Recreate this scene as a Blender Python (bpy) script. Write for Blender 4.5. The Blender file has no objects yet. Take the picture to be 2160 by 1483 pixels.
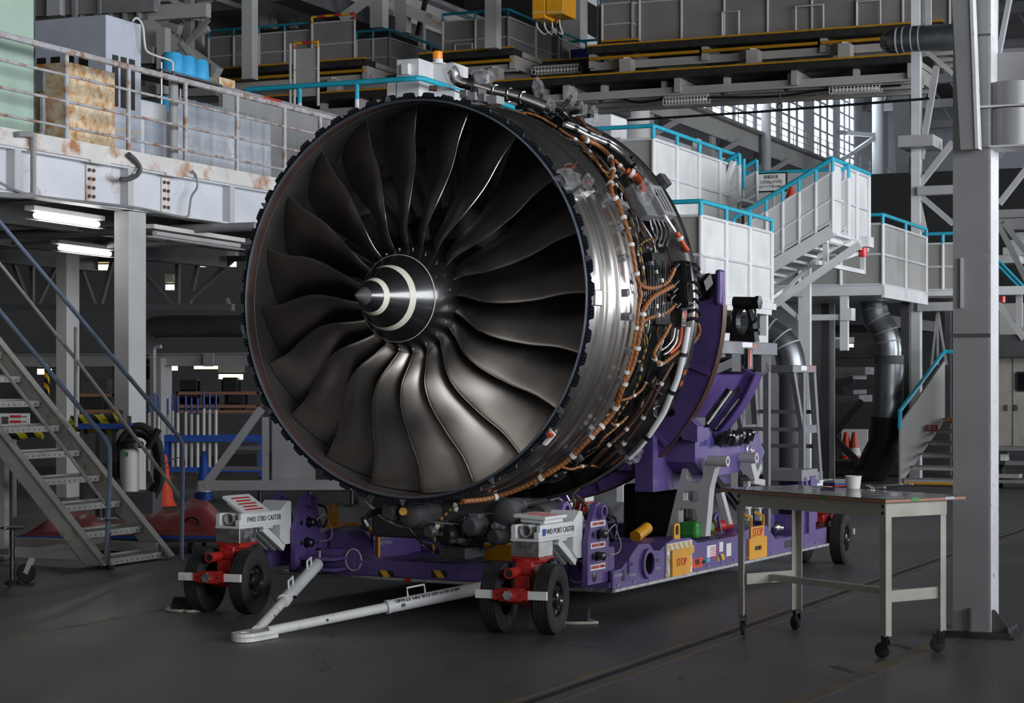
import bpy, math, random
from mathutils import Vector, Matrix
from mathutils.geometry import tessellate_polygon

scene = bpy.context.scene
random.seed(7)
# ------------------------------------------------------------------ camera
FPX, CXP, HYP, EYE = 4168.0, 1080.0, 804.0, 1.65      # focal length, centre and horizon in pixels of the 2160x1483 frame; eye height
cam_d = bpy.data.cameras.new('camera')
cam_d.sensor_width = 36.0
cam_d.lens = FPX / 2160.0 * 36.0
cam_d.shift_y = (HYP - 741.5) / 2160.0
cam_d.clip_end = 400
cam = bpy.data.objects.new('camera', cam_d)
scene.collection.objects.link(cam)
cam.location = (0, 0, EYE)
cam.rotation_euler = (math.radians(90), 0, 0)
scene.camera = cam
# ------------------------------------------------------------------ colour management
scene.view_settings.view_transform = 'Standard'
scene.view_settings.look = 'None'
scene.view_settings.exposure = 0.0
scene.view_settings.gamma = 1.0
scene.view_settings.use_curve_mapping = False
# ------------------------------------------------------------------ world
world = bpy.data.worlds.new('overcast_sky')
scene.world = world
world.use_nodes = True
bg = world.node_tree.nodes['Background']
bg.inputs[0].default_value = (0.80, 0.88, 1.0, 1)
bg.inputs[1].default_value = 1.0
# ------------------------------------------------------------------ frames
GRID = math.radians(23.5)        # the hangar's own grid
AX = math.radians(28.36)         # engine axis
GM = Matrix.Rotation(-GRID, 4, 'Z')
EC = Vector((-0.727, 13.9, 2.227))
EM = Matrix.Translation(EC) @ Matrix.Rotation(-AX, 4, 'Z')           # engine frame: x right, y aft, z up
SM = Matrix.Translation((EC.x, EC.y, 0)) @ Matrix.Rotation(-AX, 4, 'Z')  # stand frame: same, on the floor
GMI, EMI, SMI = GM.inverted(), EM.inverted(), SM.inverted()
CAMP = Vector((0, 0, EYE))

def ray(px, py):
    return Vector(((px - CXP) / FPX, 1.0, -(py - HYP) / FPX))
def at(px, py, Y):
    return CAMP + ray(px, py) * Y
def plane(inv, px, py, axis, val):
    o = inv @ CAMP; d = inv.to_3x3() @ ray(px, py)
    return o + d * ((val - o[axis]) / d[axis])
def gv(px, py, v): return plane(GMI, px, py, 0, v)
def gu(px, py, u): return plane(GMI, px, py, 1, u)
def gz(px, py, z): return plane(GMI, px, py, 2, z)
def sr(px, py, r): return plane(SMI, px, py, 0, r)
def sl(px, py, l): return plane(SMI, px, py, 1, l)
def sz(px, py, z): return plane(SMI, px, py, 2, z)
def ga(px, py, Y): return GMI @ at(px, py, Y)
def cylhit(px, py, R):
    o = EMI @ CAMP; d = EMI.to_3x3() @ ray(px, py)
    a = d.x ** 2 + d.z ** 2; b = 2 * (o.x * d.x + o.z * d.z); c = o.x ** 2 + o.z ** 2 - R * R
    q = b * b - 4 * a * c
    if q < 0: q = 0
    return o + d * ((-b - math.sqrt(q)) / (2 * a))
# ------------------------------------------------------------------ light that the hangar has, plus an added front fill
def area_light(name, M, sx, sy, power, col=(1, 1, 1), spread=180):
    l = bpy.data.lights.new(name, 'AREA'); l.shape = 'RECTANGLE'; l.size = sx; l.size_y = sy
    l.energy = power; l.color = col; l.spread = math.radians(spread)
    o = bpy.data.objects.new(name, l); scene.collection.objects.link(o); o.matrix_world = M
    return o
def face_M(pos, direction, up=(0, 0, 1)):
    z = -Vector(direction).normalized(); x = Vector(up).cross(z).normalized(); y = z.cross(x)
    m = Matrix((x, y, z)).transposed().to_4x4(); m.translation = pos
    return m
# daylight through the open hangar door in the right-hand wall
area_light('hangar_door_daylight', face_M(GM @ Vector((27.5, 5, 6.2)), GM.to_3x3() @ Vector((-1, 0, 0.0))), 54, 11.5, 19500, (0.93, 0.96, 1.0))
# added fill light behind the viewer, where the wall has no opening
area_light('front_fill_light', face_M(GM @ Vector((6, -23.5, 6.0)), GM.to_3x3() @ Vector((0, 1, 0.0))), 30, 9, 900, (1.0, 0.97, 0.93))
# daylight through the second door bay further back in the same wall
area_light('rear_door_daylight', face_M(GM @ Vector((27.5, 64, 5.5)), GM.to_3x3() @ Vector((-1, 0, 0.0))), 20, 7, 4200, (0.93, 0.96, 1.0))
# daylight through the high windows in the far left wall
area_light('window_daylight', face_M(GM @ Vector((-23.0, 85, 15)), GM.to_3x3() @ Vector((1, 0, -0.1))), 36, 4.5, 1800, (0.86, 0.93, 1.0))
# roof lights over the hall
area_light('roof_daylight', face_M(GM @ Vector((2, 66, 16.2)), Vector((0, 0, -1)), (0, 1, 0)), 36, 40, 200, (0.95, 0.97, 1.0))
# ------------------------------------------------------------------ mesh building
class MB:
    def __init__(s, M=None):
        s.V = []; s.F = []; s.S = []; s.M = M
    def add(s, pts, faces, smooth=False):
        b = len(s.V)
        M = s.M
        s.V += [tuple(M @ Vector(p)) if M is not None else tuple(p) for p in pts]
        s.F += [tuple(i + b for i in f) for f in faces]
        s.S += [smooth] * len(faces)
        return s
    def box(s, lo, hi):
        x0, y0, z0 = lo; x1, y1, z1 = hi
        return s.add([(x0, y0, z0), (x1, y0, z0), (x1, y1, z0), (x0, y1, z0), (x0, y0, z1), (x1, y0, z1), (x1, y1, z1), (x0, y1, z1)],
                     [(0, 3, 2, 1), (4, 5, 6, 7), (0, 1, 5, 4), (1, 2, 6, 5), (2, 3, 7, 6), (3, 0, 4, 7)])
    def cbox(s, c, d):
        return s.box([c[i] - d[i] / 2 for i in range(3)], [c[i] + d[i] / 2 for i in range(3)])
    def bar(s, p, q, w, h, up=(0, 0, 1)):
        p = Vector(p); q = Vector(q); d = (q - p).normalized(); up = Vector(up)
        if abs(d.dot(up)) > 0.98: up = Vector((0, 1, 0))
        x = d.cross(up).normalized() * (w / 2); y = x.cross(d).normalized() * (h / 2)
        return s.add([p - x - y, p + x - y, p + x + y, p - x + y, q - x - y, q + x - y, q + x + y, q - x + y],
                     [(0, 3, 2, 1), (4, 5, 6, 7), (0, 1, 5, 4), (1, 2, 6, 5), (2, 3, 7, 6), (3, 0, 4, 7)])
    def ibar(s, p, q, w, h, t=0.02, up=(0, 0, 1)):
        p = Vector(p); q = Vector(q); d = (q - p).normalized(); u = Vector(up)
        if abs(d.dot(u)) > 0.98: u = Vector((0, 1, 0))
        x = d.cross(u).normalized(); y = x.cross(d).normalized()
        o = y * (h / 2 - t / 2)
        s.bar(p + o, q + o, w, t, up); s.bar(p - o, q - o, w, t, up); s.bar(p, q, t, h - 2 * t, up)
        return s
    def tube(s, pts, r, n=8, closed=False, caps=True, rs=None):
        pts = [Vector(p) for p in pts]; m = len(pts)
        if m < 2: return s
        T = []
        for i in range(m):
            a = pts[(i - 1) % m] if (closed or i > 0) else pts[i]
            b = pts[(i + 1) % m] if (closed or i < m - 1) else pts[i]
            t = b - a
            T.append(t.normalized() if t.length > 1e-9 else Vector((0, 0, 1)))
        ref = Vector((0, 0, 1)) if abs(T[0].z) < 0.9 else Vector((1, 0, 0))
        N = T[0].cross(ref).normalized(); out = []
        for i in range(m):
            N = (N - T[i] * N.dot(T[i]))
            N = N.normalized() if N.length > 1e-6 else T[i].orthogonal().normalized()
            B = T[i].cross(N); rr = rs[i] if rs else r
            for k in range(n):
                a = 2 * math.pi * k / n
                out.append(pts[i] + N * (rr * math.cos(a)) + B * (rr * math.sin(a)))
        fs = []
        for i in range(m if closed else m - 1):
            j = (i + 1) % m
            for k in range(n):
                l = (k + 1) % n
                fs.append((i * n + k, i * n + l, j * n + l, j * n + k))
        s.add(out, fs, True)
        if caps and not closed:
            s.add(out[:n], [tuple(reversed(range(n)))]); s.add(out[-n:], [tuple(range(n))])
        return s
    def cyl(s, p, q, r, n=16, r2=None):
        return s.tube([p, q], r, n, rs=[r, r if r2 is None else r2])
    def lathe(s, prof, n=48, a0=0.0, a1=2 * math.pi, axis='y', o=(0, 0, 0), smooth=True, hard=False):
        full = abs(a1 - a0 - 2 * math.pi) < 1e-6
        m = n if full else n + 1; out = []
        for (r, h) in prof:
            for k in range(m):
                a = a0 + (a1 - a0) * k / n
                c, w = r * math.cos(a), r * math.sin(a)
                p = (c, h, w) if axis == 'y' else ((c, w, h) if axis == 'z' else (h, c, w))
                out.append((p[0] + o[0], p[1] + o[1], p[2] + o[2]))
        fs = []
        for i in range(len(prof) - 1):
            for k in range(n):
                l = (k + 1) % m if full else k + 1
                fs.append((i * m + k, i * m + l, (i + 1) * m + l, (i + 1) * m + k))
        if hard:
            for f in fs: s.add([out[i] for i in f], [(0, 1, 2, 3)], smooth)
            return s
        return s.add(out, fs, smooth)
    def plate(s, outer, holes, O, U, W, th):
        """flat plate of thickness th along U x W, outline and holes in 2-D"""
        O = Vector(O); U = Vector(U); W = Vector(W); N = U.cross(W).normalized() * th
        loops = [outer] + list(holes)
        tri = tessellate_polygon([[Vector((a, b, 0)) for a, b in l] for l in loops])
        flat = [p for l in loops for p in l]; P = [O + U * a + W * b for a, b in flat]; n = len(P)
        fs = [tuple(t) for t in tri] + [tuple(i + n for i in reversed(t)) for t in tri]
        s.add(P + [p + N for p in P], fs); b = 0
        for l in loops:
            k = len(l)
            for i in range(k):
                j = (i + 1) % k
                s.add([P[b + i], P[b + j], P[b + j] + N, P[b + i] + N], [(0, 1, 2, 3)])
            b += k
        return s
    def sphere(s, c, r, n=12, m=8, sc=(1, 1, 1)):
        out = []; fs = []
        for i in range(m + 1):
            t = math.pi * i / m
            for k in range(n):
                a = 2 * math.pi * k / n
                out.append((c[0] + r * sc[0] * math.sin(t) * math.cos(a), c[1] + r * sc[1] * math.sin(t) * math.sin(a), c[2] + r * sc[2] * math.cos(t)))
        for i in range(m):
            for k in range(n):
                l = (k + 1) % n
                fs.append((i * n + k, (i + 1) * n + k, (i + 1) * n + l, i * n + l))
        return s.add(out, fs, True)

def circ(cx, cy, r, n=24, ry=None):
    return [(cx + r * math.cos(2 * math.pi * k / n), cy + (ry or r) * math.sin(2 * math.pi * k / n)) for k in range(n)]
def rrect(cx, cy, w, h, r, k=4):
    out = []
    for sx, sy, a in ((1, 1, 0), (-1, 1, 90), (-1, -1, 180), (1, -1, 270)):
        for i in range(k + 1):
            t = math.radians(a + 90 * i / k)
            out.append((cx + sx * (w / 2 - r) + r * math.cos(t), cy + sy * (h / 2 - r) + r * math.sin(t)))
    return out
def smooth_path(pts, sub=5):
    pts = [Vector(p) for p in pts]
    if len(pts) < 3: return pts
    P = [pts[0] * 2 - pts[1]] + pts + [pts[-1] * 2 - pts[-2]]; out = []
    for i in range(1, len(P) - 2):
        a, b, c, d = P[i - 1], P[i], P[i + 1], P[i + 2]
        for k in range(sub):
            t = k / sub
            out.append(0.5 * ((2 * b) + (c - a) * t + (2 * a - 5 * b + 4 * c - d) * t * t + (3 * b - a - 3 * c + d) * t ** 3))
    out.append(P[-2])
    return out

ROOT = {}
def link(o): scene.collection.objects.link(o)
def thing(name, label, cat, loc=(0, 0, 0), rz=0.0, group=None, kind=None):
    o = bpy.data.objects.new(name, None); link(o); o.empty_display_size = 0.1
    M = Matrix.Translation(Vector(loc)) @ Matrix.Rotation(rz, 4, 'Z')
    o.location = loc; o.rotation_euler = (0, 0, rz)
    o['label'] = label; o['category'] = cat
    if group: o['group'] = group
    if kind: o['kind'] = kind
    ROOT[o] = M
    return o
def mesh_of(name, mb):
    me = bpy.data.meshes.new(name); me.from_pydata(mb.V, [], mb.F); 
    me.polygons.foreach_set('use_smooth', mb.S); me.update()
    return me
def obj(name, mb, mat, parent=None, bevel=0.0, label=None, cat=None, group=None, kind=None, autosmooth=True):
    me = mesh_of(name, mb); o = bpy.data.objects.new(name, me); link(o)
    if parent is not None:
        M = ROOT[parent]; me.transform(M.inverted()); o.parent = parent; ROOT[o] = M
    else:
        xs = [v.co for v in me.vertices]
        lo = [min(c[i] for c in xs) for i in range(3)]; hi = [max(c[i] for c in xs) for i in range(3)]
        L = Vector(((lo[0] + hi[0]) / 2, (lo[1] + hi[1]) / 2, lo[2]))
        M = Matrix.Translation(L); me.transform(M.inverted()); o.location = L; ROOT[o] = M
    me.materials.append(mat)
    if any(mb.S) and autosmooth: 
        try: me.set_sharp_from_angle(angle=math.radians(38))
        except Exception: pass
    if bevel:
        b = o.modifiers.new('edge_rounding', 'BEVEL'); b.width = bevel; b.segments = 2; b.limit_method = 'ANGLE'; b.angle_limit = math.radians(40)
    if label: o['label'] = label
    if cat: o['category'] = cat
    if group: o['group'] = group
    if kind: o['kind'] = kind
    return o
def dup(root, loc=None, label=None, rz=None):
    c = root.copy(); link(c); ROOT[c] = None
    if loc is not None: c.location = loc
    if rz is not None: c.rotation_euler = (0, 0, rz)
    if label: c['label'] = label
    for ch in list(root.children):
        d = ch.copy(); link(d); d.parent = c
        for g in list(ch.children):
            e = g.copy(); link(e); e.parent = d
    return c
def dup_part(o, M=None):
    """one more of a part, under the same thing; M is its matrix in the thing's frame"""
    c = o.copy(); link(c); c.parent = o.parent
    if M is not None: c.matrix_basis = M
    return c
TXT = {}
def text(name, body, size, O, X, Y, mat, parent=None, align='CENTER', depth=0.0015, squeeze=1.0):
    cu = bpy.data.curves.new('lettering', 'FONT'); cu.body = body; cu.size = size; cu.align_x = align; cu.align_y = 'CENTER'
    cu.extrude = depth; cu.resolution_u = 2
    to = bpy.data.objects.new('lettering_source', cu); link(to)
    dg = bpy.context.evaluated_depsgraph_get()
    me = bpy.data.meshes.new_from_object(to.evaluated_get(dg)); bpy.data.objects.remove(to)
    X = Vector(X).normalized(); Y = Vector(Y).normalized(); Z = X.cross(Y)
    m = Matrix((X * squeeze, Y, Z)).transposed().to_4x4(); m.translation = Vector(O)
    me.transform(m); me.materials.clear(); me.materials.append(mat)
    if parent is not None:
        me.transform(ROOT[parent].inverted())
    o = bpy.data.objects.new(name, me); link(o); o.parent = parent
    ROOT[o] = ROOT[parent] if parent is not None else Matrix()
    return o

# ------------------------------------------------------------------ materials
def material(name, col, rough=0.5, metal=0.0, var=0.12, scale=6.0, bump=0.0, second=None, amount=0.5, sscale=4.0, soft=0.08, emit=None, estr=0.0, detail=4.0, aniso=None, coat=0.0, spec=0.5, rvar=0.12):
    m = bpy.data.materials.new(name); m.use_nodes = True; nt = m.node_tree; N = nt.nodes; Lk = nt.links
    p = N['Principled BSDF']
    p.inputs['Roughness'].default_value = rough; p.inputs['Metallic'].default_value = metal
    p.inputs['Specular IOR Level'].default_value = spec
    if coat: p.inputs['Coat Weight'].default_value = coat; p.inputs['Coat Roughness'].default_value = 0.12
    tc = N.new('ShaderNodeTexCoord')
    src = tc.outputs['Object']
    if aniso:
        mp = N.new('ShaderNodeMapping'); mp.inputs['Scale'].default_value = aniso; Lk.new(src, mp.inputs['Vector']); src = mp.outputs['Vector']
    nz = N.new('ShaderNodeTexNoise'); nz.inputs['Scale'].default_value = scale; nz.inputs['Detail'].default_value = detail
    Lk.new(src, nz.inputs['Vector'])
    mr = N.new('ShaderNodeMapRange'); mr.inputs[1].default_value = 0.3; mr.inputs[2].default_value = 0.7
    mr.inputs[3].default_value = 1 - var; mr.inputs[4].default_value = 1 + var; Lk.new(nz.outputs['Fac'], mr.inputs[0])
    mx = N.new('ShaderNodeMix'); mx.data_type = 'RGBA'; mx.blend_type = 'MULTIPLY'; mx.inputs[0].default_value = 1.0
    mx.inputs[6].default_value = (*col, 1); Lk.new(mr.outputs[0], mx.inputs[7]); out = mx.outputs[2]
    if second is not None:
        n2 = N.new('ShaderNodeTexNoise'); n2.inputs['Scale'].default_value = sscale; n2.inputs['Detail'].default_value = 8; n2.inputs['Roughness'].default_value = 0.65
        Lk.new(tc.outputs['Object'], n2.inputs['Vector'])
        r2 = N.new('ShaderNodeMapRange'); t = 0.5 + (0.5 - amount) * 0.5
        r2.inputs[1].default_value = t - soft; r2.inputs[2].default_value = t + soft; Lk.new(n2.outputs['Fac'], r2.inputs[0])
        m2 = N.new('ShaderNodeMix'); m2.data_type = 'RGBA'; Lk.new(r2.outputs[0], m2.inputs[0]); Lk.new(out, m2.inputs[6]); m2.inputs[7].default_value = (*second, 1)
        out = m2.outputs[2]
    Lk.new(out, p.inputs['Base Color'])
    if rvar:
        rr = N.new('ShaderNodeMapRange'); rr.inputs[1].default_value = 0.3; rr.inputs[2].default_value = 0.7
        rr.inputs[3].default_value = max(0.02, rough - rvar); rr.inputs[4].default_value = min(1, rough + rvar); Lk.new(nz.outputs['Fac'], rr.inputs[0]); Lk.new(rr.outputs[0], p.inputs['Roughness'])
    if bump:
        b = N.new('ShaderNodeBump'); b.inputs['Strength'].default_value = bump; b.inputs['Distance'].default_value = 0.01
        Lk.new(nz.outputs['Fac'], b.inputs['Height']); Lk.new(b.outputs[0], p.inputs['Normal'])
    if emit is not None:
        p.inputs['Emission Color'].default_value = (*emit, 1); p.inputs['Emission Strength'].default_value = estr
    return m
def striped(name, a, b, direction, freq, rough=0.5):
    """two-colour bands along a direction in object space"""
    m = bpy.data.materials.new(name); m.use_nodes = True; nt = m.node_tree; N = nt.nodes; Lk = nt.links; p = N['Principled BSDF']
    tc = N.new('ShaderNodeTexCoord'); d = N.new('ShaderNodeVectorMath'); d.operation = 'DOT_PRODUCT'; d.inputs[1].default_value = direction
    Lk.new(tc.outputs['Object'], d.inputs[0])
    mu = N.new('ShaderNodeMath'); mu.operation = 'MULTIPLY'; mu.inputs[1].default_value = freq; Lk.new(d.outputs['Value'], mu.inputs[0])
    fr = N.new('ShaderNodeMath'); fr.operation = 'FRACT'; Lk.new(mu.outputs[0], fr.inputs[0])
    gt = N.new('ShaderNodeMath'); gt.operation = 'GREATER_THAN'; gt.inputs[1].default_value = 0.5; Lk.new(fr.outputs[0], gt.inputs[0])
    mx = N.new('ShaderNodeMix'); mx.data_type = 'RGBA'; mx.inputs[6].default_value = (*a, 1); mx.inputs[7].default_value = (*b, 1)
    Lk.new(gt.outputs[0], mx.inputs[0]); Lk.new(mx.outputs[2], p.inputs['Base Color']); p.inputs['Roughness'].default_value = rough
    return m
def glassy(name, col, alpha, rough=0.15):
    m = bpy.data.materials.new(name); m.use_nodes = True; nt = m.node_tree; N = nt.nodes; Lk = nt.links; p = N['Principled BSDF']
    nz = N.new('ShaderNodeTexNoise'); nz.inputs['Scale'].default_value = 9; nz.inputs['Detail'].default_value = 5
    tc = N.new('ShaderNodeTexCoord'); Lk.new(tc.outputs['Object'], nz.inputs['Vector'])
    b = N.new('ShaderNodeBump'); b.inputs['Strength'].default_value = 0.5; b.inputs['Distance'].default_value = 0.03; Lk.new(nz.outputs['Fac'], b.inputs['Height']); Lk.new(b.outputs[0], p.inputs['Normal'])
    p.inputs['Base Color'].default_value = (*col, 1); p.inputs['Roughness'].default_value = rough; p.inputs['Alpha'].default_value = alpha
    return m
K = {}
K['purple'] = material('purple_paint', (0.108, 0.067, 0.228), 0.42, var=0.12, scale=3, second=(0.07, 0.04, 0.16), amount=0.22, sscale=5, soft=0.15)
K['white'] = material('white_paint', (0.72, 0.73, 0.74), 0.45, var=0.07, scale=3)
K['white_dirty'] = material('white_paint_scuffed', (0.68, 0.68, 0.66), 0.5, var=0.1, scale=4, second=(0.28, 0.2, 0.14), amount=0.16, sscale=9)
K['lgrey'] = material('light_grey_paint', (0.46, 0.46, 0.46), 0.5, var=0.1, scale=2)
K['grey'] = material('grey_paint', (0.24, 0.24, 0.245), 0.5, var=0.12, scale=2)
K['dgrey'] = material('dark_grey_paint', (0.075, 0.075, 0.08), 0.55, var=0.2, scale=2)
K['black'] = material('black_paint', (0.012, 0.012, 0.013), 0.4, var=0.2)
K['blackgloss'] = material('black_gloss', (0.008, 0.008, 0.01), 0.16, var=0.1)
K['rubber'] = material('black_rubber', (0.014, 0.014, 0.015), 0.75, var=0.2, scale=12)
K['red'] = material('red_paint', (0.40, 0.02, 0.016), 0.38, var=0.1, second=(0.25, 0.02, 0.02), amount=0.2)
K['yellow'] = material('yellow_paint', (0.72, 0.33, 0.012), 0.45, var=0.1)
K['turq'] = material('turquoise_paint', (0.025, 0.42, 0.58), 0.4, var=0.1)
K['blue'] = material('blue_plastic', (0.006, 0.06, 0.34), 0.4, var=0.1)
K['skyblue'] = material('sky_blue_plastic', (0.05, 0.38, 0.7), 0.4, var=0.1)
K['alu'] = material('machined_aluminium', (0.62, 0.62, 0.63), 0.38, 1.0, var=0.08, scale=20)
K['alu_paint'] = material('mill_aluminium', (0.19, 0.19, 0.21), 0.5, 0.3, var=0.1, scale=6)
K['matt'] = material('matt_black', (0.009, 0.009, 0.010), 0.62, var=0.3, scale=20, spec=0.3)
K['steel'] = material('bright_steel', (0.75, 0.75, 0.74), 0.18, 1.0, var=0.06, rvar=0.05)
K['dsteel'] = material('dark_steel', (0.10, 0.10, 0.10), 0.36, 1.0, var=0.3, scale=9)
K['case'] = material('titanium_case', (0.58, 0.565, 0.55), 0.26, 1.0, var=0.05, scale=3, second=(0.50, 0.475, 0.45), amount=0.3, sscale=2, soft=0.3, rvar=0.025)
K['blade'] = material('blade_titanium', (0.41, 0.375, 0.345), 0.36, 1.0, var=0.08, scale=3, rvar=0.05)
K['bladeedge'] = material('blade_leading_edge', (0.5, 0.49, 0.48), 0.26, 1.0, var=0.05)
K['spin'] = material('spinner_black', (0.010, 0.010, 0.012), 0.30, 0.0, var=0.08, coat=0.8, rvar=0.04, spec=0.9)
K['stripe'] = material('spinner_cream', (0.85, 0.82, 0.68), 0.45, var=0.03)
K['liner'] = material('fan_track_liner', (0.06, 0.056, 0.052), 0.5, var=0.15, scale=6)
K['band'] = material('acoustic_band', (0.085, 0.05, 0.045), 0.5, var=0.15)
K['seal'] = material('blue_grey_seal', (0.13, 0.155, 0.19), 0.36, 0.3, var=0.1)
K['flange'] = material('anodised_flange', (0.02, 0.024, 0.032), 0.35, 0.4, var=0.2)
K['orange'] = striped('orange_braid', (0.34, 0.135, 0.04), (0.20, 0.07, 0.02), (0.6, 0.5, 0.6), 34, 0.5)
K['braid'] = striped('black_yellow_braid', (0.02, 0.015, 0.01), (0.35, 0.19, 0.04), (0.5, 0.6, 0.6), 24, 0.5)
K['redhose'] = material('orange_red_hose', (0.46, 0.07, 0.02), 0.4, var=0.1)
K['brown'] = material('brown_pipe', (0.10, 0.05, 0.035), 0.4, 0.3, var=0.2)
K['clampw'] = material('white_clamp', (0.62, 0.6, 0.57), 0.4, var=0.05)
K['bag'] = glassy('clear_plastic_bag', (0.55, 0.55, 0.58), 0.15, 0.08)
K['sheet'] = glassy('plastic_sheet', (0.62, 0.66, 0.72), 0.55, 0.25)
K['mezz'] = material('mezzanine_paint', (0.60, 0.62, 0.66), 0.45, var=0.07, scale=2, second=(0.33, 0.16, 0.06), amount=0.12, sscale=2.2)
K['mezzrust'] = material('rusty_edge_paint', (0.62, 0.60, 0.58), 0.55, var=0.1, scale=2, second=(0.36, 0.16, 0.05), amount=0.34, sscale=2.6)
K['rust'] = material('rusted_cream_panel', (0.74, 0.64, 0.47), 0.6, var=0.1, scale=2, second=(0.48, 0.21, 0.035), amount=0.46, sscale=8, soft=0.12)
K['rustrail'] = material('rusty_rail', (0.42, 0.42, 0.44), 0.55, var=0.1, second=(0.28, 0.14, 0.07), amount=0.40, sscale=7)
K['green'] = material('pale_green_paint', (0.34, 0.46, 0.38), 0.5, var=0.08, scale=1.5, second=(0.36, 0.33, 0.18), amount=0.12)
K['bluegrey'] = material('blue_grey_paint', (0.42, 0.45, 0.52), 0.45, var=0.05)
K['panel'] = material('perforated_panel', (0.36, 0.35, 0.335), 0.5, 0.0, var=0.12, scale=1.3, detail=8)
K['panelw'] = material('pale_panel', (0.66, 0.66, 0.66), 0.5, 0.0, var=0.07, scale=2.5, detail=8)
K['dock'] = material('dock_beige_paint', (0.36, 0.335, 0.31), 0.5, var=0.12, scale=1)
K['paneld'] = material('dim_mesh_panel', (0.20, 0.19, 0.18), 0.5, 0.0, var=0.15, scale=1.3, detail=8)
K['turq_shaded'] = material('shaded_turquoise_paint', (0.012, 0.17, 0.24), 0.45, var=0.1)  # turquoise darkened in colour for the dim light on the tail docks
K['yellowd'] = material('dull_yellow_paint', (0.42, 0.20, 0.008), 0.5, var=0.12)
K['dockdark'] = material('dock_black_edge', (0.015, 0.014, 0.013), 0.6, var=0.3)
K['duct'] = material('galvanised_duct', (0.22, 0.235, 0.25), 0.32, 0.85, var=0.15, scale=3)
K['pillar'] = material('chipped_grey_paint', (0.27, 0.27, 0.275), 0.42, var=0.1, scale=2.2, second=(0.42, 0.42, 0.42), amount=0.16, sscale=3.5, soft=0.03)
K['pillarw'] = material('flaking_white_paint', (0.6, 0.6, 0.62), 0.5, var=0.06, scale=3, second=(0.09, 0.09, 0.10), amount=0.2, sscale=22, soft=0.02)
K['stairp'] = material('worn_stair_paint', (0.44, 0.43, 0.40), 0.5, var=0.1, scale=4, second=(0.2, 0.17, 0.13), amount=0.2, sscale=7)
K['railblue'] = material('faded_blue_rail', (0.20, 0.26, 0.36), 0.5, var=0.15, scale=8, second=(0.16, 0.11, 0.07), amount=0.12, sscale=14)
K['tarp'] = material('red_tarpaulin', (0.26, 0.045, 0.045), 0.45, var=0.15, scale=3, bump=0.3)
K['cone'] = material('orange_cone', (0.62, 0.055, 0.02), 0.4, var=0.06)
K['wood'] = material('plywood_edge', (0.34, 0.17, 0.10), 0.55, var=0.2, scale=9, aniso=(1, 1, 8))
K['tabletop'] = material('scuffed_table_top', (0.11, 0.09, 0.085), 0.16, var=0.25, scale=4, second=(0.2, 0.18, 0.17), amount=0.25, sscale=4)
K['tablefr'] = material('cream_frame_paint', (0.38, 0.36, 0.315), 0.42, var=0.1, scale=6, second=(0.22, 0.2, 0.17), amount=0.12, sscale=16)
K['greenp'] = material('green_parts_case', (0.04, 0.26, 0.05), 0.4, var=0.1)
K['tubelit'] = material('lit_tube', (0.9, 0.9, 0.9), 0.4, emit=(1, 0.98, 0.97), estr=9.0)
K['tubewarm'] = material('warm_lit_tube', (0.9, 0.85, 0.6), 0.4, emit=(1, 0.86, 0.5), estr=3.2)
K['pane'] = material('sky_lit_pane', (0.9, 0.93, 0.95), 0.4, emit=(0.93, 0.97, 1.0), estr=2.4)
K['beacon'] = material('amber_beacon', (0.75, 0.22, 0.01), 0.2, var=0.05, emit=(1, 0.35, 0.02), estr=0.25)
K['redlamp'] = material('red_lamp', (0.6, 0.02, 0.02), 0.25, var=0.05)
K['ink'] = material('black_ink', (0.02, 0.02, 0.025), 0.5, var=0)
K['redink'] = material('red_ink', (0.55, 0.03, 0.03), 0.5, var=0)
K['whiteink'] = material('white_ink', (0.55, 0.52, 0.62), 0.5, var=0)
K['blueink'] = material('blue_ink', (0.012, 0.05, 0.33), 0.4, var=0)
K['sticker'] = material('white_sticker', (0.74, 0.73, 0.74), 0.45, var=0.04)
K['hazard'] = striped('hazard_stripe', (0.72, 0.38, 0.01), (0.012, 0.012, 0.012), (0.65, 0.65, 0.5), 13)
K['hazrope'] = striped('hazard_rope', (0.5, 0.42, 0.02), (0.015, 0.015, 0.012), (0.75, 0.3, 0.55), 7)
K['redyel'] = striped('red_yellow_rail', (0.5, 0.03, 0.02), (0.62, 0.36, 0.02), (0.8, 0.3, 0.7), 3.0)
K['cup'] = material('paper_cup', (0.82, 0.81, 0.78), 0.55, var=0.02)
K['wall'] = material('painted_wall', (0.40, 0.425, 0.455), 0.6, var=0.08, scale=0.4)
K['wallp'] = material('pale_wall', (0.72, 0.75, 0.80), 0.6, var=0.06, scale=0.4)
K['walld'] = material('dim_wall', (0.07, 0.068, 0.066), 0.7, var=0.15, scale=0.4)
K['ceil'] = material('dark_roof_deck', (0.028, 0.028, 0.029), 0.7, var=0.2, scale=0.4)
K['truss'] = material('truss_paint', (0.42, 0.42, 0.41), 0.55, var=0.1, scale=0.7)
K['rope'] = material('pale_rope', (0.42, 0.39, 0.33), 0.7, var=0.2, scale=30)
K['gold'] = material('cadmium_yellow_cap', (0.55, 0.32, 0.04), 0.35, 0.3)
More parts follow.
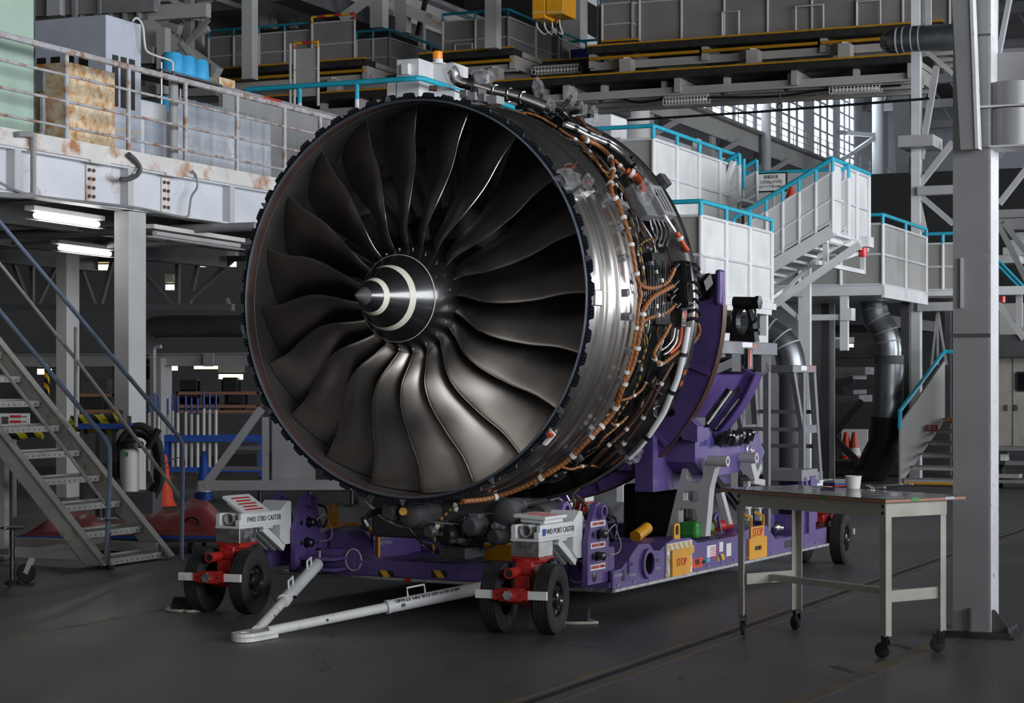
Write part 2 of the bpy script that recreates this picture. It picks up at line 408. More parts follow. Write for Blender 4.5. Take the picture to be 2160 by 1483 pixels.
# ================================================================== SETTING: floor, shell
def floor_material():
    m = bpy.data.materials.new('sealed_concrete'); m.use_nodes = True; nt = m.node_tree; N = nt.nodes; Lk = nt.links; p = N['Principled BSDF']
    tc = N.new('ShaderNodeTexCoord')
    mp = N.new('ShaderNodeMapping'); mp.inputs['Rotation'].default_value = (0, 0, math.radians(25)); mp.inputs['Scale'].default_value = (1.6, 0.35, 1)
    Lk.new(tc.outputs['Object'], mp.inputs['Vector'])
    a = N.new('ShaderNodeTexNoise'); a.inputs['Scale'].default_value = 0.9; a.inputs['Detail'].default_value = 9; a.inputs['Roughness'].default_value = 0.62; Lk.new(mp.outputs[0], a.inputs['Vector'])
    b = N.new('ShaderNodeTexNoise'); b.inputs['Scale'].default_value = 0.35; b.inputs['Detail'].default_value = 5; Lk.new(tc.outputs['Object'], b.inputs['Vector'])
    r = N.new('ShaderNodeValToRGB'); r.color_ramp.elements[0].position = 0.3; r.color_ramp.elements[1].position = 0.72
    r.color_ramp.elements[0].color = (0.068, 0.067, 0.067, 1); r.color_ramp.elements[1].color = (0.150, 0.148, 0.148, 1); Lk.new(a.outputs['Fac'], r.inputs[0])
    mr = N.new('ShaderNodeMapRange'); mr.inputs[1].default_value = 0.35; mr.inputs[2].default_value = 0.65; mr.inputs[3].default_value = 0.75; mr.inputs[4].default_value = 1.2; Lk.new(b.outputs['Fac'], mr.inputs[0])
    mx = N.new('ShaderNodeMix'); mx.data_type = 'RGBA'; mx.blend_type = 'MULTIPLY'; mx.inputs[0].default_value = 1; Lk.new(r.outputs[0], mx.inputs[6]); Lk.new(mr.outputs[0], mx.inputs[7])
    # hairline cracks
    v = N.new('ShaderNodeTexVoronoi'); v.feature = 'DISTANCE_TO_EDGE'; v.inputs['Scale'].default_value = 0.16
    wn = N.new('ShaderNodeTexNoise'); wn.inputs['Scale'].default_value = 1.4; wn.inputs['Detail'].default_value = 6; Lk.new(tc.outputs['Object'], wn.inputs['Vector'])
    wm = N.new('ShaderNodeMix'); wm.data_type = 'RGBA'; wm.blend_type = 'LINEAR_LIGHT'; wm.inputs[0].default_value = 0.5; Lk.new(tc.outputs['Object'], wm.inputs[6]); Lk.new(wn.outputs['Color'], wm.inputs[7]); Lk.new(wm.outputs[2], v.inputs['Vector'])
    lt = N.new('ShaderNodeMath'); lt.operation = 'LESS_THAN'; lt.inputs[1].default_value = 0.0009; Lk.new(v.outputs['Distance'], lt.inputs[0])
    cm = N.new('ShaderNodeMix'); cm.data_type = 'RGBA'; Lk.new(lt.outputs[0], cm.inputs[0]); Lk.new(mx.outputs[2], cm.inputs[6]); cm.inputs[7].default_value = (0.03, 0.03, 0.03, 1)
    Lk.new(cm.outputs[2], p.inputs['Base Color'])
    rr = N.new('ShaderNodeMapRange'); rr.inputs[1].default_value = 0.3; rr.inputs[2].default_value = 0.7; rr.inputs[3].default_value = 0.36; rr.inputs[4].default_value = 0.58; Lk.new(a.outputs['Fac'], rr.inputs[0]); Lk.new(rr.outputs[0], p.inputs['Roughness'])
    p.inputs['Specular IOR Level'].default_value = 0.4
    return m
K['floor'] = floor_material()
VL, VR, U0, U1, ZC = -23.5, 28.0, -24.0, 112.0, 17.5
def struct(name, mb, mat, label, cat, **k):
    return obj(name, mb, mat, None, label=label, cat=cat, kind='structure', **k)
mb = MB(GM); mb.box((VL - 5, U0, -0.3), (VR, U1, 0.0))
struct('floor', mb, K['floor'], 'dark grey sealed concrete hangar floor', 'floor')
mb = MB(GM); mb.box((VL - 5.3, U0, ZC), (VR + .3, U1, ZC + .3)); struct('ceiling', mb, K['ceil'], 'dark hangar roof deck high overhead', 'ceiling')
mb = MB(GM); mb.box((VL - .3, 52, 0), (VL, U1, 11.3)); mb.box((VL - .3, 52, 11.3), (VL, 66, ZC)); mb.box((VL - .3, 104, 11.3), (VL, U1, ZC))
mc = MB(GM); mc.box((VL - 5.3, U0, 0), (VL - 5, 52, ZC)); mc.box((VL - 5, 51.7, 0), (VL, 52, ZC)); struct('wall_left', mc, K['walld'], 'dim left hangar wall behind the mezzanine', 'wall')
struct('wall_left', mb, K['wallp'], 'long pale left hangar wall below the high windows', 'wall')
mb = MB(GM); mb.box((VL, U1, 0), (VR, U1 + .3, ZC)); struct('wall_back', mb, K['wall'], 'pale blue grey end wall of the hangar', 'wall')
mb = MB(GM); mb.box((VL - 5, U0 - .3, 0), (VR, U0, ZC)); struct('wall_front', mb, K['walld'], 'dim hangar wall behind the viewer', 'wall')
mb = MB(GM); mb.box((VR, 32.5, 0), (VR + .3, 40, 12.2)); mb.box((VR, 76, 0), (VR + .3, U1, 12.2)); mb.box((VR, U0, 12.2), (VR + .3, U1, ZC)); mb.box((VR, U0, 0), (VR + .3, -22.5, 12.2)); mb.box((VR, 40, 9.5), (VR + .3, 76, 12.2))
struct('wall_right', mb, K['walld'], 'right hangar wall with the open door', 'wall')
mb = MB(GM); mb.box((7.0, -12, 0), (7.2, 27, 2.15)); struct('shade_wall', mb, K['walld'], 'unseen low wall added to shade the work area', 'wall')  # out of view, added to keep door light off floor-level objects
# floor rail slot, running back past the engine
def strip(p, q, w, off, z0, z1):
    p = Vector(p); q = Vector(q); d = (q - p).normalized(); n = Vector((d.y, -d.x, 0)); o = n * off
    m = MB(); a, b = p + o, q + o
    m.add([a - n * w / 2 + Vector((0, 0, z0)), b - n * w / 2 + Vector((0, 0, z0)), b + n * w / 2 + Vector((0, 0, z0)), a + n * w / 2 + Vector((0, 0, z0)),
           a - n * w / 2 + Vector((0, 0, z1)), b - n * w / 2 + Vector((0, 0, z1)), b + n * w / 2 + Vector((0, 0, z1)), a + n * w / 2 + Vector((0, 0, z1))],
          [(0, 3, 2, 1), (4, 5, 6, 7), (0, 1, 5, 4), (1, 2, 6, 5), (2, 3, 7, 6), (3, 0, 4, 7)]); return m
P0 = at(1246, 1437, FPX * EYE / (1437 - HYP)); P1 = at(2160, 1118, FPX * EYE / (1118 - HYP))
dd = (P1 - P0).normalized(); A0 = P0 - dd * 6; A1 = P0 + dd * 40
K['slot'] = material('rail_slot', (0.012, 0.010, 0.009), 0.6)
K['slotrim'] = material('worn_yellow_line', (0.16, 0.12, 0.055), 0.55, var=0.3, scale=3, second=(0.10, 0.095, 0.09), amount=0.5, sscale=1.5)
t = thing('floor_track', 'dark track slot with worn yellow edges crossing the floor', 'track', (A0.x, A0.y, 0), 0, kind='structure')
obj('track_slot', strip(A0, A1, 0.055, 0, -0.001, 0.002), K['slot'], t)
for s_ in (-1, 1): obj('track_edge', strip(A0, A1, 0.05, s_ * 0.1, -0.001, 0.0015), K['slotrim'], t)
def floorpt(px, py): return at(px, py, FPX * EYE / (py - HYP))
q0 = floorpt(1784, 1438); q1 = floorpt(1993, 1350); e = (q1 - q0).normalized()
o = strip(q0 - e * 1.5, q1 + e * .4, 0.13, 0, -0.001, 0.0012); struct('floor_marking', o, K['slotrim'], 'worn yellow floor line by the grey column foot', 'marking')
K['tape'] = material('dark_tape', (0.05, 0.05, 0.05), 0.6)
q0 = floorpt(1757, 1405); q1 = floorpt(1816, 1424)
struct('floor_marking', strip(q0, q1, 0.06, 0, -0.001, 0.0012), K['tape'], 'short dark tape mark on the floor below the table', 'marking')
q0 = floorpt(-40, 1358); q1 = floorpt(365, 1283)
struct('floor_marking', strip(q0, q1, 0.09, 0, -0.001, 0.0012), K['slotrim'], 'faded yellow line on the floor left of the wheels', 'marking')
q0 = floorpt(1885, 1359); q1 = floorpt(1930, 1371)
struct('floor_marking', strip(q0, q1, 0.07, 0, -0.001, 0.0012), K['tape'], 'dark tape mark between the table casters', 'marking')

# ================================================================== ENGINE
eng = thing('turbofan_engine', 'large bare turbofan engine with dark fan blades and exposed wiring on purple stand', 'jet engine', (EC.x, EC.y, 0.0), -AX)
def ering(prof, n=128): return MB(EM).lathe(prof, n)
case_prof = [(1.40, .012), (1.407, .02), (1.407, .06), (1.392, .075), (1.398, .2), (1.425, .212), (1.425, .232), (1.402, .245), (1.402, .27), (1.422, .28), (1.422, .30), (1.405, .312),
             (1.41, .42), (1.432, .43), (1.438, .45), (1.432, .47), (1.416, .482), (1.418, .60), (1.432, .61), (1.432, .625), (1.42, .635), (1.422, .68), (1.45, .69), (1.455, .71), (1.45, .73), (1.39, .745)]
obj('fan_case', ering(case_prof), K['case'], eng)
obj('rear_case', ering([(1.39, .745), (1.36, .77), (1.36, 1.0), (1.38, 1.02), (1.38, 1.06), (1.36, 1.08), (1.36, 1.5), (1.47, 1.53), (1.505, 1.56), (1.505, 1.65), (1.47, 1.66), (1.38, 1.66), (1.38, 1.5)]), K['dsteel'], eng)
obj('rear_flange', ering([(1.49, 1.545), (1.512, 1.55), (1.512, 1.57), (1.49, 1.575)]), K['case'], eng)
# scalloped front flange
mb = MB(EM); TE = 57; pts_o = []; pts_i = []
for k in range(TE):
    for f, r_ in ((0.0, 1.450), (0.16, 1.452), (0.34, 1.452), (0.50, 1.450), (0.54, 1.438), (0.58, 1.430), (0.64, 1.427), (0.72, 1.432), (0.80, 1.428), (0.88, 1.424), (0.93, 1.427), (0.97, 1.438)):
        if k % 3 == 1 and 0.5 < f < 0.99: r_ -= 0.006
        if k % 5 == 2 and f < 0.45: r_ -= 0.006
        a = 2 * math.pi * (k + f) / TE
        pts_o.append((r_ * math.cos(a), r_ * math.sin(a))); pts_i.append((1.394 * math.cos(a), 1.394 * math.sin(a)))
n = len(pts_o); V = [(x, .0, z) for x, z in pts_o] + [(x, .0, z) for x, z in pts_i] + [(x, .012, z) for x, z in pts_o] + [(x, .012, z) for x, z in pts_i]; Fq = []
for i in range(n):
    j = (i + 1) % n
    Fq += [(i, j, n + j, n + i), (2 * n + i, 3 * n + i, 3 * n + j, 2 * n + j), (i, 2 * n + i, 2 * n + j, j)]
mb.add(V, Fq); fl_ = obj('scalloped_flange', mb, K['flange'], eng)
mb = MB(EM)
for k in range(TE):
    for f in (0.1, 0.25, 0.4):
        a = 2 * math.pi * (k + f) / TE; c = Vector((1.437 * math.cos(a), -.002, 1.437 * math.sin(a)))
        mb.cyl(c, c + Vector((0, .004, 0)), .0042, 6)
obj('bolt_head', mb, K['alu'], fl_, kind='stuff')
for a in (97, 34, 10, -33, -62, -92, 150, 190, 214):
    a = math.radians(a); c = Vector((math.cos(a), 0, math.sin(a))); tg = Vector((-math.sin(a), 0, math.cos(a)))
    mb = MB(EM); mb.add([c * 1.41 - tg * .024 + Vector((0, -.006, 0)), c * 1.41 + tg * .024 + Vector((0, -.006, 0)), c * 1.455 + tg * .005 + Vector((0, -.006, 0)), c * 1.455 - tg * .005 + Vector((0, -.006, 0)),
                        c * 1.41 - tg * .024 + Vector((0, .0, 0)), c * 1.41 + tg * .024, c * 1.455 + tg * .005, c * 1.455 - tg * .005],
                       [(0, 1, 2, 3), (7, 6, 5, 4), (0, 4, 5, 1), (1, 5, 6, 2), (2, 6, 7, 3), (3, 7, 4, 0)])
    obj('triangular_tab', mb, K['alu_paint'], fl_)
obj('inlet_lip', MB(EM).lathe([(1.388, .005), (1.39, -.012), (1.395, -.018), (1.402, -.015), (1.405, -.003), (1.402, .003)], 160), K['seal'], eng)
obj('acoustic_band', ering([(1.389, .0), (1.385, .01), (1.385, .075), (1.386, .08)], 160), K['band'], eng)
obj('duct_liner', ering([(1.386, .08), (1.380, .083), (1.380, .088), (1.386, .09), (1.380, .14), (1.378, .40), (1.365, .44), (1.355, .9), (1.36, 1.5), (1.38, 1.66)], 160), K['liner'], eng)
obj('liner_seam', ering([(1.3845, .078), (1.3835, .079), (1.3835, .083), (1.3845, .084)], 160), K['alu_paint'], eng)
# spinner
spr = [(0.0, -.690), (.014, -.682), (.045, -.617), (.062, -.583)]
obj('spinner_tip', ering(spr, 48), K['dgrey'], eng)
SP = [(.062, -.583), (.10, -.508), (.15, -.412), (.20, -.322), (.245, -.247), (.28, -.190), (.302, -.152), (.3035, -.148)]
sp = obj('spinner', ering(SP, 96), K['spin'], eng)
def cone_r(L):
    for (r0, l0), (r1, l1) in zip(SP, SP[1:]):
        if l0 <= L <= l1: return r0 + (r1 - r0) * (L - l0) / (l1 - l0)
    return SP[-1][0]
for Lc, w, a0, a1 in ((-.476, .040, 150, -196), (-.296, .042, 112, -150)):
    m_ = 90; V = []; Fq = []
    for i in range(m_ + 1):
        t = i / m_; a = math.radians(a0 + (a1 - a0) * t); ww = w * (0.25 + 0.75 * min(1, t * 5)) * (0.3 + 0.7 * min(1, (1 - t) * 3.5))
        for s_ in (-1, 1):
            L = Lc + s_ * ww / 2; r_ = cone_r(L) + .0018
            V.append((r_ * math.cos(a), L - .001, r_ * math.sin(a)))
    for i in range(m_): Fq.append((2 * i, 2 * i + 1, 2 * i + 3, 2 * i + 2))
    obj('cream_stripe', MB(EM).add(V, Fq, True), K['stripe'], sp, label='cream curved stripe')
obj('spinner_rim', ering([(.3025, -.151), (.3055, -.149), (.3055, -.145), (.303, -.143)], 96), K['stripe'], sp)
hub = obj('fan_hub', ering([(.3035, -.146), (.318, -.12), (.345, -.05), (.365, .0), (.385, .08), (.42, .22), (.45, .40), (.47, .56)], 96), K['spin'], eng)
mb = MB(EM)
for k in range(20):
    a = math.radians(18 * k + 9); c = Vector((math.cos(a), 0, math.sin(a)))
    mb.cyl(c * .352 + Vector((0, -.035, 0)), c * .362 + Vector((0, -.037, 0)), .008, 8)
obj('hub_screw', mb, K['alu'], hub, kind='stuff')
# fan blades
TH = [(.26, 4.4), (.34, 2.0), (.44, -1.5), (.55, -2.2), (.7, -.6), (.85, 1.8), (1, 2.0)]
LA = [(.26, .045), (.34, -.01), (.44, -.048), (.55, -.032), (.7, .045), (.85, .11), (1, .15)]
CH = [(.26, .36), (.44, .44), (.6, .50), (.8, .545), (.92, .53), (1, .48)]
ST = [(.26, 20), (.44, 33), (.6, 44), (.8, 54), (1, 61)]
CB = [(.26, .13), (.44, .11), (.6, .08), (.8, .045), (1, .02)]
def lerp(tab, t):
    if t <= tab[0][0]: return tab[0][1]
    for (a, x), (b, y) in zip(tab, tab[1:]):
        if t <= b:
            f = (t - a) / (b - a); f = f * f * (3 - 2 * f) if tab is not ST and tab is not CH else f
            return x + (y - x) * f
    return tab[-1][1]
def spline(tab, t):
    # Catmull-Rom through the stations
    n = len(tab)
    for i in range(n - 1):
        if t <= tab[i + 1][0] or i == n - 2:
            x0, y0 = tab[max(i - 1, 0)]; x1, y1 = tab[i]; x2, y2 = tab[i + 1]; x3, y3 = tab[min(i + 2, n - 1)]
            f = (t - x1) / (x2 - x1)
            m1 = (y2 - y0) / (x2 - x0) * (x2 - x1) if x2 > x0 else 0; m2 = (y3 - y1) / (x3 - x1) * (x2 - x1) if x3 > x1 else 0
            return (2 * f ** 3 - 3 * f * f + 1) * y1 + (f ** 3 - 2 * f * f + f) * m1 + (-2 * f ** 3 + 3 * f * f) * y2 + (f ** 3 - f * f) * m2
RT = 1.372
def blade_mesh():
    ns, nc = 30, 16; V = []; Fq = []
    for i in range(ns + 1):
        t = .265 + (1 - .265) * i / ns; rho = t * RT
        th = math.radians(spline(TH, t)); la = spline(LA, t); c = spline(CH, t); ph = math.radians(spline(ST, t)); cb = spline(CB, t)
        tk = .030 - .018 * (t - .26) / .74
        loop = []
        ss = [0.5 - 0.5 * math.cos(math.pi * k / nc) for k in range(nc + 1)]
        for side, seq in ((1, ss), (-1, ss[-2:0:-1])):
            for s_ in seq:
                h = cb * c * 4 * s_ * (1 - s_) + side * tk * (math.sqrt(max(0, s_)) * 1.4845 - .63 * s_ - 1.758 * s_ ** 2 + 1.4215 * s_ ** 3 - .5075 * s_ ** 4) * 1.1
                cw = s_ * c * math.sin(ph) + h * math.cos(ph); ax = s_ * c * math.cos(ph) - h * math.sin(ph)
                al = th + cw / rho
                loop.append((rho * math.cos(al), la + ax, rho * math.sin(al)))
        V += loop
    m_ = 2 * nc
    for i in range(ns):
        for k in range(m_):
            l = (k + 1) % m_
            Fq.append((i * m_ + k, (i + 1) * m_ + k, (i + 1) * m_ + l, i * m_ + l))
    mb = MB(EM).add(V, Fq, True)
    mb.add(V[-m_:], [tuple(range(m_))])
    return mb
b0 = obj('fan_blade', blade_mesh(), K['blade'], eng)
le = []
for i in range(31):
    t_ = .265 + (1 - .265) * i / 30; rho = t_ * RT; al = math.radians(spline(TH, t_)) - .0008 / rho
    le.append((rho * math.cos(al), spline(LA, t_) - .001, rho * math.sin(al)))
obj('leading_edge', MB(EM).tube(le, .0036, 6), K['bladeedge'], b0, label='bright metal leading edge')
for k in range(20):
    # rotation about the engine axis through the axis height (thing origin is on the floor)
    Mr = Matrix.Translation((0, 0, EC.z)) @ Matrix.Rotation(-math.radians(18 * k - 1), 4, 'Y') @ Matrix.Translation((0, 0, -EC.z))
    if k == 0: b0.matrix_basis = Mr
    else:
        nb = dup_part(b0, Mr)
        for ch in list(b0.children):
            ce = ch.copy(); link(ce); ce.parent = nb
# outlet guide vanes, splitter and core
V = []; Fq = []; nr, nc = 6, 6
for i in range(nr + 1):
    rho = .70 + (1.352 - .70) * i / nr
    for k in range(nc + 1):
        s_ = k / nc; cw = .10 * (1 - s_) ** 1.6 - .02; V.append((rho * math.cos(cw / rho), .95 + .28 * s_ + .12 * i / nr, rho * math.sin(cw / rho)))
for i in range(nr):
    for k in range(nc): Fq.append((i * (nc + 1) + k, (i + 1) * (nc + 1) + k, (i + 1) * (nc + 1) + k + 1, i * (nc + 1) + k + 1))
g0 = obj('outlet_guide_vane', MB(EM).add(V, Fq, True), K['dgrey'], eng)
sm = g0.modifiers.new('thickness', 'SOLIDIFY'); sm.thickness = .012
for k in range(44):
    Mr = Matrix.Translation((0, 0, EC.z)) @ Matrix.Rotation(-math.radians(360 / 44 * k), 4, 'Y') @ Matrix.Translation((0, 0, -EC.z))
    if k == 0: g0.matrix_basis = Mr
    else: dup_part(g0, Mr)
obj('core_case', ering([(.47, .60), (.66, .62), (.70, .63), (.71, .66), (.72, 1.3), (.66, 1.7), (.62, 2.4), (.52, 3.0), (.40, 3.7), (.0, 3.75)], 64), K['dsteel'], eng)
obj('core_inlet', ering([(.47, .56), (.46, .8), (.45, 1.0), (.0, 1.0)], 64), K['black'], eng)

# ---- dressings on the case: harnesses, pipes, boxes
def onpath(pts, R, sub=4): 
    if isinstance(R, (int, float)): R = [R] * len(pts)
    return smooth_path([cylhit(x, y, r_) for (x, y), r_ in zip(pts, R)], sub)
def harness(pts, R, rad, mat, name='wiring_harness', n=8, clamps=(), cm='clampw'):
    pth = onpath(pts, R); o = obj(name, MB(EM).tube(pth, rad, n), K[mat], eng)
    for f in clamps:
        i = int(f * (len(pth) - 2)); a, b = pth[i], pth[i + 1]; d = (b - a).normalized()
        obj('clamp', MB(EM).cyl(a - d * .013, a + d * .013, rad * 1.45, 10), K[cm], o)
    return o
main_up = [(1226, 288), (1237, 296), (1256, 304), (1273, 316), (1288, 333), (1292, 352), (1292, 366), (1288, 382), (1290, 406), (1301, 422), (1308, 440), (1318, 467), (1327, 497), (1333, 524), (1339, 556), (1343.5, 583), (1349, 599), (1362, 607), (1382, 607), (1404, 598), (1416, 582), (1423, 566)]
harness(main_up, [1.47] * 16 + [1.46, 1.45, 1.44, 1.44, 1.46, 1.48], .0165, 'orange', n=10, clamps=(.06, .2, .27, .36, .43, .52, .62, .72))
main_dn = [(1421, 602), (1399, 614), (1379, 625.5), (1365, 641), (1357, 657), (1353, 685), (1348.5, 705), (1342, 744), (1332, 778), (1320, 803), (1310, 828), (1301, 854), (1289, 877), (1273, 896), (1256, 912), (1237, 932), (1198, 971), (1155, 1000), (1094, 1032), (1030, 1052), (976, 1058)]
harness(main_dn, [1.47, 1.45] + [1.47] * 19, .0185, 'orange', n=10, clamps=(.22, .35, .47, .58, .68, .74, .8, .88, .95))
harness([(1348, 602), (1352, 624), (1347, 649), (1344, 680), (1340, 705), (1333, 745), (1322, 785), (1312, 815), (1304, 845), (1292, 872)], 1.465, .013, 'orange', clamps=(.4, .7))
harness([(1356, 680), (1366, 673), (1382, 667), (1404, 660), (1418, 650), (1426, 640)], [1.47, 1.46, 1.45, 1.45, 1.46, 1.48], .013, 'orange', clamps=(.5,))
harness([(1414, 684), (1401, 709), (1386, 732), (1379, 749), (1384, 762), (1394, 768), (1404, 763), (1433, 741), (1458, 727), (1472, 709), (1475, 694), (1466, 664), (1459, 640)], [1.47] * 9 + [1.49, 1.5, 1.5, 1.49], .0145, 'orange', clamps=(.3, .42))
harness([(1395, 504), (1380, 504), (1364, 507), (1352, 516), (1351, 530), (1354, 548), (1357, 565), (1361, 598), (1364, 649), (1362, 694), (1365, 727), (1355, 761), (1350, 795), (1338, 825), (1330, 838), (1316, 858), (1302, 880), (1290, 905), (1270, 930)], 1.42, .0075, 'braid', clamps=(.35, .5, .65, .8))
harness([(1180, 272), (1203, 287), (1224, 300), (1240, 315), (1256, 337), (1270, 358), (1284, 366)], 1.455, .0085, 'orange', clamps=(.3, .6))
harness([(1352, 640), (1366, 640), (1384, 644), (1396, 641), (1408, 634), (1414, 625)], 1.44, .007, 'orange', clamps=(.7,))
harness([(1390, 640), (1404, 628), (1411, 615)], 1.44, .006, 'orange')
harness([(1310, 845), (1332, 838), (1352, 824), (1362, 808)], 1.46, .009, 'orange', clamps=(.5,))
harness([(1290, 893), (1298, 898), (1310, 892), (1324, 878)], 1.46, .0095, 'orange', clamps=(.5,))
harness([(1258, 945), (1272, 925), (1290, 910), (1305, 897), (1316, 888)], 1.45, .0085, 'orange')
harness([(1184, 985), (1205, 990), (1222, 985), (1245, 982), (1268, 986), (1285, 982)], 1.44, .010, 'orange', clamps=(.5,))
harness([(1240, 985), (1262, 960), (1285, 938), (1300, 925), (1322, 905), (1350, 870), (1372, 832), (1385, 800)], 1.45, .012, 'brown', 'fluid_pipe', clamps=(.3, .6))
harness([(1420, 765), (1400, 800), (1380, 838), (1362, 872), (1340, 905), (1316, 935), (1290, 960), (1262, 985)], 1.46, .013, 'brown', 'fluid_pipe', clamps=(.2, .5, .75))
# silver bleed pipe round the rear edge
harness([(1190, 262), (1214, 272), (1244, 288), (1281, 303), (1310, 322), (1332, 345), (1352, 368), (1372, 398), (1390, 430), (1407, 464), (1426, 495), (1440, 520)], 1.50, .019, 'alu', 'bleed_pipe', n=10, clamps=(.1, .3, .5, .7), cm='blackgloss')
harness([(1196, 258), (1220, 267), (1250, 282), (1286, 297), (1316, 318), (1338, 340), (1358, 364), (1379, 394), (1397, 426)], 1.505, .011, 'alu', 'bleed_pipe', n=8, clamps=(.25, .62), cm='blackgloss')
harness([(1451, 690), (1446, 720), (1439, 757), (1428, 800), (1414, 835), (1399, 871), (1380, 901), (1365, 922), (1345, 947), (1326, 966)], 1.50, .024, 'white', 'drain_pipe', n=10, clamps=(.2, .45, .8), cm='dsteel')
harness([(1438, 690), (1434, 720), (1425, 735), (1412, 745)], 1.49, .014, 'redhose', 'hose')
harness([(1430, 695), (1426, 720), (1412, 740), (1400, 748)], 1.49, .009, 'alu', 'metal_tube')
harness([(1424, 692), (1419, 715), (1405, 732), (1392, 740)], 1.48, .008, 'alu', 'metal_tube')
harness([(1322, 360), (1332, 366), (1344, 374), (1352, 386), (1358, 400)], [1.50, 1.51, 1.52, 1.53, 1.53], .026, 'redhose', 'hose', n=10, clamps=(.3,))
harness([(1296, 338), (1308, 350), (1320, 362)], 1.49, .013, 'orange', clamps=(.6,))
harness([(1427, 490), (1436, 506), (1444, 520), (1450, 528)], 1.52, .02, 'redhose', 'hose', n=10, clamps=(.35,))
harness([(1296, 368), (1300, 380), (1298, 395), (1297, 408)], 1.46, .011, 'blackgloss', 'wiring_harness', clamps=(.2, .7))
for k in range(4):
    x = 1378 + k * 9
    harness([(x, 462 + k * 2), (x + 7, 480 + k), (x + 8, 497), (x + 3, 512), (x + 1, 520)], 1.45, .0065, 'alu', 'metal_tube', n=6)
harness([(1291, 432), (1302, 462), (1314, 495), (1322, 530), (1330, 575), (1337, 615), (1344, 640)], 1.43, .0045, 'alu', 'metal_tube', n=6, clamps=(.35, .6, .8), cm='dsteel')
harness([(1340, 453), (1344, 470), (1347, 490)], 1.44, .008, 'alu', 'metal_tube', n=6)
harness([(1383, 795), (1376, 810), (1384, 822), (1396, 832)], 1.47, .006, 'steel', 'metal_tube', n=6)
harness([(1390, 856), (1379, 862), (1380, 876), (1393, 884)], 1.48, .006, 'steel', 'metal_tube', n=6)
# random small lines over the dark section
rnd = random.Random(11)
def E3(R, L, a): a = math.radians(a); return Vector((R * math.cos(a), L, R * math.sin(a)))
for k in range(64):
    L0 = rnd.uniform(.78, 1.46); a0 = rnd.uniform(-108, 92); ln = rnd.uniform(9, 38); R = rnd.uniform(1.375, 1.425); ps = []
    jog = rnd.uniform(-.09, .09)
    for i in range(7):
        f = i / 6; ps.append(E3(R + .012 * math.sin(9 * f + k), L0 + jog * (f > .45) * min(1, (f - .45) * 4) + .01 * math.sin(5 * f + k), a0 + ln * f))
    mk, rr_, nm = rnd.choice([('blackgloss', .009, 'wiring_harness'), ('blackgloss', .012, 'wiring_harness'), ('dsteel', .008, 'metal_tube'), ('steel', .005, 'metal_tube'), ('brown', .008, 'fluid_pipe'), ('braid', .006, 'wiring_harness'), ('alu', .006, 'metal_tube')])
    if min(p.y for p in ps) < .76 or max(p.y for p in ps) > 1.5: continue
    o = obj(nm, MB(EM).tube(smooth_path(ps, 3), rr_, 6), K[mk], eng)
    i = rnd.randrange(1, 5); d = (ps[i + 1] - ps[i]).normalized()
    obj('clamp', MB(EM).cyl(ps[i] - d * .009, ps[i] + d * .009, rr_ * 1.6, 8), K[rnd.choice(['clampw', 'alu', 'clampw'])], o)
# small black brackets, blocks and fasteners over the dark section
for k in range(84):
    L0 = rnd.uniform(.77, 1.48); a0 = rnd.uniform(-115, 100); c = E3(1.365, L0, a0); rd = E3(1, 0, a0); tg = E3(1, 0, a0 + 90); ax = Vector((0, 1, 0))
    w, h, d = rnd.uniform(.02, .07), rnd.uniform(.02, .06), rnd.uniform(.012, .05)
    m_ = MB(EM); M2 = Matrix((ax, tg, rd)).transposed().to_4x4(); M2.translation = c
    m_.M = EM @ M2; m_.box((-w / 2, -h / 2, -.005), (w / 2, h / 2, d))
    if k % 3 == 0: m_.tube([(0, 0, d), (0, 0, d + .012)], .008, 8)
    obj('bracket', m_, K[rnd.choice(['black', 'dsteel', 'dgrey', 'black', 'dsteel'])], eng, bevel=.003)
def surfbox(name, px, py, R, w, h, d, mat, tilt=0, parent=None, bevel=.006):
    """a box on the case: w along the axis, h round the case, d outward"""
    c = cylhit(px, py, R); a = math.degrees(math.atan2(c.z, c.x)); rd = E3(1, 0, a).normalized(); tg = E3(1, 0, a + 90).normalized(); ax = Vector((0, 1, 0))
    M2 = Matrix((ax, tg, rd)).transposed().to_4x4() @ Matrix.Rotation(math.radians(tilt), 4, 'Z'); M2.translation = c
    m_ = MB(EM @ M2); m_.box((-w / 2, -h / 2, -.03), (w / 2, h / 2, d)); return obj(name, m_, K[mat], parent or eng, bevel=bevel), EM @ M2
# grey electronic units at the shoulder
o, M2 = surfbox('electronics_unit', 1350, 430, 1.43, .20, .26, .05, 'alu_paint', 0)
o, M2 = surfbox('electronics_unit', 1383, 432, 1.45, .22, .26, .07, 'grey', 0)
for k in range(3):
    obj('cooling_slot', MB(M2).box((-.07 + k * .055, -.10, .068), (-.055 + k * .055, .09, .0715)), K['black'], o)
surfbox('mounting_plate', 1300, 425, 1.44, .30, .05, .02, 'alu_paint', -12)
surfbox('mounting_plate', 1232, 405, 1.435, .26, .035, .03, 'alu', 8)
surfbox('mounting_plate', 1395, 385, 1.50, .10, .10, .05, 'dgrey', 0)
o, M2 = surfbox('oil_cooler', 1385, 610, 1.40, .26, .52, .04, 'matt', 0)
for k in range(9):
    harness([(1366 + k * 5.2, 548 + (k % 3) * 6), (1367 + k * 5.2, 590), (1366 + k * 5.2, 640), (1363 + k * 5.2, 684 - (k % 2) * 8)], 1.452, .0055, ('blackgloss', 'dsteel', 'black')[k % 3], 'cooling_line', n=6)
for k in range(7):
    surfbox('line_clip', 1372 + (k % 4) * 11, 556 + k * 18, 1.45, .03, .03, .018, ('alu_paint', 'steel', 'clampw')[k % 3], 0, bevel=.002)
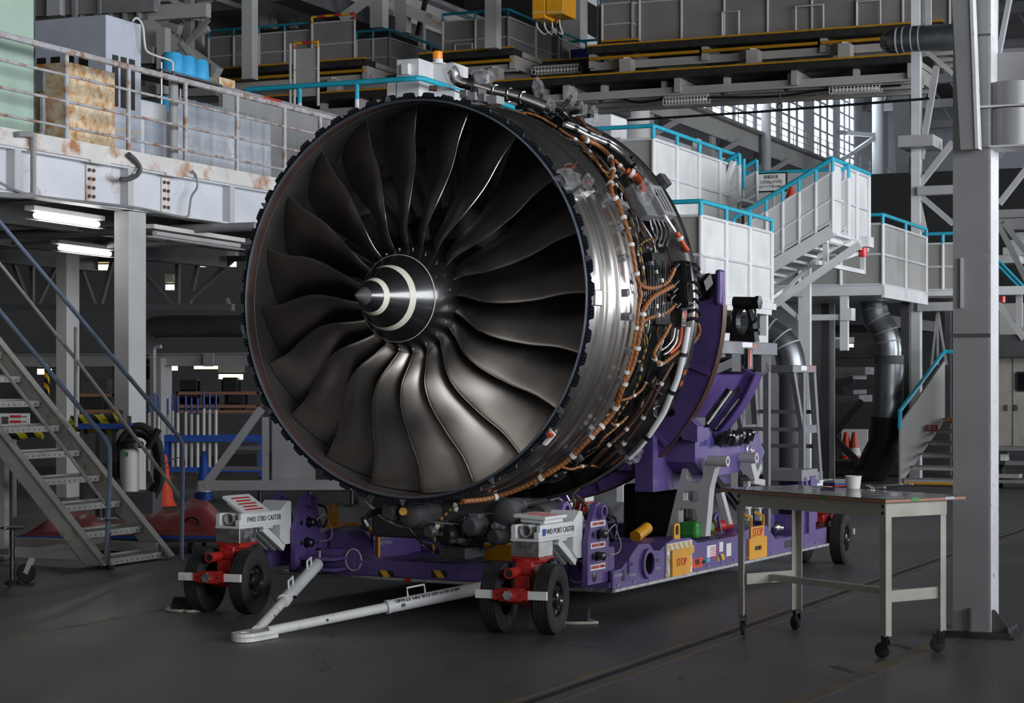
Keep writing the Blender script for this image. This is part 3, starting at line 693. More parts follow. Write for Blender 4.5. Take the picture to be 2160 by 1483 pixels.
# black ribbed unit with its data plate
o, M2 = surfbox('control_unit', 1438, 600, 1.44, .13, .34, .055, 'matt', 0)
for i in range(5):
    obj('rib', MB(M2).box((-.062 + i * .03, -.165, .05), (-.056 + i * .03, .165, .066)), K['blackgloss'], o)
for i in range(3):
    obj('rib', MB(M2).box((-.065, -.15 + i * .14, .05), (.065, -.143 + i * .14, .069)), K['blackgloss'], o)
o, M2 = surfbox('data_plate_unit', 1438, 671, 1.48, .085, .125, .02, 'black', 0, bevel=.002)
obj('yellow_label', MB(M2).box((-.036, .0, .0195), (-.016, .045, .021)), K['yellow'], o, label='yellow label')
obj('red_label', MB(M2).box((.015, -.01, .0195), (.037, .052, .021)), K['redlamp'], o, label='red label')
for i in range(4): obj('print_line', MB(M2).box((-.01, -.02 + i * .016, .0195), (.01, -.014 + i * .016, .0205)), K['whiteink'], o)
for i in range(4): obj('screw', MB(M2).cyl((-.032 + i * .021, -.053, .019), (-.032 + i * .021, -.053, .022), .004, 8), K['steel'], o)
# thick black cable loops beside it
for i, y in enumerate((566, 582, 604, 622, 640, 662, 680)):
    x = 1462 + (i % 2) * 3
    a = cylhit(x - 12, y - 6, 1.49); b = cylhit(x + 4, y - 8, 1.51); c = cylhit(x + 12, y + 2, 1.50); d = cylhit(x + 2, y + 10, 1.48)
    o = obj('cable_loop', MB(EM).tube(smooth_path([a, b, c, d], 5), .014, 8), K['blackgloss'], eng)
for i, y in enumerate((592, 630, 648, 668)):
    c = cylhit(1461, y, 1.47); obj('cable_sleeve', MB(EM).cyl(c - Vector((0, .03, 0)), c + Vector((0, .03, 0)), .022, 12), K['steel'], eng)
o, M2 = surfbox('bracket_arm', 1490, 596, 1.50, .16, .09, .02, 'dsteel', 25)
o, M2 = surfbox('junction_box', 1424, 790, 1.45, .11, .19, .07, 'black', 8)
for k in (-1, 1): obj('orange_label', MB(M2).box((-.02, -.02 + k * .045, .0695), (.02, .02 + k * .045, .0712)), K['redhose'], o, label='orange label')
o, M2 = surfbox('junction_box', 1290, 958, 1.42, .14, .17, .06, 'black', 0)
for k in (-1, 1): obj('orange_label', MB(M2).box((.012 + k * .016, -.05, .0595), (.02 + k * .016, .05, .0612)), K['redhose'], o, label='orange label')
for px, py in ((1421, 566), (1420, 602), (1417, 618), (1424, 650), (1412, 632)):
    c = cylhit(px, py, 1.47); obj('connector', MB(EM).cyl(c - Vector((0, .01, 0)), c + Vector((0, .07, .035)), .02, 10), K['blackgloss'], eng)
surfbox('lifting_hook_plate', 1262, 628, 1.425, .10, .11, .006, 'alu', 0)
surfbox('warning_placard', 1160, 928, 1.426, .05, .10, .002, 'sticker', 0, bevel=0)
surfbox('placard_header', 1163, 920, 1.428, .05, .03, .002, 'redhose', 0, bevel=0)
for (px, py) in ((1308, 545), (1315, 618), (1320, 668), (1322, 740), (1305, 800), (1287, 850), (1240, 905), (1303, 480)):
    surfbox('pipe_bracket', px + 4, py, 1.435, .05, .045, .025, 'alu_paint', 20, bevel=.003)
# bagged hose ends on the case
def bag(p, r_, sc, mat='bag', name='plastic_wrapping', parent=None, seed=0):
    rr = random.Random(seed); m_ = MB(); n, m = 12, 8; out = []; fs = []
    for i in range(m + 1):
        t_ = math.pi * i / m
        for k in range(n):
            a = 2 * math.pi * k / n; q = r_ * rr.uniform(.72, 1.22)
            out.append((p[0] + q * sc[0] * math.sin(t_) * math.cos(a), p[1] + q * sc[1] * math.sin(t_) * math.sin(a), p[2] + q * sc[2] * math.cos(t_)))
    for i in range(m):
        for k in range(n):
            l = (k + 1) % n; fs.append((i * n + k, (i + 1) * n + k, (i + 1) * n + l, i * n + l))
    m_.add(out, fs, False); return obj(name, m_, K[mat], parent or eng)
EW = lambda p: EM @ p
for i, (px, py, R, r_, sc) in enumerate(((1196, 378, 1.45, .075, (1.3, 1, .9)), (1240, 384, 1.45, .05, (.8, 1, 1.1)), (1362, 405, 1.54, .07, (.9, 1, 1.3)), (1476, 560, 1.53, .06, (.8, 1, 1.4)), (1330, 960, 1.49, .08, (1.2, 1, .8)))):
    bag(EW(cylhit(px, py, R)), r_, sc, seed=i)
for pts in (((1194, 360), (1190, 350), (1204, 345), (1210, 355), (1216, 342)), ((1238, 390), (1246, 380), (1250, 374)), ((1366, 410), (1374, 412), (1382, 415))):
    harness(list(pts), 1.50, .003, 'redhose', 'red_tie', n=5)
# ---- top of the engine: starter duct and wrapped pipe ends
R_ = lambda pts, Y: smooth_path([EMI @ at(x, y, Y) for x, y in pts], 5)
def wpart(name, mb, mat, **k): return obj(name, mb, K[mat], eng, **k)
TY = 14.75
wpart('air_duct', MB(EM).tube(R_([(1000, 180), (1020, 186), (1040, 192), (1066, 197), (1096, 205), (1126, 216), (1150, 226)], TY), .047, 14), 'case')
for x, y in ((1042, 192), (1072, 199), (1100, 206)):
    c = EMI @ at(x, y, TY); wpart('duct_clamp', MB(EM).cyl(c - Vector((.016, 0, 0)), c + Vector((.016, 0, -.006)), .054, 14), 'steel')
wpart('air_duct', MB(EM).tube(R_([(992, 178), (972, 174), (960, 165), (957, 152), (952, 146)], TY), .042, 12), 'case')
wpart('duct_coupling', MB(EM).cyl(EMI @ at(984, 178, TY), EMI @ at(996, 181, TY), .058, 14), 'dsteel')
bag(at(958, 157, TY), .075, (1.1, 1, 1.1), seed=21); 
wpart('valve_body', MB(EM).cyl(EMI @ at(1000, 166, TY), EMI @ at(1026, 164, TY), .05, 14), 'alu_paint')
wpart('valve_body', MB(EM).cyl(EMI @ at(1024, 158, TY), EMI @ at(1022, 182, TY), .032, 12), 'grey')
bag(at(1018, 166, TY), .075, (1.3, 1, .9), seed=22)
for i, (x0, y0, x1, y1) in enumerate(((1134, 185, 1140, 225), (1205, 202, 1185, 228), (1228, 236, 1200, 240), (1252, 245, 1215, 250), (1160, 228, 1190, 245))):
    a, b = EMI @ at(x0, y0, TY + .1), EMI @ at(x1, y1, TY + .1)
    wpart('capped_cable', MB(EM).tube([a, (a + b) / 2 + Vector((.02, 0, .01)), b], .016, 8), 'blackgloss')
    bag(at(x0, y0, TY + .1), .055, (.8, 1, 1.3), seed=30 + i)
for i in range(9):
    x = 1090 + i * 17; y = 222 + i * 5 + rnd.uniform(-4, 6)
    wpart('capped_cable', MB(EM).tube(smooth_path([EMI @ at(x, y, TY + .05), EMI @ at(x + rnd.uniform(8, 20), y + rnd.uniform(-10, 4), TY), EMI @ at(x + rnd.uniform(24, 44), y + rnd.uniform(6, 22), TY + .1)], 4), rnd.choice([.010, .014, .018]), 7), rnd.choice(['blackgloss', 'black', 'dsteel', 'brown']))
wpart('cable_tray', MB(EM).tube(R_([(1190, 248), (1212, 258), (1240, 272), (1275, 290)], TY + .2), .035, 8), 'black')
for i, (x, y, w_) in enumerate(((1000, 205, .09), (1022, 208, .07), (1046, 212, .08), (985, 200, .06), (1012, 196, .05))):
    c = EMI @ at(x, y, TY - .35); wpart('mount_lug', MB(EM).cbox(c, (w_, .12, .06)), rnd.choice(['grey', 'dgrey', 'alu_paint']), bevel=.006)
for pts in (((995, 200), (1015, 214), (1040, 224), (1070, 232), (1110, 240)), ((1060, 232), (1085, 245), (1110, 258), (1140, 258)), ((1080, 245), (1100, 238), (1120, 240), (1145, 250), (1175, 268))):
    wpart('wiring_harness', MB(EM).tube(R_(list(pts), TY - .25), .008, 6), 'orange')
for pts in (((930, 186), (950, 188), (970, 196), (990, 206)), ((918, 186), (940, 184), (960, 190))):
    wpart('metal_tube', MB(EM).tube(R_(list(pts), 14.2), .006, 6), 'alu')
wpart('coupling', MB(EM).cyl(EMI @ at(905, 186, 14.2), EMI @ at(922, 187, 14.2), .02, 10), 'brown')
# ---- accessory gearbox and pipes under the fan case
GY = 14.35
def gp(x, y, Y=GY): return EMI @ at(x, y, Y)
wpart('accessory_gearbox', MB(EM).cbox((-.12, .95, -1.60), (1.3, .5, .30)), 'dgrey', bevel=.04)
for (x, y, rr_, ln, mk) in ((1085, 1078, .09, .34, 'dgrey'), (1130, 1098, .09, .30, 'dgrey'), (1160, 1082, .08, .36, 'dgrey'), (1010, 1108, .075, .3, 'dgrey'), (960, 1128, .07, .3, 'black'), (925, 1120, .05, .3, 'dgrey'), (885, 1082, .09, .34, 'dgrey'), (840, 1078, .06, .3, 'dgrey'), (1195, 1098, .07, .3, 'alu_paint'), (1060, 1130, .06, .3, 'dgrey'), (1215, 1120, .05, .3, 'alu_paint')):
    c = gp(x, y); m_ = MB(EM); m_.lathe([(0, -ln / 2), (rr_ * .7, -ln / 2), (rr_, -ln / 2 + .02), (rr_, -.02), (rr_ * 1.12, -.015), (rr_ * 1.12, .015), (rr_, .02), (rr_, ln / 2)], 20, o=c)
    wpart('accessory_pump', m_, mk)
rnd = random.Random(5)
for k in range(34):
    x = rnd.uniform(870, 1225); y = 1068 + rnd.uniform(0, 75) * (1 - abs(x - 1060) / 330) + max(0, (x - 1150) * -.1)
    c = gp(x, y, GY + rnd.uniform(-.15, .3)); w, d, h = rnd.uniform(.03, .11), rnd.uniform(.05, .15), rnd.uniform(.03, .09)
    m_ = MB(EM); m_.cbox(c, (w, d, h))
    if k % 2: m_.cyl(c, c + Vector((0, -d, 0)), min(w, h) * .4, 10)
    wpart('gearbox_fitting', m_, rnd.choice(['dgrey', 'grey', 'dsteel', 'alu_paint', 'black', 'dgrey']), bevel=.006)
for pts, rr_, mk in (([(775, 1110), (768, 1095), (780, 1083), (800, 1079), (825, 1083), (842, 1085)], .026, 'dsteel'), ([(770, 1055), (800, 1085), (830, 1105), (858, 1112), (890, 1104), (920, 1103), (970, 1108)], .014, 'alu'),
                     ([(930, 1115), (970, 1112), (1000, 1107)], .007, 'steel'), ([(1022, 1084), (1070, 1085), (1120, 1078), (1170, 1066), (1215, 1055)], .011, 'steel'), ([(1050, 1084), (1090, 1074), (1140, 1060), (1180, 1050)], .008, 'steel'),
                     ([(890, 1150), (915, 1160), (940, 1165), (970, 1168)], .007, 'alu'), ([(892, 1142), (925, 1152), (955, 1165), (985, 1172)], .006, 'alu'), ([(1002, 1168), (1015, 1160), (1030, 1155), (1045, 1150)], .008, 'steel'),
                     ([(1180, 1052), (1200, 1068), (1215, 1090), (1205, 1120), (1190, 1140)], .008, 'alu'), ([(1225, 1062), (1215, 1100), (1195, 1130), (1180, 1148)], .006, 'steel'), ([(1195, 1045), (1208, 1070), (1218, 1095)], .007, 'alu'),
                     ([(860, 1112), (885, 1140), (915, 1160), (950, 1172)], .012, 'black'), ([(1140, 1120), (1155, 1090), (1150, 1070), (1160, 1050)], .009, 'blackgloss'), ([(1030, 1120), (1055, 1095), (1060, 1070)], .012, 'dsteel')):
    wpart('metal_tube', MB(EM).tube(smooth_path([gp(x, y) for x, y in pts], 5), rr_, 8), mk)
for pts in ([(976, 1060), (958, 1068), (945, 1080), (930, 1095), (925, 1110), (918, 1130), (915, 1150), (913, 1168)], [(1222, 1030), (1208, 1045), (1212, 1065), (1200, 1085), (1180, 1098)], [(1215, 1045), (1232, 1060), (1240, 1075), (1215, 1095), (1195, 1120)], [(1140, 1098), (1120, 1106), (1090, 1108), (1070, 1100)]):
    wpart('wiring_harness', MB(EM).tube(smooth_path([gp(x, y, GY - .1) for x, y in pts], 5), .011, 7), 'braid' if pts[0][0] == 976 else 'brown')
for x, y in ((962, 1073), (922, 1110), (960, 1040 + 25)):
    wpart('clamp', MB(EM).cyl(gp(x - 4, y, GY - .1), gp(x + 4, y + 3, GY - .1), .02, 8), 'clampw')
wpart('gold_cap', MB(EM).cyl(gp(850, 1079, GY - .2), gp(852, 1080, GY - .12), .03, 8), 'gold')
wpart('drain_mast', MB(EM).bar(gp(1106, 1058), gp(1114, 1084), .02, .02), 'steel')
wpart('drip_tray', MB(EM).cbox(gp(975, 1165), (.22, .3, .08)), 'dgrey', bevel=.01)
# ================================================================== ENGINE STAND
std = thing('engine_stand', 'purple wheeled engine transport stand carrying the turbofan', 'engine stand', (EC.x, EC.y, 0), -AX)
def sp_(name, mb, mat, parent=None, **k): return obj(name, mb, K[mat], parent or std, **k)
S_ = lambda p: SM @ Vector(p)
m_ = MB(SM); m_.box((-1.34, .46, .215), (1.34, 4.82, .255)); sp_('deck', m_, 'purple')
m_ = MB(SM)
for i in range(5):
    x = -.95 + i * .30
    m_.add([(x, .62, .257), (x + .24, .62, .257), (x + .30, 1.02, .257), (x + .06, 1.02, .257)], [(0, 1, 2, 3)])
    m_.add([(x + .1, 1.06, .257), (x + .34, 1.06, .257), (x + .40, 1.5, .257), (x + .16, 1.5, .257)], [(0, 1, 2, 3)])
K['grip'] = material('grip_tape', (0.018, 0.017, 0.02), 0.8, var=0.3, scale=40)
sp_('grip_tape', m_, 'grip')
m_ = MB(SM); m_.box((-1.42, .40, .19), (1.40, .46, .215)); m_.box((1.34, .40, .19), (1.40, 4.86, .215)); m_.box((-1.42, .40, .19), (-1.34, 4.86, .215)); m_.box((-1.42, 4.82, .19), (1.40, 4.86, .215))
sp_('edge_trim', m_, 'alu', bevel=.004)
m_ = MB(SM); m_.box((-.95, .44, .215), (1.15, .56, .335)); fb = sp_('front_beam', m_, 'purple', bevel=.01)
for px in (815, 927):
    c = sl(px, 1211, .44); sp_('hazard_plate', MB(SM).box((c.x - .065, .434, c.z - .026), (c.x + .065, .44, c.z + .026)), 'hazard', fb, label='yellow and black hazard plate')
c = sl(860, 1227, .4); sp_('red_tag', MB(SM).box((c.x - .03, .396, .19), (c.x + .03, .40, .215)), 'red', label='small red tag')
# right-hand side beam with its stepped outline
RO = 1.34
prof = [(1287, 1243), (1287, 1205), (1306, 1199), (1342, 1148), (1364, 1146), (1374, 1162), (1387, 1161), (1400, 1146), (1414, 1138), (1440, 1135.5), (1451.6, 1134.5), (1467.5, 1145.5), (1543, 1131.6), (1562, 1123.6), (1575, 1114.6), (1612, 1108), (1631, 1137.5), (1702, 1124.6), (1702, 1066), (1716, 1064), (1716, 1117.6), (1739, 1111.7), (1739, 1145.5)]
pts = [sr(x, y, RO) for x, y in prof]
pp = [(p.y, max(p.z, .215)) for p in pts]; pp[0] = (pp[0][0], .215); pp[-1] = (pp[-1][0], .215)
hc = sr(1359.5, 1188, RO); hol = [circ(hc.y, hc.z, .078, 28)]
rb = sp_('side_beam', MB(SM).plate(pp, hol, (RO, 0, 0), (0, 1, 0), (0, 0, 1), .02), 'purple')
def inset(pl, d): return pl
m_ = MB(SM)
for i in range(1, len(pp) - 1):
    a, b = pp[i], pp[i + 1]
    if abs(a[0] - b[0]) > .002 or abs(a[1] - b[1]) > .002:
        m_.add([(RO, a[0], a[1]), (RO, b[0], b[1]), (RO - .24, b[0], b[1]), (RO - .24, a[0], a[1])], [(0, 1, 2, 3)])
m_.plate(pp, [circ(hc.y, hc.z, .078, 28)], (RO - .26, 0, 0), (0, 1, 0), (0, 0, 1), .02)
sp_('beam_top_plate', m_, 'purple')
sp_('tube_collar', MB(SM).lathe([(.078, RO - .26), (.078, RO + .045), (.108, RO + .045), (.108, RO + .0)], 36, axis='x', o=(0, hc.y, hc.z)), 'purple', rb)
sp_('tube_lining', MB(SM).lathe([(.076, RO - .26), (.076, RO + .03)], 32, axis='x', o=(0, hc.y, hc.z)), 'black', rb)
def onbeam(name, px0, py0, px1, py1, mat, d=.004, parent=None, label=None, r0=RO + .02, bevel=0):
    a = sr(px0, py0, r0); b = sr(px1, py1, r0)
    return sp_(name, MB(SM).box((r0, min(a.y, b.y), min(a.z, b.z)), (r0 + d, max(a.y, b.y), max(a.z, b.z))), mat, parent or rb, label=label, bevel=bevel)
onbeam('slot', 1312, 1203, 1317, 1225, 'black')
onbeam('tie_down_plate', 1324, 1177, 1332, 1208, 'purple', .012); onbeam('tie_down_plate', 1375, 1170, 1389, 1192, 'purple', .012)
onbeam('hole', 1327, 1186, 1331, 1194, 'black', .014); onbeam('hole', 1380, 1178, 1385, 1186, 'black', .014)
text('lettering', 'JACKING PT', .028, S_((RO + .022, sr(1300, 1213, RO).y, sr(1300, 1213, RO).z)), SM.to_3x3() @ Vector((0, 1, 0)), (0, 0, 1), K['whiteink'], rb)
for px, py in ((1328, 1213), (1380, 1199)):
    c = sr(px, py, RO); text('lettering', 'TIE DOWN', .022, S_((RO + .022, c.y, c.z)), SM.to_3x3() @ Vector((0, 1, 0)), (0, 0, 1), K['whiteink'], rb)
onbeam('yellow_sticker', 1457, 1151, 1464, 1166, 'yellow', .002, label='small yellow sticker')
pl = onbeam('number_plate', 1457, 1180, 1482, 1195, 'cone', .003, label='orange number plate')
c = sr(1470, 1186, RO); text('lettering', '926', .062, S_((RO + .025, c.y - .045, c.z + .004)), SM.to_3x3() @ Vector((0, 1, 0)), (0, 0, 1), K['ink'], pl, squeeze=.95)
text('lettering', 'ANA', .036, S_((RO + .025, c.y + .075, c.z - .004)), SM.to_3x3() @ Vector((0, 1, 0)), (0, 0, 1), K['ink'], pl)
onbeam('green_sticker', 1484, 1180, 1490, 1187, 'greenp', .002); onbeam('pale_blue_sticker', 1491, 1178, 1498, 1185, 'skyblue', .002)
s1_ = onbeam('white_sticker', 1491, 1152, 1510, 1173, 'sticker', .002, label='white sticker with red print')
a = sr(1491, 1152, RO); b = sr(1510, 1173, RO)
for i in range(6):
    z = max(a.z, b.z) - .012 - i * .017; sp_('print_line', MB(SM).box((RO + .022, a.y + .015, z - .006), (RO + .0235, b.y - .012 - (i % 2) * .02, z)), 'redink', s1_)
s1_ = onbeam('white_sticker', 1517, 1144, 1525, 1163, 'sticker', .002); onbeam('white_sticker', 1532, 1147, 1542, 1172, 'sticker', .002); onbeam('white_sticker', 1562, 1133, 1569, 1150, 'sticker', .002)
onbeam('hazard_plate', 1514, 1170, 1528, 1181, 'hazard', .002, label='yellow and black hazard plate')
onbeam('recess_panel', 1655, 1141, 1670, 1153, 'black', .002)
for i in range(16):
    y = .55 + i * .27; sp_('bolt', MB(SM).cyl((RO + .018, y, .232), (RO + .03, y, .232), .008, 6), 'alu', rb)
# left-hand side beam and the box with fork pocket
m_ = MB(SM); m_.box((-1.34, .46, .255), (-1.10, 4.8, .40)); m_.box((-1.34, 1.8, .255), (-1.12, 4.6, .50)); sp_('side_beam', m_, 'purple', bevel=.01)
m_ = MB(SM); m_.plate([(.62, .255), (1.78, .255), (1.82, .40), (1.70, .53), (.62, .53)], [rrect(1.03, .38, .40, .20, .01)], (-1.10, 0, 0), (0, 1, 0), (0, 0, 1), .03)
lb = sp_('side_box', m_, 'purple')
m_ = MB(SM); m_.box((-1.12, .84, .28), (-1.085, .95, .48)); m_.box((-1.3, .84, .27), (-1.1, 1.23, .28)); sp_('fork_pocket', m_, 'yellow', lb, label='orange fork pocket lining')
m_ = MB(SM); m_.box((-1.25, 1.05, .53), (-1.06, 1.10, .55)); m_.bar((-1.06, 1.08, .54), (-1.06, 1.27, .44), .03, .03); m_.bar((-1.06, 1.27, .45), (-1.06, 1.27, .27), .03, .03)
sp_('strap_bar', m_, 'yellow', lb, label='orange strap bar')
m_ = MB(SM); m_.plate([(-.05, 0), (.05, 0), (.04, .13), (.02, .16), (-.02, .16), (-.04, .13)], [circ(0, .12, .022, 16)], (-1.20, .84, .55), (1, 0, 0), (0, 0, 1), -.02); m_.box((-1.3, .7, .53), (-1.1, .98, .55))
sp_('lifting_lug', m_, 'yellow', lb, label='orange lifting lug')
c = Vector((-1.065, 1.62, .555)); L3 = SM.to_3x3() @ Vector((0, 1, 0))
text('lettering', 'FIXTURE DEPLOYED', .045, S_((-1.066, 1.42, .42)), L3, (0, 0, 1), K['whiteink'], lb); text('lettering', '<- POSITION', .04, S_((-1.066, 1.38, .37)), L3, (0, 0, 1), K['whiteink'], lb)
m_ = MB(SM); m_.box((-.30, 1.6, .255), (-.24, 2.2, .36)); m_.box((-.30, 1.6, .255), (.9, 1.68, .38)); sp_('cross_bar', m_, 'yellow', label='yellow cross bar under the engine')
m_ = MB(SM); m_.box((-1.1, 2.0, .255), (1.1, 2.2, .42)); m_.box((-1.1, 3.6, .255), (1.1, 3.8, .42)); sp_('cross_beam', m_, 'purple', bevel=.01)
# tow-bar brackets
for r_ in (-.92, .92):
    m_ = MB(SM); m_.box((r_ - .16, .22, .25), (r_ + .14, .5, .275)); m_.box((r_ - .16, .22, .33), (r_ + .14, .5, .355)); m_.box((r_ - .16, .42, .25), (r_ + .2, .5, .40))
    tb_ = sp_('tow_bracket', m_, 'purple', bevel=.006)
    sp_('locking_pin', MB(SM).cyl((r_ - .02, .28, .24), (r_ - .02, .28, .41), .014, 10).box((r_ - .04, .265, .40), (r_ + .0, .295, .42)), 'steel', tb_)
    sp_('wire_loop', MB(SM).tube([S2 for S2 in [(r_ + .2 + .07 * math.cos(a_), .40, .33 + .08 * math.sin(a_)) for a_ in [i * .4 for i in range(16)]]], .006, 6), 'rope', tb_)
# rounded drum beside the left bracket
m_ = MB(SM); m_.plate([(-1.22, .255), (-.84, .255), (-.85, .36)] + [(-1.03 + .18 * math.cos(a_), .36 + .17 * math.sin(a_)) for a_ in [math.radians(x) for x in range(15, 181, 15)]] + [(-1.22, .36)], [], (0, .62, 0), (1, 0, 0), (0, 0, 1), -.25)
sp_('guard_plate', m_, 'purple')
# casters ---------------------------------------------------------------
def caster(r0, L0, rear=False, name=''):
    BM_ = SM @ Matrix.Translation((r0, L0, 0))
    if rear: BM_ = BM_ @ Matrix.Rotation(math.pi, 4, 'Z')
    CM_ = BM_ @ Matrix.Rotation(math.radians(8.5 if not rear else 6), 4, 'Z')
    for sx in (-.178, .178):
        prof_ = [(.115, -.048), (.125, -.056), (.175, -.066), (.205, -.062), (.222, -.05)]
        for i in range(5):
            x = -.045 + i * .0205
            prof_ += [(.2285, x), (.2295, x + .004), (.2295, x + .0125), (.2285, x + .0165), (.222, x + .018)]
        prof_ += [(.222, .056), (.205, .062), (.175, .066), (.125, .056), (.115, .048)]
        ty = sp_('tyre', MB(CM_).lathe(prof_, 48, axis='x', o=(sx, 0, .2295)), 'rubber')
        sg = 1 if sx > 0 else -1
        h = MB(CM_).lathe([(.116, -.05), (.12, 0), (.116, .05)], 32, axis='x', o=(sx, 0, .2295))
        h.lathe([(.116, .048 * sg), (.105, .03 * sg), (.06, .022 * sg), (.05, .05 * sg), (.036, .056 * sg), (0, .058 * sg)], 32, axis='x', o=(sx, 0, .2295))
        hb = sp_('wheel_hub', h, 'blackgloss', ty)
        m2 = MB(CM_)
        for k in range(6):
            a_ = k * math.pi / 3; m2.cyl((sx + sg * .02, .078 * math.cos(a_), .2295 + .078 * math.sin(a_)), (sx + sg * .045, .078 * math.cos(a_), .2295 + .078 * math.sin(a_)), .0095, 8)
        sp_('wheel_nut', m2, 'steel', ty)
    f = MB(CM_); f.box((-.055, -.06, .19), (.055, .11, .38)); f.box((-.06, -.02, .38), (.06, .18, .47)); f.lathe([(.0, .455), (.115, .455), (.12, .47), (.12, .485), (.0, .485)], 28, axis='z', o=(0, .1, 0))
    f.cyl((-.13, 0, .2295), (.13, 0, .2295), .045, 16)
    fk = sp_('caster_fork', f, 'red', bevel=.008)
    sp_('fork_tube', MB(CM_).lathe([(.034, -.20), (.034, -.05), (.026, -.05), (.026, -.2), (.034, -.20)], 20, axis='y', o=(-.04, 0, .405)), 'red', fk)
    sp_('tube_bore', MB(CM_).cyl((-.04, -.196, .405), (-.04, -.1, .405), .0255, 16), 'black', fk)
    m2 = MB(CM_)
    for x in (-.11, .11): m2.cyl((x, .2, .47), (x * 1.25, .2, .47), .016, 10)
    m2.cyl((.11, -.02, .43), (.15, -.02, .43), .018, 10); sp_('fork_bolt', m2, 'steel', fk)
    bb = MB(CM_); bb.box((-.245, -.275, .248), (.245, -.25, .303)); br = sp_('steering_bar', bb, 'white_dirty', fk, bevel=.003, label='pale steering bar')
    sl_ = MB(CM_); sl_.box((-.12, -.285, .244), (.12, -.24, .307)); sl_.box((-.075, -.29, .235), (.075, -.2, .244)); sl_.box((-.075, -.29, .307), (.075, -.2, .316)); sl_.box((-.06, -.25, .23), (.06, -.05, .25))
    sl_.box((-.05, -.25, .255), (.05, -.08, .30)); sp_('bar_sleeve', sl_, 'red', fk, bevel=.003)
    kn = [( (.036 if k % 2 else .027) * math.cos(k * math.pi / 7), (.036 if k % 2 else .027) * math.sin(k * math.pi / 7)) for k in range(14)]
    sp_('star_knob', MB(CM_).plate([(a_ - .01, b_ + .276) for a_, b_ in kn], [], (0, -.288, 0), (1, 0, 0), (0, 0, 1), .022), 'alu', fk, bevel=.003)
    m2 = MB(CM_)
    for x in (-.09, .07): m2.cyl((x, -.2865, .276), (x, -.284, .276), .007, 10)
    sp_('pin_hole', m2, 'black', fk)
    # block, arm and end plate keep the stand's own direction
    bl = sp_('swivel_block', MB(BM_).box((-.105, 0, .495), (.105, .2, .597)), 'alu', bevel=.004)
    sp_('block_gasket', MB(BM_).box((-.112, -.006, .482), (.112, .206, .495)), 'red', bl, label='red gasket plate')
    m2 = MB(BM_); m2.box((-.108, -.004, .597), (.108, .56, .615)); m2.box((.075, .02, .615), (.105, .5, .705)); m2.box((-.105, .02, .615), (-.075, .5, .705)); m2.box((-.105, -.0, .615), (-.065, .02, .70)); m2.box((.065, -.0, .615), (.105, .02, .66))
    m2.plate([(.50, .50), (.56, .45), (.64, .45), (.64, .76), (.60, .77), (.50, .705)], [], (-.105, 0, 0), (0, 1, 0), (0, 0, 1), .21)
    for i in range(3): m2.bar((-.07 + i * .07, .32, .58), (-.07 + i * .07, .58, .42), .04, .05)
    m2.box((-.1, .3, .58), (.1, .42, .60))
    ar = sp_('caster_arm', m2, 'white', bevel=.005, label='white painted caster arm')
    sp_('arm_tube', MB(BM_).lathe([(.042, .0), (.042, .16), (.034, .16), (.034, .0), (.042, .0)], 20, axis='y', o=(-.01, .03, .665)), 'lgrey', ar)
    lid = MB(BM_ @ Matrix.Translation((0, .23, .742)) @ Matrix.Rotation(math.radians(32 if r0 < 0 else 3), 4, 'Y')); lid.box((-.125, -.16, 0), (.115, .16, .022)); lid.box((-.09, -.12, -.03), (.09, .15, 0))
    ld = sp_('placard_lid', lid, 'white', ar, bevel=.004)
    if not rear:
        for i in range(5):
            mm = MB(lid.M); mm.box((-.088 + i * .036, -.11 + (i % 2) * .02, .0222), (-.072 + i * .036, .11 - (i % 2) * .03, .0235)); sp_('print_line', mm, 'redink', ar)
        yd = BM_.to_3x3() @ Vector((0, 1, 0))
        text('lettering', name, .052, BM_ @ Vector((.1065, .30, .656)), yd, (0, 0, 1), K['ink'], ar, squeeze=.92)
    # upright pivot plate on the stand
    up = [(.62, .262), (.95, .262), (.95, .62), (.86, .78), (.80, .82), (.74, .80), (.68, .70), (.62, .55)]
    for x in (-.13, .115) if not rear else (-.13,):
        pv = sp_('pivot_plate', MB(BM_).plate(up, [circ(.80, .755, .033, 18)], (x, 0, 0), (0, 1, 0), (0, 0, 1), .04), 'purple', bevel=.006)
        if x > 0 and not rear and True:
            xo = x + .041
            sp_('boss', MB(BM_).lathe([(.033, xo - .04), (.033, xo + .04), (.048, xo + .04), (.048, xo - .001)], 24, axis='x', o=(0, .80, .755)), 'purple', pv)
            for z in (.60, .45):
                sp_('pivot_pin', MB(BM_).lathe([(0, xo + .06), (.02, xo + .058), (.03, xo + .05), (.03, xo), (.042, xo), (.042, xo - .01)], 18, axis='x', o=(0, .80 - (.03 if z < .5 else 0), z)), 'dsteel', pv)
                sp_('pin_hole', MB(BM_).cyl((xo - .01, .70, z), (xo + .001, .70, z), .02, 14), 'black', pv)
            sp_('plate_hole', MB(BM_).lathe([(0, xo + .002), (.026, xo + .002), (.034, xo + .0)], 20, axis='x', o=(0, .72, .31)), 'black', pv)
            for z, tx in () if r0 < 0 else ((.672, 'CASTER STORAGE'), (.525, 'INDOOR TOWING'), (.376, 'OUTDOOR TOWING')):
                st = sp_('sticker', MB(BM_).box((xo, .66, z - .02), (xo + .002, .89, z + .02)), 'sticker', pv, label='white sticker with red lettering')
                text('lettering', tx, .03, BM_ @ Vector((xo + .0035, .775, z)), yd, (0, 0, 1), K['redink'], pv, squeeze=.75)
            sp_('wire_lanyard', MB(BM_).tube(smooth_path([(xo + .05, .80, .60), (xo + .07, .9, .66), (xo + .05, .98, .6), (xo + .06, 1.02, .52), (xo + .05, 1.0, .46), (xo + .06, .85, .455)], 5), .004, 6), 'rope', pv)
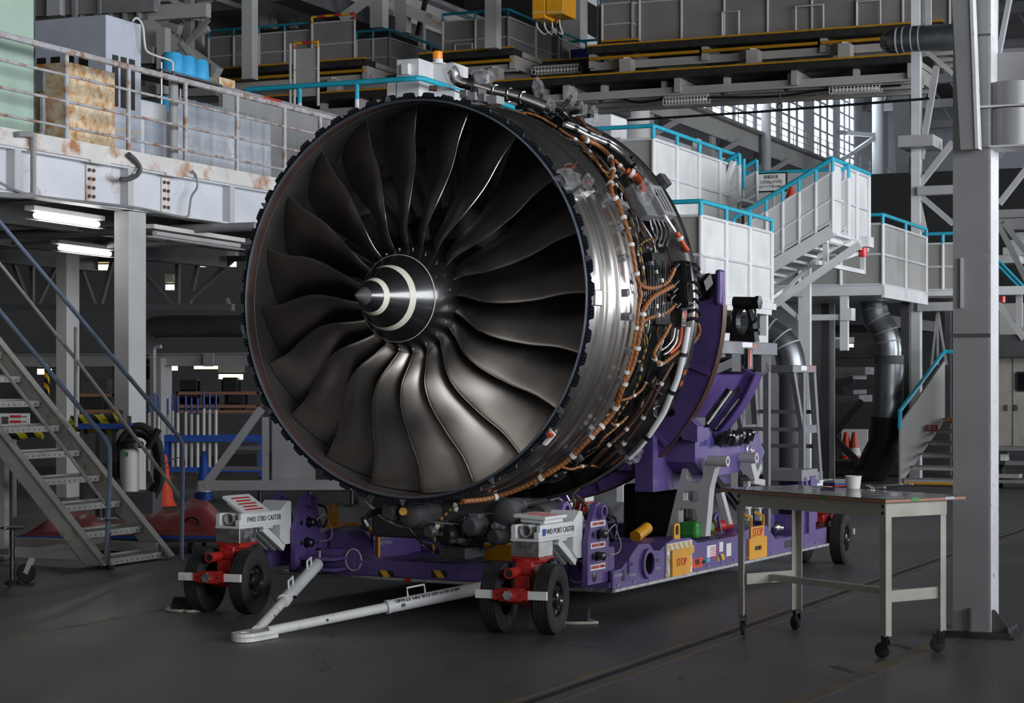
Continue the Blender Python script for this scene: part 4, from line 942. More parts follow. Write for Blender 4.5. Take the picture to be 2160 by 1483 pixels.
            sp_('shackle', MB(BM_).tube(smooth_path([(xo + .05, .84, .73), (xo + .06, .93, .70), (xo + .06, .95, .62), (xo + .06, .90, .56), (xo + .05, .86, .62)], 5), .009, 6), 'dsteel', pv)
    gus = MB(BM_); gus.box((-.13, .95, .255), (.155, 1.05, .5)); sp_('gusset_block', gus, 'purple', bevel=.01)
caster(1.165, -.452, False, 'FWD PORT CASTER')
caster(-1.235, -.452, False, 'FWD STBD CASTER')
caster(1.2, 5.22, True); caster(-1.2, 5.22, True)
lg = sl(1200, 1115, -.3)
d_ = sp_('blue_badge', MB(SM).box((1.2705, -.405, .632), (1.272, -.362, .68)), 'blueink', label='small blue badge')
# cradle ring ------------------------------------------------------------
def halfring(r0, r1, l0, l1, a0, a1, n=64):
    A0_, A1_ = math.radians(a0), math.radians(a1)
    m2 = MB(EM); pr = [(r0, l0), (r1, l0), (r1, l1), (r0, l1), (r0, l0)]
    for (p, q) in zip(pr, pr[1:]): m2.lathe([p, q], n, A0_, A1_)
    for a_ in (A0_, A1_):
        m2.add([(r * math.cos(a_), l, r * math.sin(a_)) for r, l in pr[:4]], [(0, 1, 2, 3)])
    return m2
cr = sp_('cradle_ring', halfring(1.22, 1.53, 2.06, 2.12, -188, 8), 'purple', bevel=0)
sp_('cradle_web', halfring(1.28, 1.30, 2.12, 3.38, -160, -24), 'purple', cr)
sp_('rim_strip', halfring(1.53, 1.538, 2.05, 2.13, -188, 0), 'brown', cr)
for a_ in (-20, -45, -70, -95):
    aa = math.radians(a_); c0 = Vector((math.cos(aa), 0, math.sin(aa))); m2 = MB(EM); m2.bar(c0 * 1.24 + Vector((0, 2.05, 0)), c0 * 1.52 + Vector((0, 2.05, 0)), .03, .03, (0, 1, 0)); sp_('stiffener', m2, 'purple', cr)
rr2 = sp_('cradle_ring', halfring(1.12, 1.39, 3.36, 3.44, -160, -22), 'purple')
sp_('rim_strip', halfring(1.39, 1.405, 3.32, 3.48, -160, -22), 'purple', rr2)
c = EMI @ at(1507, 627, 15.4)
m2 = MB(EM); m2.lathe([(0, 2.05), (.062, 2.05), (.062, 2.02), (.045, 2.02), (.042, 2.045)], 28, o=(1.40, 0, .10)); sp_('trunnion_boss', m2, 'black', cr)
m2 = MB(EM); m2.box((1.475, 2.03, .0), (1.525, 2.14, .27)); m2.box((1.24, 2.06, .1), (1.48, 2.12, .24)); sp_('ring_ear', m2, 'purple', cr, bevel=.02)
m2 = MB(EM); m2.tube([(1.20, 2.5, -.92), (1.30, 2.75, -.66)], .035, 12); m2.tube([(1.26, 2.55, -.96), (1.36, 2.8, -.72)], .014, 8); sp_('ring_actuator', m2, 'dsteel', rr2)
# bracket box beside the ring
bo = [sr(x, y, 1.25) for x, y in ((1466, 975), (1466, 908), (1470, 903), (1498, 901), (1506, 918), (1545, 914), (1567, 911), (1596, 912), (1613, 953), (1606, 976), (1585, 992), (1559, 996), (1508, 1004), (1484, 1000))]
m2 = MB(SM); m2.plate([(p.y, p.z) for p in bo], [], (.98, 0, 0), (0, 1, 0), (0, 0, 1), .27); bk = sp_('support_bracket', m2, 'purple', bevel=.008)
m2 = MB(SM); m2.box((.85, 1.95, .80), (1.0, 3.5, 1.22)); sp_('bracket_back', m2, 'purple', bk)
m2 = MB(SM); m2.box((-1.1, 1.98, .96), (.98, 2.06, 1.36)); sp_('upper_cross_beam', m2, 'purple')
m2 = MB(SM); m2.box((.70, 1.97, 1.2), (.92, 1.979, 1.25)); sp_('red_print_sticker', m2, 'sticker', label='white and red sticker')
c0, c1 = sl(1424, 870, 2.12), sl(1470, 905, 2.12)
m2 = MB(SM); d = (c1 - c0).normalized(); m2.plate([(c0.x - .02, c0.z - .05), (c0.x - .04, c0.z), (c0.x, c0.z + .05), (c0.x + .05, c0.z + .045), (c1.x + .02, c1.z + .02), (c1.x + .02, c1.z - .10), (c1.x - .1, c1.z - .08)], [], (0, 2.08, 0), (1, 0, 0), (0, 0, 1), -.12); ar_ = sp_('clamp_arm', m2, 'purple', bevel=.008)
sp_('arm_pin', MB(SM).cyl(c0 + Vector((.0, -.08, 0)), c0 + Vector((.0, .05, 0)), .03, 16), 'dsteel', ar_)
a = sl(1456, 903, 2.2); b = sl(1498, 884, 2.2)
m2 = MB(SM); m2.box((1.0, 2.22, 1.30), (1.24, 2.42, 1.37)); hb_ = sp_('sensor_box', m2, 'dgrey', bk, bevel=.006)
m2 = MB(SM); m2.add([(1.06, 2.25, 1.372), (1.18, 2.27, 1.372), (1.12, 2.38, 1.372)], [(0, 1, 2)]); sp_('warning_triangle', m2, 'yellow', bk, label='yellow warning triangle')
c = sr(1487, 935, 1.25); text('lettering', 'ANA', .072, S_((1.254, c.y - .02, c.z)), L3, (0, 0, 1), K['blueink'], bk, squeeze=1.0)
m2 = MB(SM); m2.add([(1.2525, c.y + .10, c.z - .026), (1.2525, c.y + .125, c.z - .026), (1.2525, c.y + .16, c.z + .04), (1.2525, c.y + .135, c.z + .04)], [(0, 1, 2, 3)]); sp_('tail_logo', m2, 'blueink', bk, label='blue slanted bars of the airline mark')
for px0, py0, px1, py1 in ((1516, 966, 1529, 977), (1585, 949, 1591, 959)):
    a = sr(px0, py0, 1.251); b = sr(px1, py1, 1.251); sp_('sticker', MB(SM).box((1.25, a.y, b.z), (1.2525, b.y, a.z)), 'sticker', bk)
    for i in range(3): z = b.z + (a.z - b.z) * (i + 1) / 4; sp_('print_line', MB(SM).box((1.2525, a.y + .01, z - .004), (1.2535, b.y - .01, z + .003)), 'redink', bk)
c = sr(1615, 962, 1.15); sp_('end_pin', MB(SM).cyl((1.15, c.y - .05, c.z), (1.15, c.y + .05, c.z), .035, 16), 'blackgloss', bk)
rnd = random.Random(3)
for k in range(11):
    x = 1513 + k * 6; a = sr(x, 925 - k * 1.5 + rnd.uniform(-6, 6), 1.27); b = sr(x + rnd.uniform(-4, 9), 940 - k * 1.2 + rnd.uniform(-4, 8), 1.29)
    sp_('rubber_clip', MB(SM).tube(smooth_path([a, (a + b) / 2 + Vector((.03, .02, .03)), b], 3), .028, 8), 'blackgloss', bk)
m2 = MB(SM).tube(smooth_path([sr(x, y, 1.28) for x, y in ((1582, 933), (1577, 938), (1576, 955), (1580, 961), (1584, 950), (1583, 935))], 4), .008, 7); sp_('carabiner', m2, 'steel', bk)
m2 = MB(SM).tube(smooth_path([sr(x, y, 1.26) for x, y in ((1496, 896), (1502, 908), (1507, 922), (1512, 935))], 4), .007, 6); sp_('pull_cable', m2, 'dsteel', bk)
sp_('eye_bolt', MB(SM).tube([sr(1495 + 3.4 * math.cos(t_), 894 + 3.4 * math.sin(t_), 1.2) for t_ in [i * .5 for i in range(13)]], .007, 6), 'steel', bk)
# grey legs under the bracket
def lplate(name, pts, holes, L, th, mat, parent=None, bevel=.006):
    P = [sl(x, y, L) for x, y in pts]
    H = [[(sl(x, y, L).x, sl(x, y, L).z) for x, y in h] for h in holes]
    return sp_(name, MB(SM).plate([(p.x, p.z) for p in P], H, (0, L, 0), (1, 0, 0), (0, 0, 1), -th), mat, parent, bevel=bevel)
lplate('support_leg', [(1405, 1132), (1440, 985), (1450, 985), (1447, 1010), (1455, 1018), (1474, 1018), (1481, 1010), (1488, 975), (1494, 964), (1507, 962), (1511, 975), (1497, 1030), (1488, 1132)],
       [rrect(1457, 1047, 32, 22, 5), rrect(1450, 1090, 38, 34, 5)], 2.28, .10, 'lgrey')
c = sl(1508, 973, 2.28); sp_('leg_eye', MB(SM).lathe([(.02, c.x - .06), (.02, c.x + .10), (.042, c.x + .10), (.042, c.x - .06)], 24, axis='x', o=(0, 2.30, c.z)), 'lgrey')
lplate('support_leg', [(1562, 958), (1580, 957), (1583, 975), (1592, 1012), (1584, 1012), (1560, 990)], [], 3.1, .10, 'lgrey')
c = sl(1575, 966, 3.1); sp_('leg_eye', MB(SM).lathe([(.02, c.x - .16), (.02, c.x + .08), (.044, c.x + .08), (.044, c.x - .16)], 24, axis='x', o=(0, 3.12, c.z)), 'lgrey')
m2 = MB(SM); m2.bar(sr(1602, 982, 1.28), sr(1591, 1013, 1.28), .04, .05); m2.bar(sr(1577, 1014, 1.28), sr(1600, 1018, 1.28), .12, .05)
for x in (1575, 1598): m2.bar(sr(x, 1014, 1.28), sr(x + 1, 1090, 1.28), .05, .045)
for x in (1575, 1600): m2.cbox(sr(x, 1068, 1.32), (.05, .12, .04)); m2.cbox(sr(x + 2, 1093, 1.32), (.05, .1, .04))
sp_('link_strut', m2, 'lgrey', bevel=.004)
m2 = MB(SM); m2.bar(sl(1518, 1040, 2.9), sl(1536, 1108, 2.9), .07, .06); sp_('link_strut', m2, 'lgrey', bevel=.004)
m2 = MB(SM); m2.bar(sl(1500, 1000, 3.2), sl(1560, 1075, 3.0), .06, .04); sp_('diagonal_brace', m2, 'dgrey')
# equipment lying on the right-hand beam
e_ = lambda px, py, r: sr(px, py, r)
c = e_(1462, 1117, 1.18); m2 = MB(SM); m2.cbox(c, (.16, .22, .13)); m2.cbox(c + Vector((.02, .2, .01)), (.12, .16, .1)); sp_('green_case', m2, 'greenp', bevel=.03, label='green moulded case')
c = e_(1493, 1112, 1.22); sp_('red_reservoir', MB(SM).lathe([(0, -.03), (.045, -.03), (.05, -.02), (.05, .05)], 20, axis='x', o=c), 'red')
c = e_(1525, 1108, 1.2); sp_('red_reservoir', MB(SM).lathe([(0, -.16), (.03, -.16), (.042, -.14), (.042, .14), (.03, .16), (0, .16)], 18, o=c), 'red')
c = e_(1492, 1116, 1.15); sp_('valve_block', MB(SM).cbox(c, (.12, .2, .22)), 'black', bevel=.01)
sp_('valve_handle', MB(SM).tube(smooth_path([e_(1509, 1112, 1.25), e_(1506, 1096, 1.25), e_(1511, 1084, 1.25), e_(1515, 1094, 1.25)], 4), .016, 8), 'purple')
sp_('valve_stem', MB(SM).bar(e_(1516, 1096, 1.26), e_(1520, 1122, 1.26), .015, .015), 'steel')
c = e_(1353, 1121, 1.1); sp_('yellow_cylinder', MB(SM).tube([e_(1340, 1132, 1.1), e_(1365, 1114, 1.1)], .045, 18), 'yellow', label='yellow end cylinder')
c = e_(1645, 1114, 1.2); m2 = MB(SM); m2.sphere(e_(1636, 1113, 1.2), .05, 14, 10); m2.sphere(e_(1646, 1114, 1.22), .035, 14, 10); sp_('pressure_gauge', m2, 'steel')
c = e_(1664, 1104, 1.15); sp_('red_reservoir', MB(SM).lathe([(0, -.05), (.05, -.05), (.055, .05), (0, .06)], 18, axis='x', o=c), 'red')
m2 = MB(SM); a = e_(1612, 1060, 1.15); m2.plate([(e_(x, y, 1.15).y, e_(x, y, 1.15).z) for x, y in ((1611, 1110), (1612, 1068), (1617, 1068), (1636, 1092), (1640, 1110))], [], (1.05, 0, 0), (0, 1, 0), (0, 0, 1), .1); sp_('side_gusset', m2, 'purple')
m2 = MB(SM); m2.box((1.05, 4.55, .4), (1.34, 4.68, .82)); m2.box((1.05, 4.78, .4), (1.3, 4.83, .8)); sp_('end_post', m2, 'purple', bevel=.006)
m2 = MB(SM); m2.box((.98, 4.35, .78), (1.33, 4.75, .88)); sp_('post_cap', m2, 'grey', bevel=.006)
m2 = MB(SM); m2.cbox(e_(1395, 1150, 1.22), (.2, .3, .04)); m2.cbox(e_(1425, 1142, 1.22), (.16, .2, .03)); sp_('tray', m2, 'yellow', bevel=.008)
m2 = MB(SM); m2.box((.55, 2.6, .4), (1.0, 2.75, .85)); m2.box((.3, 2.9, .3), (.9, 3.4, .8)); sp_('power_pack', m2, 'black', bevel=.02)
for i in range(7):
    p0 = e_(1290 + i * 5, 1090 + i * 7, 1.1); 
    sp_('hydraulic_hose', MB(SM).tube(smooth_path([(1.12 - .02 * i, .75 + .06 * i, .60 - .01 * i), (1.1 - .1 * i, .95 + .1 * i, .62 - .02 * i), (1.05 - .12 * i, 1.2 + .12 * i, .40), (1.0 - .1 * i, 1.6 + .12 * i, .34)], 5), .016, 7), 'blackgloss')
# wheels of the stand: grey plate and trim around the rear
# yellow stop boards hung on the side beam
def stopboard(label, x0, y0, x1, y1, taped, ty, tx):
    r0 = RO + .022; a = sr(x0, y0, r0); b = sr(x1, y1, r0); t = thing('stop_board', label, 'sign', SM @ Vector((r0, (a.y + b.y) / 2, min(a.z, b.z))), -AX)
    y_0, y_1, z0, z1 = a.y, b.y, b.z, a.z
    return t, r0, y_0, y_1, z0, z1
t, r0, y0, y1, z0, z1 = stopboard('yellow stop board with torn striped paper border hung on the purple side beam', 1404, 1148, 1457, 1208, True, 0, 0)
obj('board', MB(SM).box((r0, y0, z0), (r0 + .012, y1, z1)), K['sticker'], t)
K['dashtape'] = striped('dashed_tape', (0.62, 0.58, 0.5), (0.5, 0.34, 0.08), (0, .8, .6), 14)
obj('striped_border', MB(SM).box((r0 + .012, y0 + .01, z1 - .055), (r0 + .014, y1 - .01, z1 - .005)).box((r0 + .012, y0 + .005, z0), (r0 + .014, y0 + .05, z1 - .08)).box((r0 + .012, y1 - .06, z0 + .06), (r0 + .014, y1 - .005, z1 - .05)), K['dashtape'], t)
ys = (y0 + .055, y1 - .075)
obj('yellow_plate', MB(SM).plate(rrect((ys[0] + ys[1]) / 2, (z0 + z1 - .05) / 2, ys[1] - ys[0], z1 - z0 - .05, .012), [], (r0 + .02, 0, 0), (0, 1, 0), (0, 0, 1), .012), K['yellow'], t)
text('lettering', 'STOP', .082, SM @ Vector((r0 + .034, (ys[0] + ys[1]) / 2 - .005, z0 + .10)), L3, (0, 0, 1), K['redink'], t, squeeze=.95)
hm = MB(SM); hy = (y0 + y1) / 2 + .02; hm.plate(rrect(hy, z1 + .05, .11, .17, .03), [rrect(hy, z1 + .085, .06, .07, .02)], (r0 - .03, 0, 0), (0, 1, 0), (0, 0, 1), .012); obj('handle', hm, K['yellow'], t)
t, r0, y0, y1, z0, z1 = stopboard('yellow stop board with slot handle hooked over the purple beam behind the table leg', 1577, 1137, 1614, 1179, False, 0, 0)
obj('board', MB(SM).plate(rrect((y0 + y1) / 2, (z0 + z1) / 2, y1 - y0, z1 - z0, .015), [rrect((y0 + y1) / 2, (z0 + z1) / 2 + .01, .15, .035, .01)], (r0, 0, 0), (0, 1, 0), (0, 0, 1), .016), K['yellow'], t)
obj('slot_backing', MB(SM).box((r0 - .001, (y0 + y1) / 2 - .08, (z0 + z1) / 2 - .02), (r0 + .002, (y0 + y1) / 2 + .08, (z0 + z1) / 2 + .035)), K['black'], t)
obj('header_plate', MB(SM).box((r0, y0 + .05, z1 - .005), (r0 + .01, y1 - .05, z1 + .09)), K['yellow'], t)
text('lettering', 'STOP', .10, SM @ Vector((r0 + .012, (y0 + y1) / 2, z1 + .04)), L3, (0, 0, 1), K['redink'], t, squeeze=.95)
for y in (y0 + .06, y1 - .06): obj('hook', MB(SM).bar((r0 + .005, y, z1 + .09), (r0 + .005, y, z1 + .17), .02, .012).bar((r0 + .005, y, z1 + .17), (r0 - .06, y - .03, z1 + .2), .012, .02), K['yellow'], t)

# ================================================================== TOW BAR
ap = SM.inverted() @ floorpt(520, 1352); ap.z = .03
tow = thing('tow_bar', 'white V shaped tow bar lying on the floor before the stand', 'tow bar', SM @ Vector((ap.x, ap.y, 0)), -AX)
for s_, r_ in ((-1, -.92), (1, .92)):
    p0 = Vector((ap.x + s_ * .045, ap.y + .17, .045)); p1 = Vector((r_, .22, .302)); d = p1 - p0
    m2 = MB(SM); m2.tube([p0, p0 + d * .45], .032, 18); arm = obj('inner_tube', m2, K['white_dirty'], tow)
    m2 = MB(SM); m2.tube([p0 + d * .42, p1], .044, 20); m2.tube([p0 + d * .418, p0 + d * .43], .0465, 20); ot = obj('outer_tube', m2, K['white'], tow)
    u = d.normalized(); side = u.cross(Vector((0, 0, 1))).normalized(); upv = side.cross(u)
    for f in (.50, .82):
        q = p0 + d * f; o2 = upv * .04
        m2 = MB(SM).tube([q + o2, q + upv * .10, q + upv * .10 + u * .13, q + o2 + u * .13], .0075, 8); obj('handle', m2, K['white'], tow)
    q = p0 + d * .47; obj('adjusting_bolt', MB(SM).cyl(q + side * .03, q + side * .062, .012, 8), K['dsteel'], tow)
    q = p0 + d * .2; obj('pin_hole', MB(SM).cyl(q + side * .030, q + side * .0335, .010, 10), K['black'], tow)
    obj('end_plate', MB(SM).bar(p1 - u * .03 + Vector((0, 0, -.02)), p1 + u * .06 + Vector((0, 0, -.02)), .05, .02), K['white'], tow)
    if s_ == 1:
        a = p0 + d * .565; face = (side * .72 + upv * .69).normalized(); R3 = SM.to_3x3()
        text('lettering', '4413-0019-000 FOR MPS STAND', .035, SM @ (a + face * .0465), R3 @ (-u), R3 @ (-(face.cross(u)) * -1 if False else face.cross(-u)), K['ink'], tow)
    else:
        q = p0 + d * .41; obj('wing_pin', MB(SM).bar(q - side * .05, q - side * .09 + Vector((0, 0, .06)), .01, .01), K['black'], tow)
m2 = MB(SM); m2.tube([ (ap.x + .15 + .05 * math.cos(t_), ap.y + .75, .16 + .05 * math.sin(t_)) for t_ in [i * .42 for i in range(16)]], .003, 5); 
ey = [(ap.x - .09, ap.y + .22), (ap.x - .085, ap.y + .0)] + [(ap.x + .085 * math.cos(a_), ap.y - .02 + .085 * math.sin(a_)) for a_ in [math.radians(x) for x in range(190, 351, 20)]] + [(ap.x + .085, ap.y), (ap.x + .09, ap.y + .22)]
obj('towing_eye', MB(SM).plate(ey, [circ(ap.x, ap.y - .005, .036, 20)], (0, 0, .031), (1, 0, 0), (0, 1, 0), .024), K['white_dirty'], tow, bevel=.006)
ey2 = [(x + .012, y - .015) for x, y in ey]
obj('towing_eye', MB(SM).plate(ey2, [circ(ap.x + .012, ap.y - .02, .036, 20)], (0, 0, .005), (1, 0, 0), (0, 1, 0), .024), K['white_dirty'], tow, bevel=.006)
# ================================================================== WHEEL CHOCKS
def chock(label, px, py, rz, rope):
    p = floorpt(px, py); t = thing('wheel_chock', label, 'wheel chock', (p.x, p.y, 0), rz)
    M2 = Matrix.Translation((p.x, p.y, 0)) @ Matrix.Rotation(rz, 4, 'Z')
    obj('chock_body', MB(M2).plate([(-.065, 0), (.065, 0), (.05, .05), (.02, .095), (-.02, .095), (-.05, .05)], [], (-.085, 0, 0), (0, 1, 0), (0, 0, 1), .17), K['rubber'], t, bevel=.008)
    obj('rope', MB(M2).tube(smooth_path(rope, 5), .011, 7), K['rope'], t)
    obj('rope_knot', MB(M2).sphere(rope[0], .02, 8, 6), K['rope'], t); obj('rope_knot', MB(M2).sphere(rope[-1], .02, 8, 6), K['rope'], t)
chock('dark wheel chock with rope beside the left front tyre', 391, 1288, -AX + .15, [(-.11, -.05, .012), (-.1, -.10, .012), (.02, -.13, .012), (.05, -.11, .012), (.10, -.13, .012), (.15, -.05, .012), (.10, -.02, .02)])
chock('dark wheel chock with rope in the shadow behind the right front tyre', 1216, 1312, -AX + .3, [(-.06, -.16, .012), (.02, -.17, .012), (.14, -.12, .012), (.15, -.08, .012), (.06, .0, .02)])

# ================================================================== WORK TABLE
FLp, FRp, BLp = floorpt(1557, 1340), floorpt(1868, 1390), floorpt(1683, 1328)
lx = (FRp - FLp); lx.z = 0; LT = lx.length; lx.normalize(); ly = Vector((-lx.y, lx.x, 0)); WT = .515
if ly.dot(BLp - FLp) < 0: ly = -ly
TM = Matrix((lx, ly, Vector((0, 0, 1)))).transposed().to_4x4(); TM.translation = Vector((FLp.x, FLp.y, 0))
tab = thing('work_table', 'tall cream framed work table on casters with scuffed dark top', 'table', TM @ Vector((LT / 2, WT / 2, 0)), math.atan2(lx.y, lx.x))
HT = .945
obj('tabletop', MB(TM).box((-.15, -.035, HT), (LT + .035, WT + .13, HT + .006)), K['tabletop'], tab)
obj('top_edge', MB(TM).box((-.15, -.036, HT - .016), (LT + .036, WT + .131, HT)), K['wood'], tab, label='bare wooden edge of the top')
obj('tape', MB(TM).box((LT + .035, .18, HT - .014), (LT + .038, .24, HT + .006)), K['greenp'], tab, label='green tape')
obj('tape', MB(TM).box((LT * .62, -.038, HT - .014), (LT * .62 + .05, -.035, HT + .006)), K['greenp'], tab, label='green tape')
obj('tape', MB(TM).box((LT + .035, WT - .05, HT - .012), (LT + .038, WT + .03, HT + .003)), K['bluegrey'], tab)
LW = .05
for (x, y) in ((0, 0), (LT, 0), (0, WT), (LT, WT)):
    m2 = MB(TM); sx = 1 if x == 0 else -1; sy = 1 if y == 0 else -1
    m2.box((min(x, x + sx * LW), min(y, y + sy * .006), .13), (max(x, x + sx * LW), max(y, y + sy * .006), HT - .016)); m2.box((min(x, x + sx * .006), min(y, y + sy * LW), .13), (max(x, x + sx * .006), max(y, y + sy * LW), HT - .016))
    lg_ = obj('leg', m2, K['tablefr'], tab)
    cx, cy = x + sx * .022, y + sy * .022
    cm_ = Matrix.Translation((cx, cy, 0)) @ Matrix.Rotation(.9 + x * .8 + y, 4, 'Z')
    m2 = MB(TM @ cm_); m2.box((-.022, -.022, .115), (.022, .022, .135)); m2.box((-.02, -.02, .055), (-.015, .02, .12)); m2.box((.015, -.02, .055), (.02, .02, .12)); obj('caster_fork', m2, K['black'], lg_)
    m2 = MB(TM @ cm_); m2.lathe([(.0, -.013), (.04, -.013), (.047, -.009), (.047, .009), (.04, .013), (0, .013)], 24, axis='x', o=(0, .02, .047)); obj('caster_wheel', m2, K['rubber'], lg_)
m2 = MB(TM); m2.box((0, -.004, HT - .105), (LT, .0, HT - .016)); m2.box((0, WT, HT - .105), (LT, WT + .004, HT - .016)); m2.box((LT, 0, HT - .105), (LT + .004, WT, HT - .016)); m2.box((-.004, 0, HT - .105), (0, WT, HT - .016)); obj('apron', m2, K['tablefr'], tab)
for x in (.02, LT - .03): obj('end_stretcher', MB(TM).box((x, .05, .33), (x + .01, WT - .05, .40)), K['tablefr'], tab)
m2 = MB(TM); m2.box((.03, WT / 2 - .02, .345), (LT - .03, WT / 2 + .02, .385)); obj('long_stretcher', m2, K['tablefr'], tab)
m2 = MB(TM)
for x in (.012, LT - .012):
    for z in (HT - .04, HT - .08): m2.cyl((x, -.012, z), (x, -.004, z), .011, 8)
obj('apron_bolt', m2, K['black'], tab)
obj('folded_flap_stay', MB(TM).bar((-.10, .0, HT - .016), (.0, .0, HT - .10), .02, .012), K['black'], tab)
def ontab(px, py, z=HT + .006): 
    r = ray(px, py); k = (z - EYE) / r.z; return CAMP + r * k
c = ontab(1760, 1026); t = thing('parts_container', 'small clear lidded container with blue and red stripes on the table', 'container', c, math.atan2(lx.y, lx.x))
M2 = Matrix.Translation(c) @ Matrix.Rotation(math.atan2(lx.y, lx.x), 4, 'Z')
obj('tub', MB(M2).box((-.055, -.05, 0), (.055, .05, .038)), glassy('clear_tub', (.35, .3, .28), .85), t, bevel=.004)
obj('lid', MB(M2).box((-.059, -.054, .04), (.059, .054, .048)), K['sheet'], t, bevel=.003)
obj('stripe', MB(M2).box((-.056, -.051, .012), (.056, -.0495, .024)).box((.0545, -.051, .012), (.0563, .051, .024)), K['blue'], t, label='blue stripe')
obj('stripe', MB(M2).box((-.056, -.051, .002), (.056, -.0495, .011)).box((.0545, -.051, .002), (.0563, .051, .011)), K['red'], t, label='red stripe')
c = ontab(1800, 1031); m2 = MB(Matrix.Translation(c)); m2.lathe([(0, .001), (.043, .001), (.052, .078), (.055, .080), (.055, .084), (.051, .083), (.042, .006), (0, .006)], 40, axis='z'); 
obj('paper_cup', m2, K['cup'], None, label='white paper cup standing on the table', cat='cup')
def spanner(label, a, b, w, h1, h2):
    d = (b - a).normalized(); n = Vector((-d.y, d.x, 0)); c = (a + b) / 2; t = thing('spanner', label, 'spanner', c, math.atan2(d.y, d.x), 'spanners on the table')
    M2 = Matrix.Translation(c) @ Matrix.Rotation(math.atan2(d.y, d.x), 4, 'Z'); L_ = (b - a).length / 2
    obj('shaft', MB(M2).box((-L_ + h1 * .7, -w / 2, .003), (L_ - h2 * .7, w / 2, .010)), K['steel'], t, bevel=.002)
    obj('ring_end', MB(M2).plate(circ(L_, 0, h2, 24), [circ(L_, 0, h2 * .6, 12)], (0, 0, 0), (1, 0, 0), (0, 1, 0), .014), K['steel'], t, bevel=.002)
    jaw = [(-L_ + h1 * math.cos(a_), h1 * math.sin(a_)) for a_ in [math.radians(x) for x in range(-140, 141, 20)]] + [(-L_ - .3 * h1, h1 * .4), (-L_ + .2 * h1, h1 * .38), (-L_ + .2 * h1, -h1 * .38), (-L_ - .3 * h1, -h1 * .4)]
    obj('open_jaw', MB(M2).plate(jaw, [], (0, 0, 0), (1, 0, 0), (0, 1, 0), .012), K['steel'], t, bevel=.002)
spanner('long bright spanner at the back of the table beside the cup', ontab(1832, 1026), ontab(1900, 1024), .014, .019, .017)
spanner('bright spanner lying nearest the right end of the table', ontab(1838, 1030), ontab(1921, 1023), .013, .017, .019)
spanner('short bright spanner in front of the two longer ones', ontab(1842, 1032), ontab(1866, 1031), .010, .012, .012)
# ================================================================== LEFT: mezzanine
G3 = GM.to_3x3()
def boxv(mb, v0, dep, px0, px1, yt, yb, ref=None):
    """box whose +v face lies in plane v0 between two picture columns; heights read at the first column"""
    a = gv(px0, yt, v0); b = gv(px0, yb, v0); c = gv(px1, yt, v0)
    mb.box((v0 - dep, min(a.y, c.y), min(a.z, b.z)), (v0, max(a.y, c.y), max(a.z, b.z))); return a, c
def boxu(mb, u0, dep, px0, px1, yt, yb):
    a = gu(px0, yt, u0); b = gu(px0, yb, u0); c = gu(px1, yt, u0)
    mb.box((min(a.x, c.x), u0, min(a.z, b.z)), (max(a.x, c.x), u0 + dep, max(a.z, b.z))); return a, c
def gthing(name, label, cat, v, u, z=0, **k): return thing(name, label, cat, GM @ Vector((v, u, z)), -GRID, **k)
def gp_(name, mb, mat, parent=None, **k): return obj(name, mb, K[mat], parent, **k)
MV, DZ = -12.69, 4.1
mz = gthing('mezzanine', 'white steel mezzanine with rust streaked edge on the left', 'mezzanine', MV, 20, 0, kind='structure')
m2 = MB(GM); m2.box((VL + .1, 12.5, DZ - .06), (MV - .02, 27.5, DZ)); gp_('deck_slab', m2, 'dgrey', mz)
m2 = MB(GM); m2.box((MV - .03, 12.5, DZ - .03), (MV, 27.5, DZ + .12)); m2.box((MV - .1, 12.5, DZ - .06), (MV + .02, 27.5, DZ - .03)); gp_('edge_strip', m2, 'mezzrust', mz)
m2 = MB(GM); m2.ibar((MV - .12, 12.5, 3.80), (MV - .12, 27.5, 3.80), .22, .48, .02); gp_('edge_beam', m2, 'mezz', mz)
for px in (30, 269, 484):
    a = gv(px, 400, MV - .02); m2 = MB(GM); m2.box((MV - .12, a.y - .01, 3.56), (MV - .005, a.y + .10, 4.03)); gp_('web_stiffener', m2, 'lgrey', mz)
for px in (190, 348):
    a = gv(px, 400, MV - .1); m2 = MB(GM); m2.box((MV - .105, a.y - .08, 3.60), (MV - .09, a.y + .08, 4.00)); sp2 = gp_('splice_plate', m2, 'mezzrust', mz)
    m2 = MB(GM)
    for i in range(4):
        for j in (-.04, .04): m2.cyl((MV - .09, a.y + j, 3.66 + i * .095), (MV - .068, a.y + j, 3.66 + i * .095), .02, 8)
    gp_('bolt', m2, 'brown', sp2)
    m2 = MB(GM); m2.box((MV - .03, a.y - .16, DZ - .09), (MV + .03, a.y + .2, DZ - .06)); gp_('edge_bracket', m2, 'mezzrust', mz)
m2 = MB(GM).tube(smooth_path([gv(x, y, MV + .04) for x, y in ((-20, 375), (30, 400), (70, 412), (130, 420), (240, 432), (300, 440), (370, 455), (395, 457), (400, 440), (404, 415), (416, 395), (414, 372), (405, 360))], 4), .014, 6); gp_('edge_cable', m2, 'grey', mz)
m2 = MB(GM).tube(smooth_path([gv(x, y, MV + .05) for x, y in ((36, 283), (66, 285), (70, 300), (70, 350), (70, 400), (66, 412), (30, 413), (-10, 410))], 3), .03, 8); gp_('conduit', m2, 'grey', mz)
m2 = MB(GM).tube(smooth_path([gv(x, y, MV + .05) for x, y in ((271, 325), (285, 338), (295, 355), (288, 370), (270, 378), (255, 378))], 4), .028, 8); gp_('conduit', m2, 'dgrey', mz)
for i, u in enumerate((14.5, 16.5, 18.5, 20.5, 22.5, 24.5)):
    m2 = MB(GM); m2.ibar((VL + .2, u, 3.85), (MV - .25, u, 3.85), .15, .34, .02); gp_('floor_beam', m2, 'grey', mz)
